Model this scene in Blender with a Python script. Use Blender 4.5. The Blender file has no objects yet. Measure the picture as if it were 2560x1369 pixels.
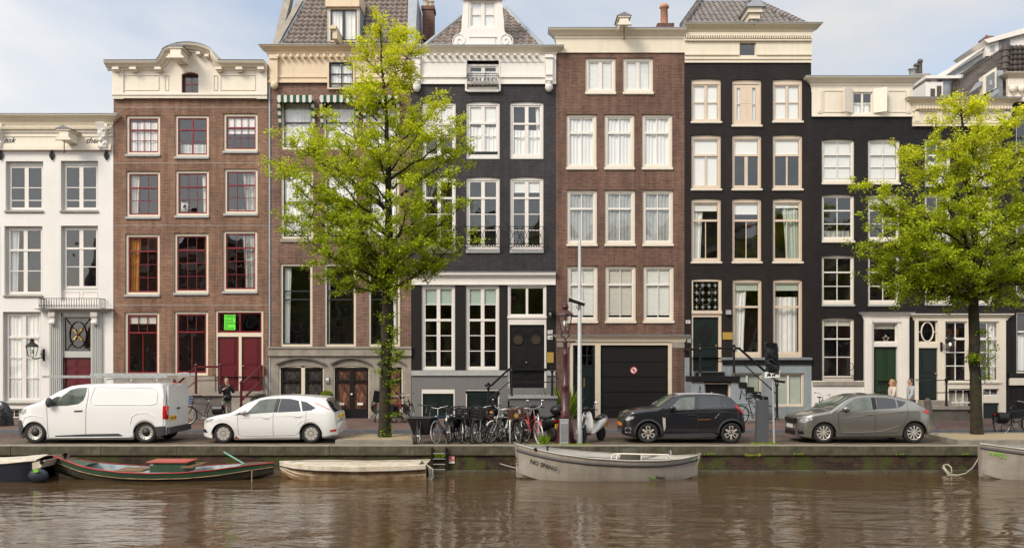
import bpy, bmesh, math, random
from mathutils import Vector, Matrix, geometry
R = math.radians
random.seed(7)
S = bpy.context.scene
COL = S.collection

# ---------------------------------------------------------------- camera
F = 2233.0; CX = 1280.0; HY = 905.0; H = 2.45      # focal length, centre and horizon as measured, eye height
cam_d = bpy.data.cameras.new("camera"); cam = bpy.data.objects.new("camera", cam_d); COL.objects.link(cam)
cam.location = (0, 0, H); cam.rotation_euler = (R(90), 0, 0)
cam_d.sensor_width = 36; cam_d.lens = 36 * F / 2560; cam_d.shift_y = (HY - 684.5) / 2560
cam_d.clip_start = 0.1; cam_d.clip_end = 3000
S.camera = cam

# ---------------------------------------------------------------- sky, sun, exposure
SUN_EL = R(40); SUN_AZ = R(222)
w = bpy.data.worlds.new("World"); S.world = w; w.use_nodes = True
nt = w.node_tree; nt.nodes.clear()
def N(nt, t, **k):
    n = nt.nodes.new(t)
    for a, b in k.items(): setattr(n, a, b)
    return n
out = N(nt, 'ShaderNodeOutputWorld'); bg = N(nt, 'ShaderNodeBackground'); bg.inputs[1].default_value = 0.115
sky = N(nt, 'ShaderNodeTexSky', sky_type='NISHITA', sun_disc=False, sun_elevation=SUN_EL, sun_rotation=SUN_AZ, air_density=1.0, dust_density=1.5, ozone_density=.6)
tc = N(nt, 'ShaderNodeTexCoord'); mp = N(nt, 'ShaderNodeMapping'); mp.inputs['Scale'].default_value = (1.0, 1.0, 2.6); mp.inputs['Location'].default_value = (3.3, 1.2, 0.35)
ns = N(nt, 'ShaderNodeTexNoise'); ns.inputs['Scale'].default_value = 2.3; ns.inputs['Detail'].default_value = 7; ns.inputs['Roughness'].default_value = 0.52; ns.inputs['Distortion'].default_value = 0.3
cr = N(nt, 'ShaderNodeValToRGB'); cr.color_ramp.elements[0].position = 0.36; cr.color_ramp.elements[0].color = (.34, .34, .34, 1); cr.color_ramp.elements[1].position = 0.62; cr.color_ramp.elements[1].color = (.97, .97, .97, 1)
mx = N(nt, 'ShaderNodeMix', data_type='RGBA')
L = nt.links.new
L(tc.outputs['Generated'], mp.inputs[0]); L(mp.outputs[0], ns.inputs['Vector']); L(ns.outputs[0], cr.inputs[0]); L(cr.outputs[0], mx.inputs[0]); L(sky.outputs[0], mx.inputs[6]); L(mx.outputs[2], bg.inputs[0]); L(bg.outputs[0], out.inputs[0])
# clouds are brighter on the sun's side of the sky
vm = N(nt, 'ShaderNodeVectorMath', operation='DOT_PRODUCT'); vm.inputs[1].default_value = (-.3, -.85, .45); L(tc.outputs['Generated'], vm.inputs[0]); mr = N(nt, 'ShaderNodeMapRange'); mr.inputs[1].default_value = -.9; mr.inputs[2].default_value = .9; mr.inputs[3].default_value = 3.5; mr.inputs[4].default_value = 9.5; L(vm.outputs['Value'], mr.inputs[0])
vs_ = N(nt, 'ShaderNodeVectorMath', operation='SCALE'); vs_.inputs[0].default_value = (.985, .985, .98); L(mr.outputs[0], vs_.inputs['Scale']); L(vs_.outputs[0], mx.inputs[7])
sl = bpy.data.lights.new("sun", 'SUN'); sl.energy = 1.7; sl.angle = R(18); sl.color = (1, .90, .76)
sun = bpy.data.objects.new("sun", sl); COL.objects.link(sun)
# the sun stands behind the camera, high and a little to the left
sd = Vector((math.sin(R(-42)) * math.cos(SUN_EL), -math.cos(R(-42)) * math.cos(SUN_EL), math.sin(SUN_EL)))
sun.rotation_euler = sd.to_track_quat('Z', 'Y').to_euler()
sky.sun_rotation = math.atan2(sd.x, sd.y)
S.view_settings.view_transform = 'Standard'; S.view_settings.look = 'None'; S.view_settings.gamma = 1
S.view_settings.exposure = 0.72
S.cycles.max_bounces = 7; S.cycles.transparent_max_bounces = 10; S.cycles.caustics_reflective = False; S.cycles.caustics_refractive = False
S.cycles.use_denoising = True

# ---------------------------------------------------------------- materials
def mat(name, col, rough=.6, metal=0.0, spec=.5, var=0.0, vscale=3.0, col2=None, bump=0.0, bscale=30.0, coat=0.0, streak=0.0, trans=None):
    m = bpy.data.materials.new(name); m.use_nodes = True; nt = m.node_tree; L = nt.links.new
    b = nt.nodes['Principled BSDF']
    b.inputs['Base Color'].default_value = (*col, 1); b.inputs['Roughness'].default_value = rough; b.inputs['Metallic'].default_value = metal
    b.inputs['Specular IOR Level'].default_value = spec; b.inputs['Coat Weight'].default_value = coat; b.inputs['Coat Roughness'].default_value = .04
    m.diffuse_color = (*col, 1)
    if var or col2 or bump or streak: tc = N(nt, 'ShaderNodeTexCoord')
    if var or col2:
        n = N(nt, 'ShaderNodeTexNoise'); n.inputs['Scale'].default_value = vscale; n.inputs['Detail'].default_value = 6; n.inputs['Roughness'].default_value = .62
        L(tc.outputs['Object'], n.inputs['Vector'])
        c = N(nt, 'ShaderNodeValToRGB'); c.color_ramp.elements[0].position = .35; c.color_ramp.elements[1].position = .68
        c2 = col2 or tuple(x * (1 - var) for x in col)
        c.color_ramp.elements[0].color = (*c2, 1); c.color_ramp.elements[1].color = (*col, 1)
        L(n.outputs[0], c.inputs[0]); last = c.outputs[0]
        if streak:
            mp = N(nt, 'ShaderNodeMapping'); mp.inputs['Scale'].default_value = (5, 5, .35); L(tc.outputs['Object'], mp.inputs[0])
            n2 = N(nt, 'ShaderNodeTexNoise'); n2.inputs['Scale'].default_value = 1.6; n2.inputs['Detail'].default_value = 5; L(mp.outputs[0], n2.inputs['Vector'])
            r2 = N(nt, 'ShaderNodeMapRange'); r2.inputs[1].default_value = .5; r2.inputs[2].default_value = .72; r2.inputs[3].default_value = 0; r2.inputs[4].default_value = streak; L(n2.outputs[0], r2.inputs[0])
            mm = N(nt, 'ShaderNodeMix', data_type='RGBA'); mm.inputs[7].default_value = (*[x * .35 for x in col], 1); L(r2.outputs[0], mm.inputs[0]); L(last, mm.inputs[6]); last = mm.outputs[2]
        L(last, b.inputs['Base Color'])
    if bump:
        n = N(nt, 'ShaderNodeTexNoise'); n.inputs['Scale'].default_value = bscale; n.inputs['Detail'].default_value = 4; L(tc.outputs['Object'], n.inputs['Vector'])
        bp = N(nt, 'ShaderNodeBump'); bp.inputs['Strength'].default_value = bump; bp.inputs['Distance'].default_value = .02; L(n.outputs[0], bp.inputs['Height']); L(bp.outputs[0], b.inputs['Normal'])
    return m

def brickmat(name, c1, c2, mortar, painted=False, rough=.85, bw=.21, rh=.062, dirt=.45, horiz=False, moss=0.0, wear=0.0):
    m = bpy.data.materials.new(name); m.use_nodes = True; nt = m.node_tree; L = nt.links.new
    b = nt.nodes['Principled BSDF']; b.inputs['Roughness'].default_value = rough; b.inputs['Specular IOR Level'].default_value = .3
    tc = N(nt, 'ShaderNodeTexCoord'); sx = N(nt, 'ShaderNodeSeparateXYZ'); L(tc.outputs['Object'], sx.inputs[0])
    cb = N(nt, 'ShaderNodeCombineXYZ')
    if horiz: L(sx.outputs[0], cb.inputs[0]); L(sx.outputs[1], cb.inputs[1])
    else:
        ad = N(nt, 'ShaderNodeMath', operation='ADD'); L(sx.outputs[0], ad.inputs[0]); L(sx.outputs[1], ad.inputs[1]); L(ad.outputs[0], cb.inputs[0]); L(sx.outputs[2], cb.inputs[1])
    br = N(nt, 'ShaderNodeTexBrick'); br.inputs['Scale'].default_value = 1; br.inputs['Brick Width'].default_value = bw; br.inputs['Row Height'].default_value = rh
    br.inputs['Mortar Size'].default_value = .007 if not painted else .006; br.inputs['Mortar Smooth'].default_value = .2; br.inputs['Bias'].default_value = -.1
    br.inputs['Color1'].default_value = (*c1, 1); br.inputs['Color2'].default_value = (*c2, 1); br.inputs['Mortar'].default_value = (*mortar, 1)
    L(cb.outputs[0], br.inputs['Vector'])
    n = N(nt, 'ShaderNodeTexNoise'); n.inputs['Scale'].default_value = .55; n.inputs['Detail'].default_value = 8; n.inputs['Roughness'].default_value = .65; L(tc.outputs['Object'], n.inputs['Vector'])
    r = N(nt, 'ShaderNodeMapRange'); r.inputs[1].default_value = .3; r.inputs[2].default_value = .7; r.inputs[3].default_value = 1 - dirt; r.inputs[4].default_value = 1.08; L(n.outputs[0], r.inputs[0])
    mu = N(nt, 'ShaderNodeMix', data_type='RGBA', blend_type='MULTIPLY'); mu.inputs[0].default_value = 1; L(br.outputs[0], mu.inputs[6]); L(r.outputs[0], mu.inputs[7])
    last = mu.outputs[2]
    mp = N(nt, 'ShaderNodeMapping'); mp.inputs['Scale'].default_value = (2.6, 2.6, .22); L(tc.outputs['Object'], mp.inputs[0])
    n5 = N(nt, 'ShaderNodeTexNoise'); n5.inputs['Scale'].default_value = 1.3; n5.inputs['Detail'].default_value = 6; n5.inputs['Roughness'].default_value = .7; L(mp.outputs[0], n5.inputs['Vector'])
    r5 = N(nt, 'ShaderNodeMapRange'); r5.inputs[1].default_value = .44; r5.inputs[2].default_value = .68; r5.inputs[3].default_value = 1.05; r5.inputs[4].default_value = .62; L(n5.outputs[0], r5.inputs[0])
    m5 = N(nt, 'ShaderNodeMix', data_type='RGBA', blend_type='MULTIPLY'); m5.inputs[0].default_value = 1; L(last, m5.inputs[6]); L(r5.outputs[0], m5.inputs[7]); last = m5.outputs[2]
    if wear:
        mp = N(nt, 'ShaderNodeMapping'); mp.inputs['Scale'].default_value = (1.5, 1.5, 8); L(tc.outputs['Object'], mp.inputs[0])
        n4 = N(nt, 'ShaderNodeTexNoise'); n4.inputs['Scale'].default_value = 1.5; n4.inputs['Detail'].default_value = 9; n4.inputs['Roughness'].default_value = .75; L(mp.outputs[0], n4.inputs['Vector'])
        r4 = N(nt, 'ShaderNodeMapRange'); r4.inputs[1].default_value = .66; r4.inputs[2].default_value = .7; L(n4.outputs[0], r4.inputs[0])
        m4 = N(nt, 'ShaderNodeMix', data_type='RGBA'); m4.inputs[7].default_value = (wear, wear, wear * .95, 1); L(r4.outputs[0], m4.inputs[0]); L(last, m4.inputs[6]); last = m4.outputs[2]
    if moss:
        n3 = N(nt, 'ShaderNodeTexNoise'); n3.inputs['Scale'].default_value = 2.2; n3.inputs['Detail'].default_value = 10; n3.inputs['Roughness'].default_value = .72; L(tc.outputs['Object'], n3.inputs['Vector'])
        r3 = N(nt, 'ShaderNodeMapRange'); r3.inputs[1].default_value = .47; r3.inputs[2].default_value = .58; r3.inputs[4].default_value = moss; L(n3.outputs[0], r3.inputs[0])
        m3 = N(nt, 'ShaderNodeMix', data_type='RGBA'); m3.inputs[7].default_value = (.055, .065, .014, 1); L(r3.outputs[0], m3.inputs[0]); L(last, m3.inputs[6]); last = m3.outputs[2]
    L(last, b.inputs['Base Color'])
    inv = N(nt, 'ShaderNodeMath', operation='SUBTRACT'); inv.inputs[0].default_value = 1; L(br.outputs['Fac'], inv.inputs[1])
    n2 = N(nt, 'ShaderNodeTexNoise'); n2.inputs['Scale'].default_value = 25; L(tc.outputs['Object'], n2.inputs['Vector'])
    ad2 = N(nt, 'ShaderNodeMath', operation='ADD'); L(inv.outputs[0], ad2.inputs[0]); L(n2.outputs[0], ad2.inputs[1])
    bp = N(nt, 'ShaderNodeBump'); bp.inputs['Strength'].default_value = .7; bp.inputs['Distance'].default_value = .006; L(ad2.outputs[0], bp.inputs['Height']); L(bp.outputs[0], b.inputs['Normal'])
    m.diffuse_color = (*c1, 1)
    return m

def glassmat(name, tint=(.96, .97, .965), boost=2.8, wav=.4, ior=1.5):
    m = bpy.data.materials.new(name); m.use_nodes = True; nt = m.node_tree; nt.nodes.clear(); L = nt.links.new
    o = N(nt, 'ShaderNodeOutputMaterial'); mix = N(nt, 'ShaderNodeMixShader'); t = N(nt, 'ShaderNodeBsdfTransparent'); g = N(nt, 'ShaderNodeBsdfGlossy')
    t.inputs[0].default_value = (*tint, 1); g.inputs['Roughness'].default_value = .01
    lw = N(nt, 'ShaderNodeLayerWeight'); lw.inputs[0].default_value = .5; fr = N(nt, 'ShaderNodeMath', operation='POWER'); fr.inputs[1].default_value = 4.5; L(lw.outputs['Facing'], fr.inputs[0])
    mu = N(nt, 'ShaderNodeMath', operation='MULTIPLY_ADD', use_clamp=True); mu.inputs[1].default_value = .85; mu.inputs[2].default_value = .04 * boost
    L(fr.outputs[0], mu.inputs[0]); L(mu.outputs[0], mix.inputs[0]); L(t.outputs[0], mix.inputs[1]); L(g.outputs[0], mix.inputs[2]); L(mix.outputs[0], o.inputs[0])
    tc = N(nt, 'ShaderNodeTexCoord'); n = N(nt, 'ShaderNodeTexNoise'); n.inputs['Scale'].default_value = 1.1; n.inputs['Detail'].default_value = .6; L(tc.outputs['Object'], n.inputs['Vector'])
    bp = N(nt, 'ShaderNodeBump'); bp.inputs['Strength'].default_value = wav; bp.inputs['Distance'].default_value = .035; L(n.outputs[0], bp.inputs['Height']); L(bp.outputs[0], g.inputs['Normal'])
    return m

M = {}
M['brick_red'] = brickmat('brick_red', (.295, .148, .092), (.175, .082, .054), (.34, .27, .20), dirt=.42)
M['brick_purple'] = brickmat('brick_purple', (.25, .122, .085), (.125, .060, .048), (.31, .26, .21), dirt=.45)
M['brick_brown'] = brickmat('brick_brown', (.20, .096, .066), (.115, .054, .040), (.24, .19, .15), dirt=.38)
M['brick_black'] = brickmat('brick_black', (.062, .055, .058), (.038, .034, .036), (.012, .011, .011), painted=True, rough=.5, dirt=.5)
M['brick_dark'] = brickmat('brick_dark', (.024, .015, .013), (.014, .009, .008), (.008, .006, .005), painted=True, rough=.6, dirt=.5, wear=.09)
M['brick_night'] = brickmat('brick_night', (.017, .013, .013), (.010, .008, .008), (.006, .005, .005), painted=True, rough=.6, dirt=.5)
M['brick_quay'] = brickmat('brick_quay', (.10, .05, .038), (.04, .026, .022), (.10, .08, .055), bw=.24, rh=.075, dirt=.7, moss=.95)
M['white_wall'] = mat('white_wall', (.76, .735, .70), .8, var=.08, vscale=.8, bump=.12, bscale=14, streak=.05)
M['white'] = mat('white', (.75, .71, .66), .45, var=.05, vscale=2, streak=.08)
M['cream'] = mat('cream', (.72, .64, .50), .5, var=.06, vscale=1.5, streak=.10)
M['tan'] = mat('tan', (.68, .54, .37), .5, var=.08, vscale=1.5, streak=.18)
M['ivory'] = mat('ivory', (.74, .67, .56), .5, var=.06, vscale=1.5, streak=.10)
M['beige'] = mat('beige', (.66, .54, .42), .5, var=.06, vscale=1.5, streak=.16)
M['creamframe'] = mat('creamframe', (.70, .61, .47), .45, var=.05)
M['red'] = mat('red', (.115, .007, .012), .35, var=.15)
M['sashred'] = mat('sashred', (.20, .012, .018), .35, var=.1)
M['winered'] = mat('winered', (.10, .012, .016), .3)
M['lamp_red'] = mat('lamp_red', (.075, .02, .022), .35, var=.3, vscale=6)
M['black'] = mat('black', (.010, .010, .010), .38, spec=.35)
M['blackmatt'] = mat('blackmatt', (.011, .010, .0095), .55, spec=.25)
M['blacksash'] = mat('blacksash', (.022, .024, .026), .35)
M['stone'] = mat('stone', (.34, .30, .25), .85, var=.35, vscale=1.8, bump=.2, bscale=12, streak=.35)
M['darkstone'] = mat('darkstone', (.14, .125, .11), .85, var=.35, vscale=3, bump=.2)
M['greybase'] = mat('greybase', (.17, .165, .16), .6, var=.1, vscale=1.5, streak=.15)
M['bluegrey'] = mat('bluegrey', (.27, .31, .33), .65, var=.18, vscale=2.5, streak=.25)
M['greysill'] = mat('greysill', (.42, .43, .42), .6, var=.2, vscale=6)
M['greyframe'] = mat('greyframe', (.46, .46, .43), .5, var=.08)
M['zinc'] = mat('zinc', (.36, .39, .42), .5, metal=.3, var=.2, vscale=2.5)
M['slategrey'] = mat('slategrey', (.22, .23, .24), .6, var=.3, vscale=4)
M['tile'] = mat('tile', (.26, .215, .185), .6, col2=(.13, .10, .085), vscale=3.5)
M['tile_grey'] = mat('tile_grey', (.24, .215, .20), .5, col2=(.12, .105, .10), vscale=3.5)
M['tile_dark'] = mat('tile_dark', (.085, .066, .055), .65, col2=(.035, .028, .024), vscale=3.5)
M['chimney'] = brickmat('chimney', (.22, .10, .07), (.15, .07, .05), (.2, .17, .15))
M['terracotta'] = mat('terracotta', (.50, .24, .15), .8, var=.25)
M['green_door'] = mat('green_door', (.012, .036, .012), .4, var=.1)
M['dark_door'] = mat('dark_door', (.010, .018, .017), .3)
M['interior'] = mat('interior', (.10, .085, .07), .9, var=.3, vscale=1.2)
M['floor_in'] = mat('floor_in', (.12, .08, .05), .7)
M['sheer'] = mat('sheer', (.86, .85, .82), .9)
M['drape'] = mat('drape', (.70, .66, .58), .9)
M['drape_green'] = mat('drape_green', (.50, .56, .47), .9)
M['drape_orange'] = mat('drape_orange', (.55, .24, .04), .9)
M['blind'] = mat('blind', (.88, .86, .82), .8)
M['blind_green'] = mat('blind_green', (.47, .58, .50), .8)
M['print'] = mat('print', (.62, .60, .56), .8, col2=(.35, .36, .33), vscale=9)
M['glass'] = glassmat('glass')
M['glass_plain'] = glassmat('glass_plain', boost=1.2, wav=.15)
M['gold'] = mat('gold', (.62, .40, .10), .35, metal=.5)
M['brass'] = mat('brass', (.55, .36, .12), .3, metal=.9)
M['steel'] = mat('steel', (.55, .55, .54), .35, metal=.9)
M['galv'] = mat('galv', (.42, .43, .43), .55, metal=.3, var=.15)
M['rubber'] = mat('rubber', (.018, .017, .016), .8)
M['wood'] = mat('wood', (.20, .12, .06), .6, var=.3, vscale=6)
M['copperdoor'] = mat('copperdoor', (.30, .13, .07), .5, var=.5, vscale=5)

# ---------------------------------------------------------------- mesh helpers
class MB:
    def __init__(s): s.v = []; s.f = []; s.m = []; s.sm = []; s.mats = []; s.cur = None; s.smooth = False
    def use(s, m, smooth=False):
        m = M[m] if isinstance(m, str) else m
        if m not in s.mats: s.mats.append(m)
        s.cur = s.mats.index(m); s.smooth = smooth; return s
    def face(s, pts):
        i = len(s.v); s.v += [tuple(p) for p in pts]; s.f.append(list(range(i, i + len(pts)))); s.m.append(s.cur or 0); s.sm.append(s.smooth)
    def idx(s, verts, faces):
        i = len(s.v); s.v += [tuple(p) for p in verts]
        for f in faces: s.f.append([i + k for k in f]); s.m.append(s.cur or 0); s.sm.append(s.smooth)
    def box(s, x0, x1, y0, y1, z0, z1):
        if x0 > x1: x0, x1 = x1, x0
        if y0 > y1: y0, y1 = y1, y0
        if z0 > z1: z0, z1 = z1, z0
        v = [(x0, y0, z0), (x1, y0, z0), (x1, y1, z0), (x0, y1, z0), (x0, y0, z1), (x1, y0, z1), (x1, y1, z1), (x0, y1, z1)]
        s.idx(v, [(0, 3, 2, 1), (4, 5, 6, 7), (0, 1, 5, 4), (1, 2, 6, 5), (2, 3, 7, 6), (3, 0, 4, 7)]); return s
    def prism(s, poly, a0, a1, axis='y'):          # poly in the plane across axis
        n = len(poly)
        area = sum(poly[i][0] * poly[(i + 1) % n][1] - poly[(i + 1) % n][0] * poly[i][1] for i in range(n))
        if area < 0: poly = poly[::-1]
        if axis == 'y': f = lambda p, a: (p[0], a, p[1])
        elif axis == 'x': f = lambda p, a: (a, p[0], p[1])
        else: f = lambda p, a: (p[0], p[1], a)
        v = [f(p, a0) for p in poly] + [f(p, a1) for p in poly]
        s.idx(v, [list(range(n)), list(range(2 * n - 1, n - 1, -1))] + [((i + 1) % n, i, n + i, n + (i + 1) % n) for i in range(n)]); return s
    def grid(s, rows, close=False):
        n = len(rows[0]); v = [p for r in rows for p in r]; f = []
        for i in range(len(rows) - 1):
            for j in range(n if close else n - 1):
                k = (j + 1) % n; f.append((i * n + j, i * n + k, (i + 1) * n + k, (i + 1) * n + j))
        s.idx(v, f); return s
    def tube(s, pts, r, n=6, cap=True):
        pts = [Vector(p) for p in pts]; rs = r if isinstance(r, (list, tuple)) else [r] * len(pts); rows = []; pn = None
        for i, p in enumerate(pts):
            d = (pts[min(i + 1, len(pts) - 1)] - pts[max(i - 1, 0)]); d = d.normalized() if d.length > 1e-9 else Vector((0, 0, 1))
            if pn is None: a = d.orthogonal().normalized()
            else:
                a = pn - d * pn.dot(d); a = a.normalized() if a.length > 1e-6 else d.orthogonal().normalized()
            pn = a; b = d.cross(a)
            rows.append([p + (a * math.cos(2 * math.pi * k / n) + b * math.sin(2 * math.pi * k / n)) * rs[i] for k in range(n)])
        s.grid(rows, True)
        if cap: s.face(rows[0][::-1]); s.face(rows[-1])
        return s
    def lathe(s, prof, o=(0, 0, 0), n=16, axis='z', cap=True):   # prof: (radius, along)
        rows = []
        for r, a in prof:
            row = []
            for k in range(n):
                c, d = r * math.cos(2 * math.pi * k / n), r * math.sin(2 * math.pi * k / n)
                p = (c, d, a) if axis == 'z' else ((c, a, d) if axis == 'y' else (a, c, d))
                row.append((o[0] + p[0], o[1] + p[1], o[2] + p[2]))
            rows.append(row)
        s.grid(rows, True)
        if not cap: return s
        if prof[0][0] > 1e-4: s.face(rows[0][::-1])
        if prof[-1][0] > 1e-4: s.face(rows[-1])
        return s
    def ball(s, c, r, n=10, sc=(1, 1, 1)):
        rows = []
        for i in range(n // 2 + 1):
            t = math.pi * i / (n // 2); rows.append([(c[0] + r * sc[0] * math.sin(t) * math.cos(2 * math.pi * k / n), c[1] + r * sc[1] * math.sin(t) * math.sin(2 * math.pi * k / n), c[2] - r * sc[2] * math.cos(t)) for k in range(n)])
        s.grid(rows, True); return s

WL = {}
def wl(o): return WL.get(o.name, Vector((0, 0, 0)))
def build(name, mb, mats=None, parent=None, origin=None, local=False):
    """link ONE mesh object. World coordinates unless local=True (then relative to the parent)."""
    o = None
    me = bpy.data.meshes.new(name)
    po = wl(parent) if parent else Vector((0, 0, 0))
    org = Vector(origin) if origin is not None else po.copy()
    if local: org = po
    sh = Vector((0, 0, 0)) if local else org
    me.from_pydata([(v[0] - sh.x, v[1] - sh.y, v[2] - sh.z) for v in mb.v], [], mb.f)
    for m in (mb.mats or [M[mats]]): me.materials.append(m)
    if len(mb.mats) > 1: me.polygons.foreach_set('material_index', mb.m)
    if any(mb.sm): me.polygons.foreach_set('use_smooth', mb.sm)
    me.validate(); me.update()
    o = bpy.data.objects.new(name, me); COL.objects.link(o)
    if parent: o.parent = parent
    o.location = (0, 0, 0) if local else org - po
    WL[o.name] = org
    return o
def empty(name, loc, rz=0, label=None, cat=None, group=None):
    o = bpy.data.objects.new(name, None); COL.objects.link(o); o.location = loc; o.rotation_euler[2] = rz; WL[o.name] = Vector(loc); o.empty_display_size = .3
    return tag(o, label, cat, group)
def tag(o, label=None, cat=None, group=None, kind=None):
    for k, v in (('label', label), ('category', cat), ('group', group), ('kind', kind)):
        if v: o[k] = v
    return o
def copy_tree(o, parent=None):
    c = o.copy(); COL.objects.link(c); c.parent = parent
    for ch in o.children: copy_tree(ch, c)
    return c
def text(name, s, size, depth, material, parent, loc, rot=(R(90), 0, 0), font_shear=0, align='LEFT', sx=1):
    """lettering as a mesh of its own"""
    cu = bpy.data.curves.new(name, 'FONT'); cu.body = s; cu.size = size; cu.extrude = depth; cu.shear = font_shear; cu.align_x = align; cu.resolution_u = 2
    t = bpy.data.objects.new(name + '_curve', cu); COL.objects.link(t)
    dg = bpy.context.evaluated_depsgraph_get(); me = bpy.data.meshes.new_from_object(t.evaluated_get(dg)); bpy.data.objects.remove(t)
    me.materials.clear(); me.materials.append(M[material]); o = bpy.data.objects.new(name, me); COL.objects.link(o)
    o.parent = parent; o.location = Vector(loc) - (wl(parent) if parent else Vector((0, 0, 0))); o.rotation_euler = rot; o.scale = (sx, 1, 1)
    return o

FD = 37.5                                  # the facades stand 37.5 m from the eye
def X(u, D=FD): return (u - CX) / F * D
def Z(v, D=FD): return H - (v - HY) / F * D
K = FD / F                                 # metres per measured unit at the facades
# ================================================================ building blocks for the canal houses
def facade(mb, u0, v0, u1, v1, ops, m, y=FD, rev=.22):
    """a sheet of wall with real openings and reveals; rectangles in measured units"""
    mb.use(m)
    us = sorted({u0, u1, *[o[0] for o in ops], *[o[2] for o in ops]}); vs = sorted({v0, v1, *[o[1] for o in ops], *[o[3] for o in ops]})
    us = [u for u in us if u0 <= u <= u1]; vs = [v for v in vs if v0 <= v <= v1]
    for i in range(len(us) - 1):
        for j in range(len(vs) - 1):
            cu, cv = (us[i] + us[i + 1]) / 2, (vs[j] + vs[j + 1]) / 2
            if any(o[0] < cu < o[2] and o[1] < cv < o[3] for o in ops): continue
            mb.face([(X(us[i]), y, Z(vs[j + 1])), (X(us[i + 1]), y, Z(vs[j + 1])), (X(us[i + 1]), y, Z(vs[j])), (X(us[i]), y, Z(vs[j]))])
    for o in ops:
        a, b, c, d = X(o[0]), X(o[2]), Z(o[3]), Z(o[1]); e = y + rev
        mb.face([(a, y, c), (a, y, d), (a, e, d), (a, e, c)]); mb.face([(b, y, d), (b, y, c), (b, e, c), (b, e, d)])
        mb.face([(a, y, d), (b, y, d), (b, e, d), (a, e, d)]); mb.face([(b, y, c), (a, y, c), (a, e, c), (b, e, c)])
        if len(o) > 4 and o[4]:                        # shallow arched head
            n = 10; h = o[4] * K; pts = [(a + (b - a) * k / n, d - h * (2 * k / n - 1) ** 2) for k in range(n + 1)]
            for k in range(n):
                mb.face([(pts[k][0], y + .001, pts[k][1]), (pts[k + 1][0], y + .001, pts[k + 1][1]), (pts[k + 1][0], y + .001, d + .01), (pts[k][0], y + .001, d + .01)])
                mb.face([(pts[k][0], y, pts[k][1]), (pts[k][0], e, pts[k][1]), (pts[k + 1][0], e, pts[k + 1][1]), (pts[k + 1][0], y, pts[k + 1][1])])

def soldier(mb, u0, u1, v, h, flare, m, n=None):
    """flat arch of upright bricks over an opening, standing 4 mm proud"""
    n = n or int((u1 - u0) / 2.1); mb.use(m)
    for k in range(n):
        a0, a1 = k / n + .06 / n, (k + 1) / n - .12 / n; W = u1 - u0
        b = [u0 + W * a0, u0 + W * a1]; t = [u0 - flare + (W + 2 * flare) * a0, u0 - flare + (W + 2 * flare) * a1]
        mb.face([(X(b[0]), FD - .004, Z(v)), (X(b[1]), FD - .004, Z(v)), (X(t[1]), FD - .004, Z(v - h)), (X(t[0]), FD - .004, Z(v - h))])

def curtain(mb, x0, x1, y, z0, z1, m, fold=.14, amp=.035, gather=0, side=0):
    mb.use(m, True); n = max(6, int((x1 - x0) / fold * 6)); rows = []
    for j in range(4):
        t = j / 3; row = []
        for i in range(n + 1):
            a = i / n; xx = x0 + (x1 - x0) * a
            if gather: xx = (x0 + (xx - x0) * (1 - gather * math.sin(t * 1.3))) if side < 0 else (x1 - (x1 - xx) * (1 - gather * math.sin(t * 1.3)))
            row.append((xx, y + amp * math.sin(a * (x1 - x0) / fold * 2 * math.pi + 1.3 * math.sin(i * .7)), z1 + (z0 - z1) * t))
        rows.append(row)
    mb.grid(rows)

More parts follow.
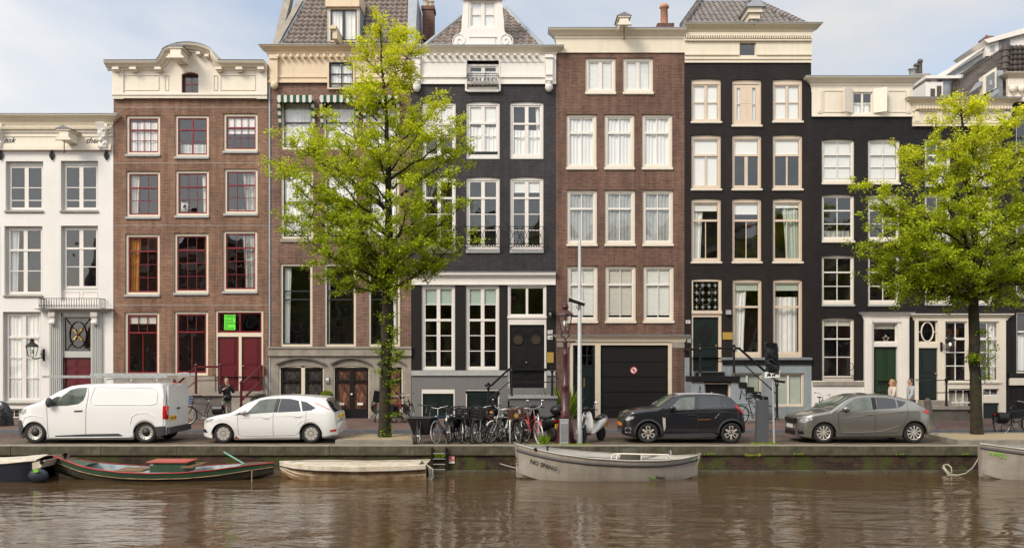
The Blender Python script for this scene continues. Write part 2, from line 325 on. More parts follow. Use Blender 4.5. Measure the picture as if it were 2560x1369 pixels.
def window(house, u0, v0, u1, v1, cas='cream', cw=6, sash='sashred', sw=3, cols=3, rows=(1, 1, 1), heavy=(), bar=1.5, hw=3.5, mull=0, sill=None, arch=0,
           inside=(), rec=.07, y=FD, D=None, gl='glass', label=None, top=None, bot=None, name='window', headgap=0):
    rng = random.Random(int(u0 * 7 + v0 * 13))
    x0, x1, z0, z1 = X(u0), X(u1), Z(v1), Z(v0); c = cw * K; ct = (top if top is not None else cw) * K; cb = (bot if bot is not None else cw) * K
    mb = MB(); yc = y + rec
    if cw:
        mb.use(cas); yo = yc + .10
        mb.box(x0, x0 + c, yc, yo, z0, z1); mb.box(x1 - c, x1, yc, yo, z0, z1); mb.box(x0 + c, x1 - c, yc, yo, z1 - ct, z1); mb.box(x0 + c, x1 - c, yc, yo, z0, z0 + cb)
    ax, bx, az, bz = x0 + c, x1 - c, z0 + cb, z1 - ct
    s = sw * K; ys = yc + .035; ye = ys + .05; mb.use(sash)
    mb.box(ax, ax + s, ys, ye, az, bz); mb.box(bx - s, bx, ys, ye, az, bz); mb.box(ax + s, bx - s, ys, ye, bz - s, bz); mb.box(ax + s, bx - s, ys, ye, az, az + s * 1.15)
    ix0, ix1, iz0, iz1 = ax + s, bx - s, az + s * 1.15, bz - s
    tot = sum(rows); zc = iz1; zl = [iz1]
    for k, r in enumerate(rows[:-1]):
        zc -= (iz1 - iz0) * r / tot; w_ = (hw if k in heavy else bar) * K / 2
        yy = ys - .02 if k in heavy else ys + .008
        mb.box(ix0, ix1, yy, ye - .004, zc - w_, zc + w_); zl.append(zc)
    zl.append(iz0)
    colr = cols if isinstance(cols, (list, tuple)) else [cols] * len(rows)
    for k in range(len(rows)):
        n = colr[k]; h0 = (0 if k == len(rows) - 1 else (hw if k in heavy else bar) * K / 2); h1 = (0 if k == 0 else (hw if k - 1 in heavy else bar) * K / 2)
        for j in range(1, n):
            xx = ix0 + (ix1 - ix0) * j / n; w_ = (mull if (mull and j * 2 == n) else bar) * K / 2
            mb.box(xx - w_, xx + w_, ys + .002 if mull and j * 2 == n else ys + .012, ye - .008, zl[k + 1] + h0, zl[k] - h1)
    w_ = build(name, mb, parent=house, origin=((x0 + x1) / 2, y, z0))
    if label: w_['label'] = label
    # panes: each light sits a little differently in its putty
    pm = MB(); pm.use(gl); yp = ye - .022
    for k in range(len(rows)):
        n = colr[k]
        for j in range(n):
            a, b = ix0 + (ix1 - ix0) * j / n, ix0 + (ix1 - ix0) * (j + 1) / n; tx, tz = rng.gauss(0, .0045), rng.gauss(0, .006)
            dx, dz = (b - a) / 2 * tx, (zl[k] - zl[k + 1]) / 2 * tz
            pm.face([(a, yp - dx - dz, zl[k + 1]), (b, yp + dx - dz, zl[k + 1]), (b, yp + dx + dz, zl[k]), (a, yp - dx + dz, zl[k])])
    build('pane', pm, parent=w_)
    if sill:
        sm, sh, so = sill; m2 = MB(); m2.use(sm); m2.box(x0 - so * K, x1 + so * K, y - .07, yc + .02, z0 - sh * K, z0 - .001); m2.box(x0 - so * K + .02, x1 + so * K - .02, y - .045, yc, z0 - sh * K - .02, z0 - sh * K - .001)
        build('sill', m2, parent=w_)
    for it in inside:
        kind, fr, mm = it[:3]; cm = MB(); W_ = ix1 - ix0; Hh = iz1 - iz0
        if kind == 'blind':
            cm.use(mm); zb = iz1 - Hh * fr; cm.box(ix0 + .01, ix1 - .01, ye + .02, ye + .025, zb, iz1 + .03); cm.box(ix0 + .01, ix1 - .01, ye + .01, ye + .035, zb - .03, zb - .001); nm = 'blind'
        elif kind == 'slats':
            cm.use(mm); zb = iz1 - Hh * fr; n = int((iz1 - zb) / .05); nm = 'blind'
            for q in range(n):
                z_ = iz1 - q * .05; cm.face([(ix0 + .01, ye + .012, z_ - .054), (ix1 - .01, ye + .012, z_ - .054), (ix1 - .01, ye + .022, z_ - .004), (ix0 + .01, ye + .022, z_ - .004)])
        elif kind == 'sheer': curtain(cm, ix0 - .02, ix1 + .02, ye + .04, iz0 - .05, iz1 - Hh * (1 - fr) + .03, mm, .17, .025); nm = 'curtain'
        elif kind == 'left': curtain(cm, ix0 - .05, ix0 + W_ * fr, ye + .1, iz0 - .05, iz1 + .05, mm, gather=.25, side=-1); nm = 'curtain'
        elif kind == 'right': curtain(cm, ix1 - W_ * fr, ix1 + .05, ye + .1, iz0 - .05, iz1 + .05, mm, gather=.25, side=1); nm = 'curtain'
        elif kind == 'low': curtain(cm, ix0 - .02, ix1 + .02, ye + .2, iz0 - .05, iz0 + Hh * fr, mm, .2, .04); nm = 'curtain'
        elif kind == 'poster':
            a, b, c_, d = it[3]; cm.use(mm); cm.box(ix0 + W_ * a, ix0 + W_ * b, ye + .004, ye + .008, iz0 + Hh * c_, iz0 + Hh * d); nm = 'poster'
        build(nm, cm, parent=w_)
    return w_

PROF = [(.00, 0), (.04, 0), (.05, .2), (.07, .22), (.09, .45), (.12, .47), (.16, .60), (.22, .76), (.27, .86), (.28, .87), (.29, 1), (.0, 1)]
def cornice(house, u0, u1, vt, vb, m, out=.42, prof=None, name='cornice', y=FD, back=.3, capm=None, ext=(1, 1), label=None):
    """moulded cornice with mitred ends; prof runs from bottom to top"""
    mb = MB(); mb.use(m); prof = prof or PROF; zb, zt = Z(vb), Z(vt); sc = out * .7 / max(p[0] for p in prof); out *= .7
    rows = []
    for o, t in prof:
        o *= sc; rows.append([(X(u0) - o * ext[0], y + back, zb + (zt - zb) * t), (X(u0) - o * ext[0], y - o - .004, zb + (zt - zb) * t), (X(u1) + o * ext[1], y - o - .004, zb + (zt - zb) * t), (X(u1) + o * ext[1], y + back, zb + (zt - zb) * t)])
    mb.grid(rows)
    if capm:
        mb.use(capm); mb.box(X(u0) - out * ext[0] - .02, X(u1) + out * ext[1] + .02, y - out - .03, y + back + .1, zt + .002, zt + .03)
    o = build(name, mb, parent=house)
    if label: o['label'] = label
    return o
def dentils(house, u0, u1, v0, v1, n, m, out=.12, fill=.5, y=FD, name='dentil_band'):
    mb = MB(); mb.use(m); w_ = (X(u1) - X(u0)) / n
    for k in range(n): mb.box(X(u0) + w_ * (k + .5 - fill / 2), X(u0) + w_ * (k + .5 + fill / 2), y - out, y - .005, Z(v1), Z(v0))
    return build(name, mb, parent=house)
def band(house, u0, v0, u1, v1, m, out=.05, name='band', y=FD, extra=None):
    mb = MB(); mb.use(m); mb.box(X(u0), X(u1), y - out, y + .05, Z(v1), Z(v0))
    if extra: extra(mb)
    return build(name, mb, parent=house)
def panels(mb, rects, y, d=.02, w_=1.2):
    """thin raised mouldings"""
    for a, b, c, e in rects:
        t = w_ * K
        mb.box(X(a), X(c), y - d, y, Z(b) - t, Z(b)); mb.box(X(a), X(c), y - d, y, Z(e), Z(e) + t)
        mb.box(X(a), X(a) + t, y - d * .98, y, Z(e) + t, Z(b) - t); mb.box(X(c) - t, X(c), y - d * .98, y, Z(e) + t, Z(b) - t)
def interior(house, u0, u1, vt, vb, floors, parts=()):
    mb = MB(); mb.use('interior'); yb = FD + 2.4; a, b = X(u0) + .12, X(u1) - .12
    mb.face([(a, yb, Z(vb)), (b, yb, Z(vb)), (b, yb, Z(vt)), (a, yb, Z(vt))])
    for x_ in (a, b, *[X(p) for p in parts]): mb.face([(x_, FD + .3, Z(vb)), (x_, yb, Z(vb)), (x_, yb, Z(vt)), (x_, FD + .3, Z(vt))])
    mb.use('floor_in')
    for v in floors: mb.box(a, b, FD + .24, yb, Z(v) - .12, Z(v) + .12)
    return build('room_interior', mb, parent=house)
def carcass(mb, u0, u1, vt, m, depth=9, vb=1052, topm='slategrey'):
    """side walls, back and flat top of a house"""
    a, b, z0, z1 = X(u0), X(u1), Z(vb), Z(vt); mb.use(m); y0, y1 = FD, FD + depth
    mb.face([(a, y1, z0), (a, y0, z0), (a, y0, z1), (a, y1, z1)]); mb.face([(b, y0, z0), (b, y1, z0), (b, y1, z1), (b, y0, z1)]); mb.face([(b, y1, z0), (a, y1, z0), (a, y1, z1), (b, y1, z1)])
    mb.use(topm); mb.face([(a, y0 + .05, z1 - .02), (b, y0 + .05, z1 - .02), (b, y1, z1 - .02), (a, y1, z1 - .02)])
def tiles(mb, xl, xr, y0, y1, z0, z1, m, tw=.235, th=.29, yoff=0):
    """pantiles on a slope from (y0,z0) to (y1,z1); xl and xr give the left and right edge at height fraction t"""
    mb.use(m, True); Ls = math.hypot(y1 - y0, z1 - z0); n = max(1, int(Ls / th)); ny, nz = -(z1 - z0) / Ls, (y1 - y0) / Ls
    for r in range(n):
        t0, t1 = r / n, (r + 1.12) / n; a, b = max(xl(t0), xl(min(1, t1))), min(xr(t0), xr(min(1, t1))); a0 = min(xl(t0), xl(min(1, t1))); b0 = max(xr(t0), xr(min(1, t1)))
        k0, k1 = int(math.floor(a0 / tw)), int(math.ceil(b0 / tw)); rows = [[], [], []]
        for k in range(k0 * 6, k1 * 6 + 1):
            x_ = k * tw / 6; x_ = min(max(x_, a0), b0); ph = (k % 6) / 6; h = .032 * math.sin(ph * 2 * math.pi) + .012 * math.sin(ph * 4 * math.pi)
            jit = .006 * math.sin(k // 6 * 12.9 + r * 78.2)
            for q, (t, up) in enumerate(((t0, -.0), (t0, .05 + jit), (t1, .0 + jit))):
                t = min(t, 1.0); o = (h + up if q else -.03 + h) ; xx = min(max(x_, xl(t) if q == 2 else a0), xr(t) if q == 2 else b0)
                rows[q].append((xx, y0 + (y1 - y0) * t + ny * o, z0 + (z1 - z0) * t + nz * o))
        mb.grid(rows)
def hoist(house, u, v0, v1, m, out=1.0, w_=.42, hook=20, y=FD, cap='slategrey'):
    """hoisting beam with its little gabled hood and hook"""
    mb = MB(); x_ = X(u); z1, z0 = Z(v0), Z(v1)
    mb.use(m); mb.box(x_ - w_ * .35, x_ + w_ * .35, y - out, y + .3, z0 + .06, z1 - .08)
    mb.prism([(x_ - w_ * .62, z0 + .04), (x_ + w_ * .62, z0 + .04), (x_ + w_ * .36, z0 + .2), (x_ - w_ * .36, z0 + .2)], y - out - .06, y - out + .08)
    mb.box(x_ - w_ * .5, x_ + w_ * .5, y - out - .05, y + .02, z1 - .08, z1 - .02)
    mb.use(cap); mb.prism([(x_ - w_ * .6, z1 - .02), (x_ + w_ * .6, z1 - .02), (x_, z1 + .12)], y - out - .08, y + .02)
    h = build('hoist_beam', mb, parent=house)
    if hook:
        m2 = MB(); m2.use('blackmatt'); yy = y - out + .05
        m2.tube([(x_, yy, z0 + .08), (x_, yy, z0 - hook * K)], .018, 5); m2.tube([(x_, yy, z0 - hook * K), (x_ + .05, yy, z0 - hook * K - .05), (x_, yy, z0 - hook * K - .1), (x_ - .05, yy, z0 - hook * K - .06)], .018, 5)
        build('hook', m2, parent=h)
    return h
def chimney(house, u0, u1, vt, vb, y, pots=(), m='chimney', band_=True, D=None):
    D = D or y; a, b, z0, z1 = X(u0, D), X(u1, D), Z(vb, D), Z(vt, D); mb = MB(); mb.use(m); mb.box(a, b, y, y + .7, z0, z1)
    if band_: mb.box(a - .05, b + .05, y - .05, y + .75, z1 - .14, z1 + .02)
    c = build('chimney', mb, parent=house)
    for (u, r, h, mm) in pots:
        p = MB(); p.use(mm, True); x_ = X(u, D); p.lathe([(r, z1), (r * .9, z1 + h * .8), (r * 1.25, z1 + h * .82), (r * 1.25, z1 + h * .9), (r * .8, z1 + h), (.001, z1 + h + .02)], (x_, y + .35, 0), 10)
        build('chimney_pot', p, parent=c)
    return c
def railing(mb, pts, z0, z1, n, r=.012):
    """plain bars between z0 and z1 along a run of points"""
    for i in range(len(pts) - 1):
        a, b = Vector((*pts[i], 0)), Vector((*pts[i + 1], 0)); k = max(1, int((b - a).length / n))
        for z_ in (z0, z1): mb.tube([(a.x, a.y, z_), (b.x, b.y, z_)], r * 1.3, 4)
        for j in range(k + 1):
            p = a.lerp(b, j / k); mb.tube([(p.x, p.y, z0), (p.x, p.y, z1)], r, 4, False)
def scroll(mb, c, r0, r1, a0, turns, y, rr, n=16, mir=1):
    mb.tube([(c[0] + mir * (r0 + (r1 - r0) * i / n) * math.cos(a0 + turns * 2 * math.pi * i / n), y, c[1] + (r0 + (r1 - r0) * i / n) * math.sin(a0 + turns * 2 * math.pi * i / n)) for i in range(n + 1)], rr, 4, False)
def door(house, u0, v0, u1, v1, m, leaves=1, y=FD + .12, pan=(), knob=None, name='door', label=None, pm=None):
    mb = MB(); mb.use(m); x0, x1, z0, z1 = X(u0), X(u1), Z(v1), Z(v0); w_ = (x1 - x0) / leaves
    for k in range(leaves):
        a, b = x0 + w_ * k + .006, x0 + w_ * (k + 1) - .006; mb.box(a, b, y, y + .06, z0, z1)
        for (p0, q0, p1, q1) in pan:                   # raised field inside a moulding
            c = [(a + (b - a) * p0, z1 - (z1 - z0) * q1), (a + (b - a) * p1, z1 - (z1 - z0) * q0)]
            mb.box(c[0][0], c[1][0], y - .018, y - .001, c[0][1], c[1][1]); i = .05
            mb.box(c[0][0] + i, c[1][0] - i, y - .034, y - .0185, c[0][1] + i, c[1][1] - i)
    d = build(name, mb, parent=house, origin=((x0 + x1) / 2, y, z0))
    if label: d['label'] = label
    if knob:
        for ku in knob:
            k = MB(); k.use('brass', True); k.ball((X(ku), y - .06, z0 + 1.05), .035, 8); build('handle', k, parent=d)
    return d
def lantern(label, u, v, wall_y, side=1, s=1.0, lit=False, grp=None):
    """wall lantern on a scrolled bracket: a thing that hangs on the wall"""
    x_, z_ = X(u), Z(v); t = empty('wall_lantern', (x_, wall_y, z_), 0, label, 'lantern', grp); y = wall_y - .32 * s
    m = MB(); m.use('blackmatt'); m.tube([(x_ + side * .26 * s, wall_y - .02, z_ - .1 * s), (x_ + side * .25 * s, wall_y - .1, z_ - .25 * s), (x_ + side * .08 * s, y, z_ - .3 * s), (x_, y, z_ - .25 * s)], .02 * s, 6)
    scroll(m, (x_ + side * .22 * s, z_ - .12 * s), .02 * s, .1 * s, 0, 1.3, wall_y - .06, .012 * s); m.box(x_ + side * .26 * s - .04, x_ + side * .26 * s + .04, wall_y - .03, wall_y, z_ - .36 * s, z_ + .06 * s)
    build('bracket', m, parent=t)
    m = MB(); m.use('blackmatt')
    def ring(r, z1): return [(x_ + r * math.cos(R(45 + 90 * k)) * s, y + r * math.sin(R(45 + 90 * k)) * s, z_ + z1 * s) for k in range(4)]
    lo, hi = ring(.12, -.22), ring(.21, .14)
    for k in range(4): m.tube([lo[k], hi[k]], .012 * s, 4); m.tube([lo[k], lo[(k + 1) % 4]], .012 * s, 4); m.tube([hi[k], hi[(k + 1) % 4]], .018 * s, 4)
    build('cage', m, parent=t)
    m = MB(); m.use('blackmatt'); m.grid([ring(.24, .15), ring(.20, .2), ring(.07, .3), ring(.07, .37), ring(.09, .38), ring(.001, .46)], True); build('cap', m, parent=t)
    m = MB(); m.use('glass_plain'); m.grid([lo, hi], True); build('glass', m, parent=t)
    m = MB(); m.use('bulb_lit' if lit else 'white', True); m.ball((x_, y, z_ - .04 * s), .055 * s, 8, (1, 1, 1.4)); build('bulb', m, parent=t)
    return t
M['bulb_lit'] = mat('bulb_lit', (1, .8, .5), .5)
_b = M['bulb_lit'].node_tree.nodes['Principled BSDF']; _b.inputs['Emission Color'].default_value = (1, .75, .42, 1); _b.inputs['Emission Strength'].default_value = 2
# ================================================================ the row of canal houses, left to right
GRP = 'canal houses in the row along the quay'
def house(label, u0, u1): return empty('canal_house', (X((u0 + u1) / 2), FD, .1), 0, label, 'house', GRP)
GB = 1052      # foot of the facades
RED = dict(cas='cream', cw=6, sash='sashred', sw=3.2)
SG = ('greysill', 5, 1)

# ---- 1 white house
h = house('white plastered canal house at the left edge with a red door under a small balcony', -70, 283)
w1 = [(-62, 403, 0, 527), (14, 403, 108, 527), (152, 402, 245, 527), (-62, 565, 0, 738), (11, 565, 106, 738), (152, 564, 245, 752), (7, 779, 102, 1005), (158, 790, 229, 1046), (14, 1021, 60, 1046)]
mb = MB(); facade(mb, -150, 372, 283, GB, w1[1:], 'white_wall', rev=.3); carcass(mb, -150, 283, 300, 'white_wall')
mb.use('white_wall'); mb.face([(X(-150), FD, Z(372)), (X(283), FD, Z(372)), (X(283), FD, Z(300)), (X(-150), FD, Z(300))]); build('wall', mb, parent=h)
interior(h, -150, 283, 380, 1040, (545, 765), (128,))
cornice(h, -150, 279, 291, 318, 'cream', .55, capm='zinc')
dentils(h, -150, 279, 319, 326, 110, 'cream', .22, .6)
mb = MB(); mb.use('ivory'); mb.box(X(-150), X(281), FD - .12, FD, Z(333), Z(318)); mb.box(X(-150), X(281), FD - .07, FD, Z(362), Z(333.2)); mb.box(X(-150), X(281), FD - .13, FD, Z(368), Z(361.8)); mb.box(X(-150), X(281), FD - .18, FD, Z(377), Z(367.8)); mb.box(X(-150), X(281), FD - .1, FD, Z(343), Z(340))
fz = build('frieze', mb, parent=h)
text('lettering', 'nsk', .33, .01, 'black', fz, (X(12), FD - .075, Z(358)), font_shear=.45); text('lettering', 'thei', .33, .01, 'black', fz, (X(216), FD - .075, Z(359)), font_shear=.45)
for u in (262, 0):
    mb = MB(); mb.use('white', True); z1, z0 = Z(312), Z(376); x_ = X(u)
    mb.grid([[(x_ + sx, FD - o, z) for sx in (-.17, -.1, .1, .17)] for o, z in ((.14, z0), (.28, z0 + .1), (.2, z0 + .25), (.22, z0 + .45), (.34, z0 + .6), (.3, z0 + .75), (.46, z1 - .1), (.48, z1))])
    for k in range(7): mb.ball((x_ + (-.07, .07)[k % 2], FD - .2 - .02 * k, z0 + .1 + k * .14), .085, 8)
    mb.use('white'); mb.box(x_ - .17, x_ + .17, FD - .2, FD - .02, z0, z1); build('carved_bracket', mb, parent=h)
hoist(h, 186, 335, 366, 'ivory', .9, .55, 22)
for u in (131, 267, 3):
    mb = MB(); mb.use('black'); x_, z_ = X(u), Z(389); mb.prism([(x_ + .11 * math.sin(math.pi * k / 8) * sg, z_ - .2 + .4 * k / 8) for sg, rg in ((1, range(9)), (-1, range(7, 0, -1))) for k in rg], FD - .06, FD - .003); mb.tube([(x_, FD - .07, z_ - .2), (x_, FD - .07, z_ + .2)], .025, 5)
    build('wall_anchor', mb, parent=h)
WG = dict(cas='greyframe', cw=5, sash='white', sw=4.5, rec=.14, sill=('stone', 4, 1.5))
window(h, *w1[1], cols=2, rows=(1.25, .8, .45), mull=10, inside=[], bar=2, **WG, top=10); window(h, *w1[2], cols=2, rows=(1.25, .8, .45), mull=10, bar=2, **WG, top=10)
window(h, *w1[4], cols=2, rows=(1, 1.05, 1.05), mull=10, bar=2, heavy=(0,), hw=5, inside=[('left', .22, 'sheer')], **WG)
WG2 = dict(WG, sill=None); window(h, *w1[5][:3], 724, cols=2, rows=(1, 1, 1.05), mull=10, bar=2, heavy=(0,), hw=5, **WG2)
mb = MB(); mb.use('white'); mb.box(X(152), X(245), FD + .14, FD + .2, Z(752), Z(724)); panels(mb, [(157, 728, 195, 748), (202, 728, 240, 748)], FD + .14); build('window_apron', mb, parent=h)
window(h, *w1[6], cols=2, rows=(1.15, 1.1, 1.1, 1.1), mull=10, bar=2, heavy=(0,), hw=5, inside=[('sheer', 1, 'sheer')], **WG)
window(h, *w1[8], cas='stone', cw=3, sash='white', sw=1.5, cols=3, rows=(1,), rec=.1)
mb = MB(); mb.use('greyframe')
for a, b in ((126, 155), (230, 256)):
    mb.box(X(a), X(b), FD - .1, FD, Z(GB), Z(782))
    for k in range(5): mb.box(X(a + 3 + k * (b - a - 6) / 4.6), X(a + 3 + k * (b - a - 6) / 4.6 + 2.2), FD - .125, FD - .1, Z(1030), Z(815))
mb.box(X(158), X(229), FD + .02, FD + .1, Z(893), Z(880)); mb.box(X(155.2), X(158), FD - .05, FD + .1, Z(1046), Z(783)); mb.box(X(229), X(230), FD - .05, FD + .1, Z(1046), Z(783)); mb.box(X(155), X(230), FD - .05, FD + .1, Z(791), Z(782))
mb.use('white')
for u in (137, 242): mb.box(X(u - 8), X(u + 8), FD - .3, FD - .1, Z(792), Z(781)); mb.box(X(u - 6), X(u + 6), FD - .24, FD - .1, Z(812), Z(792)); mb.lathe([(.001, -.12), (.1, -.11), (.12, 0), (.1, .11), (.001, .12)], (X(u), FD - .2, Z(806)), 10, 'x')
build('door_surround', mb, parent=h)
cornice(h, 118, 264, 772, 782, 'greyframe', .5, name='porch_cornice')
dr = door(h, 158, 894, 229, 1046, 'red', 2, pan=((.12, .03, .88, .16), (.12, .2, .88, .33), (.12, .37, .88, .93)), knob=(190,))
w_ = window(h, 158, 791, 229, 880, cas='greyframe', cw=3, sash='blacksash', sw=1.5, cols=1, rows=(1,), name='transom_window', rec=.02)
mb = MB(); x_, z_ = X(193.5), Z(836); mb.use('blackmatt'); mb.tube([(x_ + .35 * math.cos(a), FD + .04, z_ + .55 * math.sin(a)) for a in [2 * math.pi * k / 20 for k in range(21)]], .02, 4, False)
for sx in (-1, 1):
    for sz in (-1, 1): mb.tube([(x_, FD + .04, z_), (x_ + sx * .5, FD + .04, z_ + sz * .68)], .014, 4)
mb.use('gold')
for sx in (-1, 1):
    for sz in (-1, 1): mb.tube([(x_, FD + .03, z_), (x_ + sx * .15, FD + .03, z_ + sz * .19)], [.018, .035], 5); mb.box(x_ + sx * .15 - .05, x_ + sx * .15 + .05, FD + .01, FD + .03, z_ + sz * .2 - .02, z_ + sz * .2 + .03)
mb.use('red'); mb.ball((x_, FD + .02, z_), .06, 8); build('fanlight_ornament', mb, parent=w_)
mb = MB(); mb.use('blackmatt'); railing(mb, [(X(117), FD - .05), (X(117), FD - .62), (X(265), FD - .62), (X(265), FD - .05)], Z(771), Z(748), .1, .011)
for k in range(24): scroll(mb, (X(120 + 6.1 * k), Z(765)), .01, .05, 0, 1, FD - .62, .01, 8)
build('balcony', mb, parent=h)
mb = MB(); mb.use('zinc'); mb.prism([(X(30), Z(292)), (X(240), Z(292)), (X(222), Z(284)), (X(48), Z(284))], FD + 1.5, FD + 7); build('roof', mb, parent=h)
mb = MB(); mb.use('darkstone', True); mb.lathe([(.1, Z(294)), (.1, Z(290)), (.16, Z(284)), (.09, Z(277)), (.12, Z(274)), (.001, Z(267))], (X(30), FD + 2, 0), 10); build('roof_finial', mb, parent=h)
lantern('black wall lantern on the white house between tall window and red door', 92, 876, FD, 1, 1.15)
mb = MB(); mb.use('stone'); mb.box(X(150), X(238), FD - .35, FD + .3, Z(GB), Z(1046)); build('doorstep', mb, parent=h)

# ---- 2 red brick house with arched cornice
h = house('red brick canal house with wine red window sashes and a cream arched cornice', 284, 672)
A = [[(315, 289, 400, 386), (437, 288, 522, 392), (558, 284, 644, 378)], [(315, 428, 400, 542), (438, 426, 522, 539), (560, 422, 644, 534)], [(313, 585, 399, 736), (435, 583, 521, 732), (557, 577, 643, 728)], [(311, 780, 398, 939), (435, 778, 520, 938)]]
ops = [o for r in A for o in r] + [(538, 775, 658, 977)]
mb = MB(); facade(mb, 284, 248, 670, 940, ops, 'brick_red'); facade(mb, 284, 940, 670, GB, [(538, 940, 658, 977)], 'stone', y=FD - .03)
carcass(mb, 284, 670, 190, 'brick_red'); facade(mb, 284, 190, 670, 248, [(456, 190, 498, 234)], 'brick_red')
for r in A:
    for o in r: soldier(mb, o[0] - 2, o[2] + 2, o[1] - 1, 17, 5, 'brick_red')
soldier(mb, 536, 660, 773, 17, 5, 'brick_red')
mb.use('greysill')
for v in (268, 407, 563, 762): mb.box(X(284), X(670), FD - .008, FD, Z(v + .8), Z(v))
build('wall', mb, parent=h); interior(h, 284, 670, 255, 940, (408, 562, 758), (418, 540))
I = [[[('sheer', .9, 'sheer')], [('low', .3, 'sheer')], [('blind', .5, 'sheer')]], [[('left', .28, 'drape')], [('right', .2, 'drape'), ('poster', 0, 'white', (.03, .29, .02, .28))], [('sheer', .0, 'sheer'), ('right', .5, 'print')]], [[('left', .36, 'drape_orange')], [('right', .08, 'drape_orange')], [('right', .48, 'print')]], [[('blind', .12, 'drape')], []]]
RC = [[(4, (.9, .9, .9), (0,)), (2, (.9, 1, 1), (0,)), (4, (.9, .9, .9), (0,))], [(3, (1, 1, 1), (0,))] * 3, [(3, (1, 1, 1, 1), (0,))] * 3, [(3, (1,), ())] * 2]
for i, r in enumerate(A[:3]):
    for j, o in enumerate(r):
        n, rw, hv = RC[i][j]; window(h, *o, cols=n, rows=rw, heavy=hv, inside=I[i][j], sill=('greysill', 5, 1), arch=0, bar=1.3, mull=4 if (i, j) == (0, 1) else 0, **RED)
for j, o in enumerate(A[3]): window(h, *o, cols=[3, 2], rows=(.42, 1), heavy=(0,), bar=1.6, inside=I[3][j], **dict(RED, sash='sashred', sw=4))
# poster with a dove
p = MB(); x_, z_ = X(459), Z(517)
p.use('black'); q = lambda a, b: (x_ + a * K, z_ - b * K); yy = FD + .115
p.prism([q(-5, -4), q(-1, -5), q(1, -8), q(4, -9), q(2, -4), q(6, -3), q(2, 0), q(-2, 2), q(-6, 1), q(-2, -2)], yy - .004, yy); p.prism([q(1, 3), q(4, 2), q(5, 7), q(2, 6)], yy - .004, yy)
dv = build('dove_print', p, parent=h); text('lettering', 'PEACE', .12, .003, 'black', dv, (X(451.5), yy - .003, Z(506))); text('lettering', 'NOW', .17, .003, 'black', dv, (X(451.5), yy - .003, Z(528.5)))
# door case
mb = MB(); mb.use('creamframe'); y0, y1 = FD + .05, FD + .2
for a, b, c, d in ((538, 775, 543, 977), (653, 775, 658, 977), (543, 775, 653, 780), (543, 831, 653, 841), (596, 841, 603, 977)): mb.box(X(a), X(c), y0, y1, Z(d), Z(b))
build('door_frame', mb, parent=h)
door(h, 543, 842, 596, 977, 'red', 1, pan=((.16, .03, .84, .52), (.16, .6, .84, .92)), knob=(547,)); door(h, 603, 842, 653, 977, 'red', 1, pan=((.16, .03, .84, .52), (.16, .6, .84, .92)), knob=(607,))
w_ = window(h, 543, 780, 653, 831, cw=0, sash='sashred', sw=3.5, cols=2, rows=(1,), mull=4, rec=.06, name='transom_window')
M['poster_green'] = mat('poster_green', (.13, .80, .04), .6); M['poster_green'].node_tree.nodes['Principled BSDF'].inputs['Emission Color'].default_value = (.1, .8, .03, 1); M['poster_green'].node_tree.nodes['Principled BSDF'].inputs['Emission Strength'].default_value = .0
mb = MB(); mb.use('poster_green'); mb.box(X(559), X(587), FD + .085, FD + .092, Z(824), Z(786)); po = build('poster', mb, parent=w_)
text('lettering', 'OPEN\nHUIS', .16, .002, 'black', po, (X(561), FD + .083, Z(794))); text('lettering', 'AMARANTE', .125, .002, 'black', po, (X(561), FD + .083, Z(810))); text('lettering', 'DE\nZOLDER', .1, .002, 'black', po, (X(561), FD + .083, Z(816)))
# gable frieze with the segmental arch
cx_, n = 478, 24
def topv(u):
    d = abs(u - cx_); R_ = 79
    return 158 if d >= 74 else 158 - 44 * math.sqrt(max(0, 1 - (d / 76) ** 2)) * (1 if d < 62 else (74 - d) / 12 * .6 + .25)
mb = MB(); mb.use('ivory'); us = [284] + [cx_ - 76 + 152 * k / 38 for k in range(39)] + [670]; op = (456, 183, 498, 234)
xs = sorted(set(us + [456, 498]))
for a, b in zip(xs[:-1], xs[1:]):
    ta, tb = Z(topv(a) + 6), Z(topv(b) + 6)
    if 456 <= (a + b) / 2 <= 498:
        mb.prism([(X(a), Z(183)), (X(b), Z(183)), (X(b), tb), (X(a), ta)], FD - .1, FD + .2); mb.box(X(a), X(b), FD - .1, FD + .2, Z(248), Z(234))
    else: mb.prism([(X(a), Z(248)), (X(b), Z(248)), (X(b), tb), (X(a), ta)], FD - .1, FD + .2)
panels(mb, [(312, 190, 400, 228), (553, 190, 640, 228), (414, 190, 424, 228), (536, 190, 546, 228)], FD - .1, .03)
mb.box(X(284), X(312), FD - .15, FD - .1, Z(250), Z(168)); mb.box(X(644), X(670), FD - .15, FD - .1, Z(250), Z(168))
mb.box(X(284), X(670), FD - .16, FD - .1, Z(248), Z(238)); mb.box(X(284), X(670), FD - .2, FD - .1, Z(241), Z(237))
build('frieze', mb, parent=h)
mb = MB(); mb.use('ivory'); rows = []
path = [(272, 163)] + [(u, topv(u) + 4.5) for u in us[1:-1]] + [(668, 163)]
for k, (u, v) in enumerate(path):
    u_a, v_a = path[max(k - 1, 0)]; u_b, v_b = path[min(k + 1, len(path) - 1)]; d = Vector((u_b - u_a, v_b - v_a)).normalized(); nx, ny = -d.y, d.x
    row = []
    for o, t in ((.0, 17), (.06, 15), (.08, 11), (.2, 10), (.25, 7), (.38, 4), (.42, 0), (.42, -2), (0, -2), (-.4, -2)):
        row.append((X(u + nx * t), FD - .1 - o, Z(v + ny * t)))
    rows.append(row)
mb.grid(rows); mb.use('zinc'); mb.grid([[(X(u), y_, Z(v - 2.6)) for y_ in (FD - .56, FD + 5)] for u, v in path]); mb.use('ivory')
for r_ in (rows[0], rows[-1]): mb.face([(p[0], p[1], p[2]) for p in r_])
build('cornice', mb, parent=h)
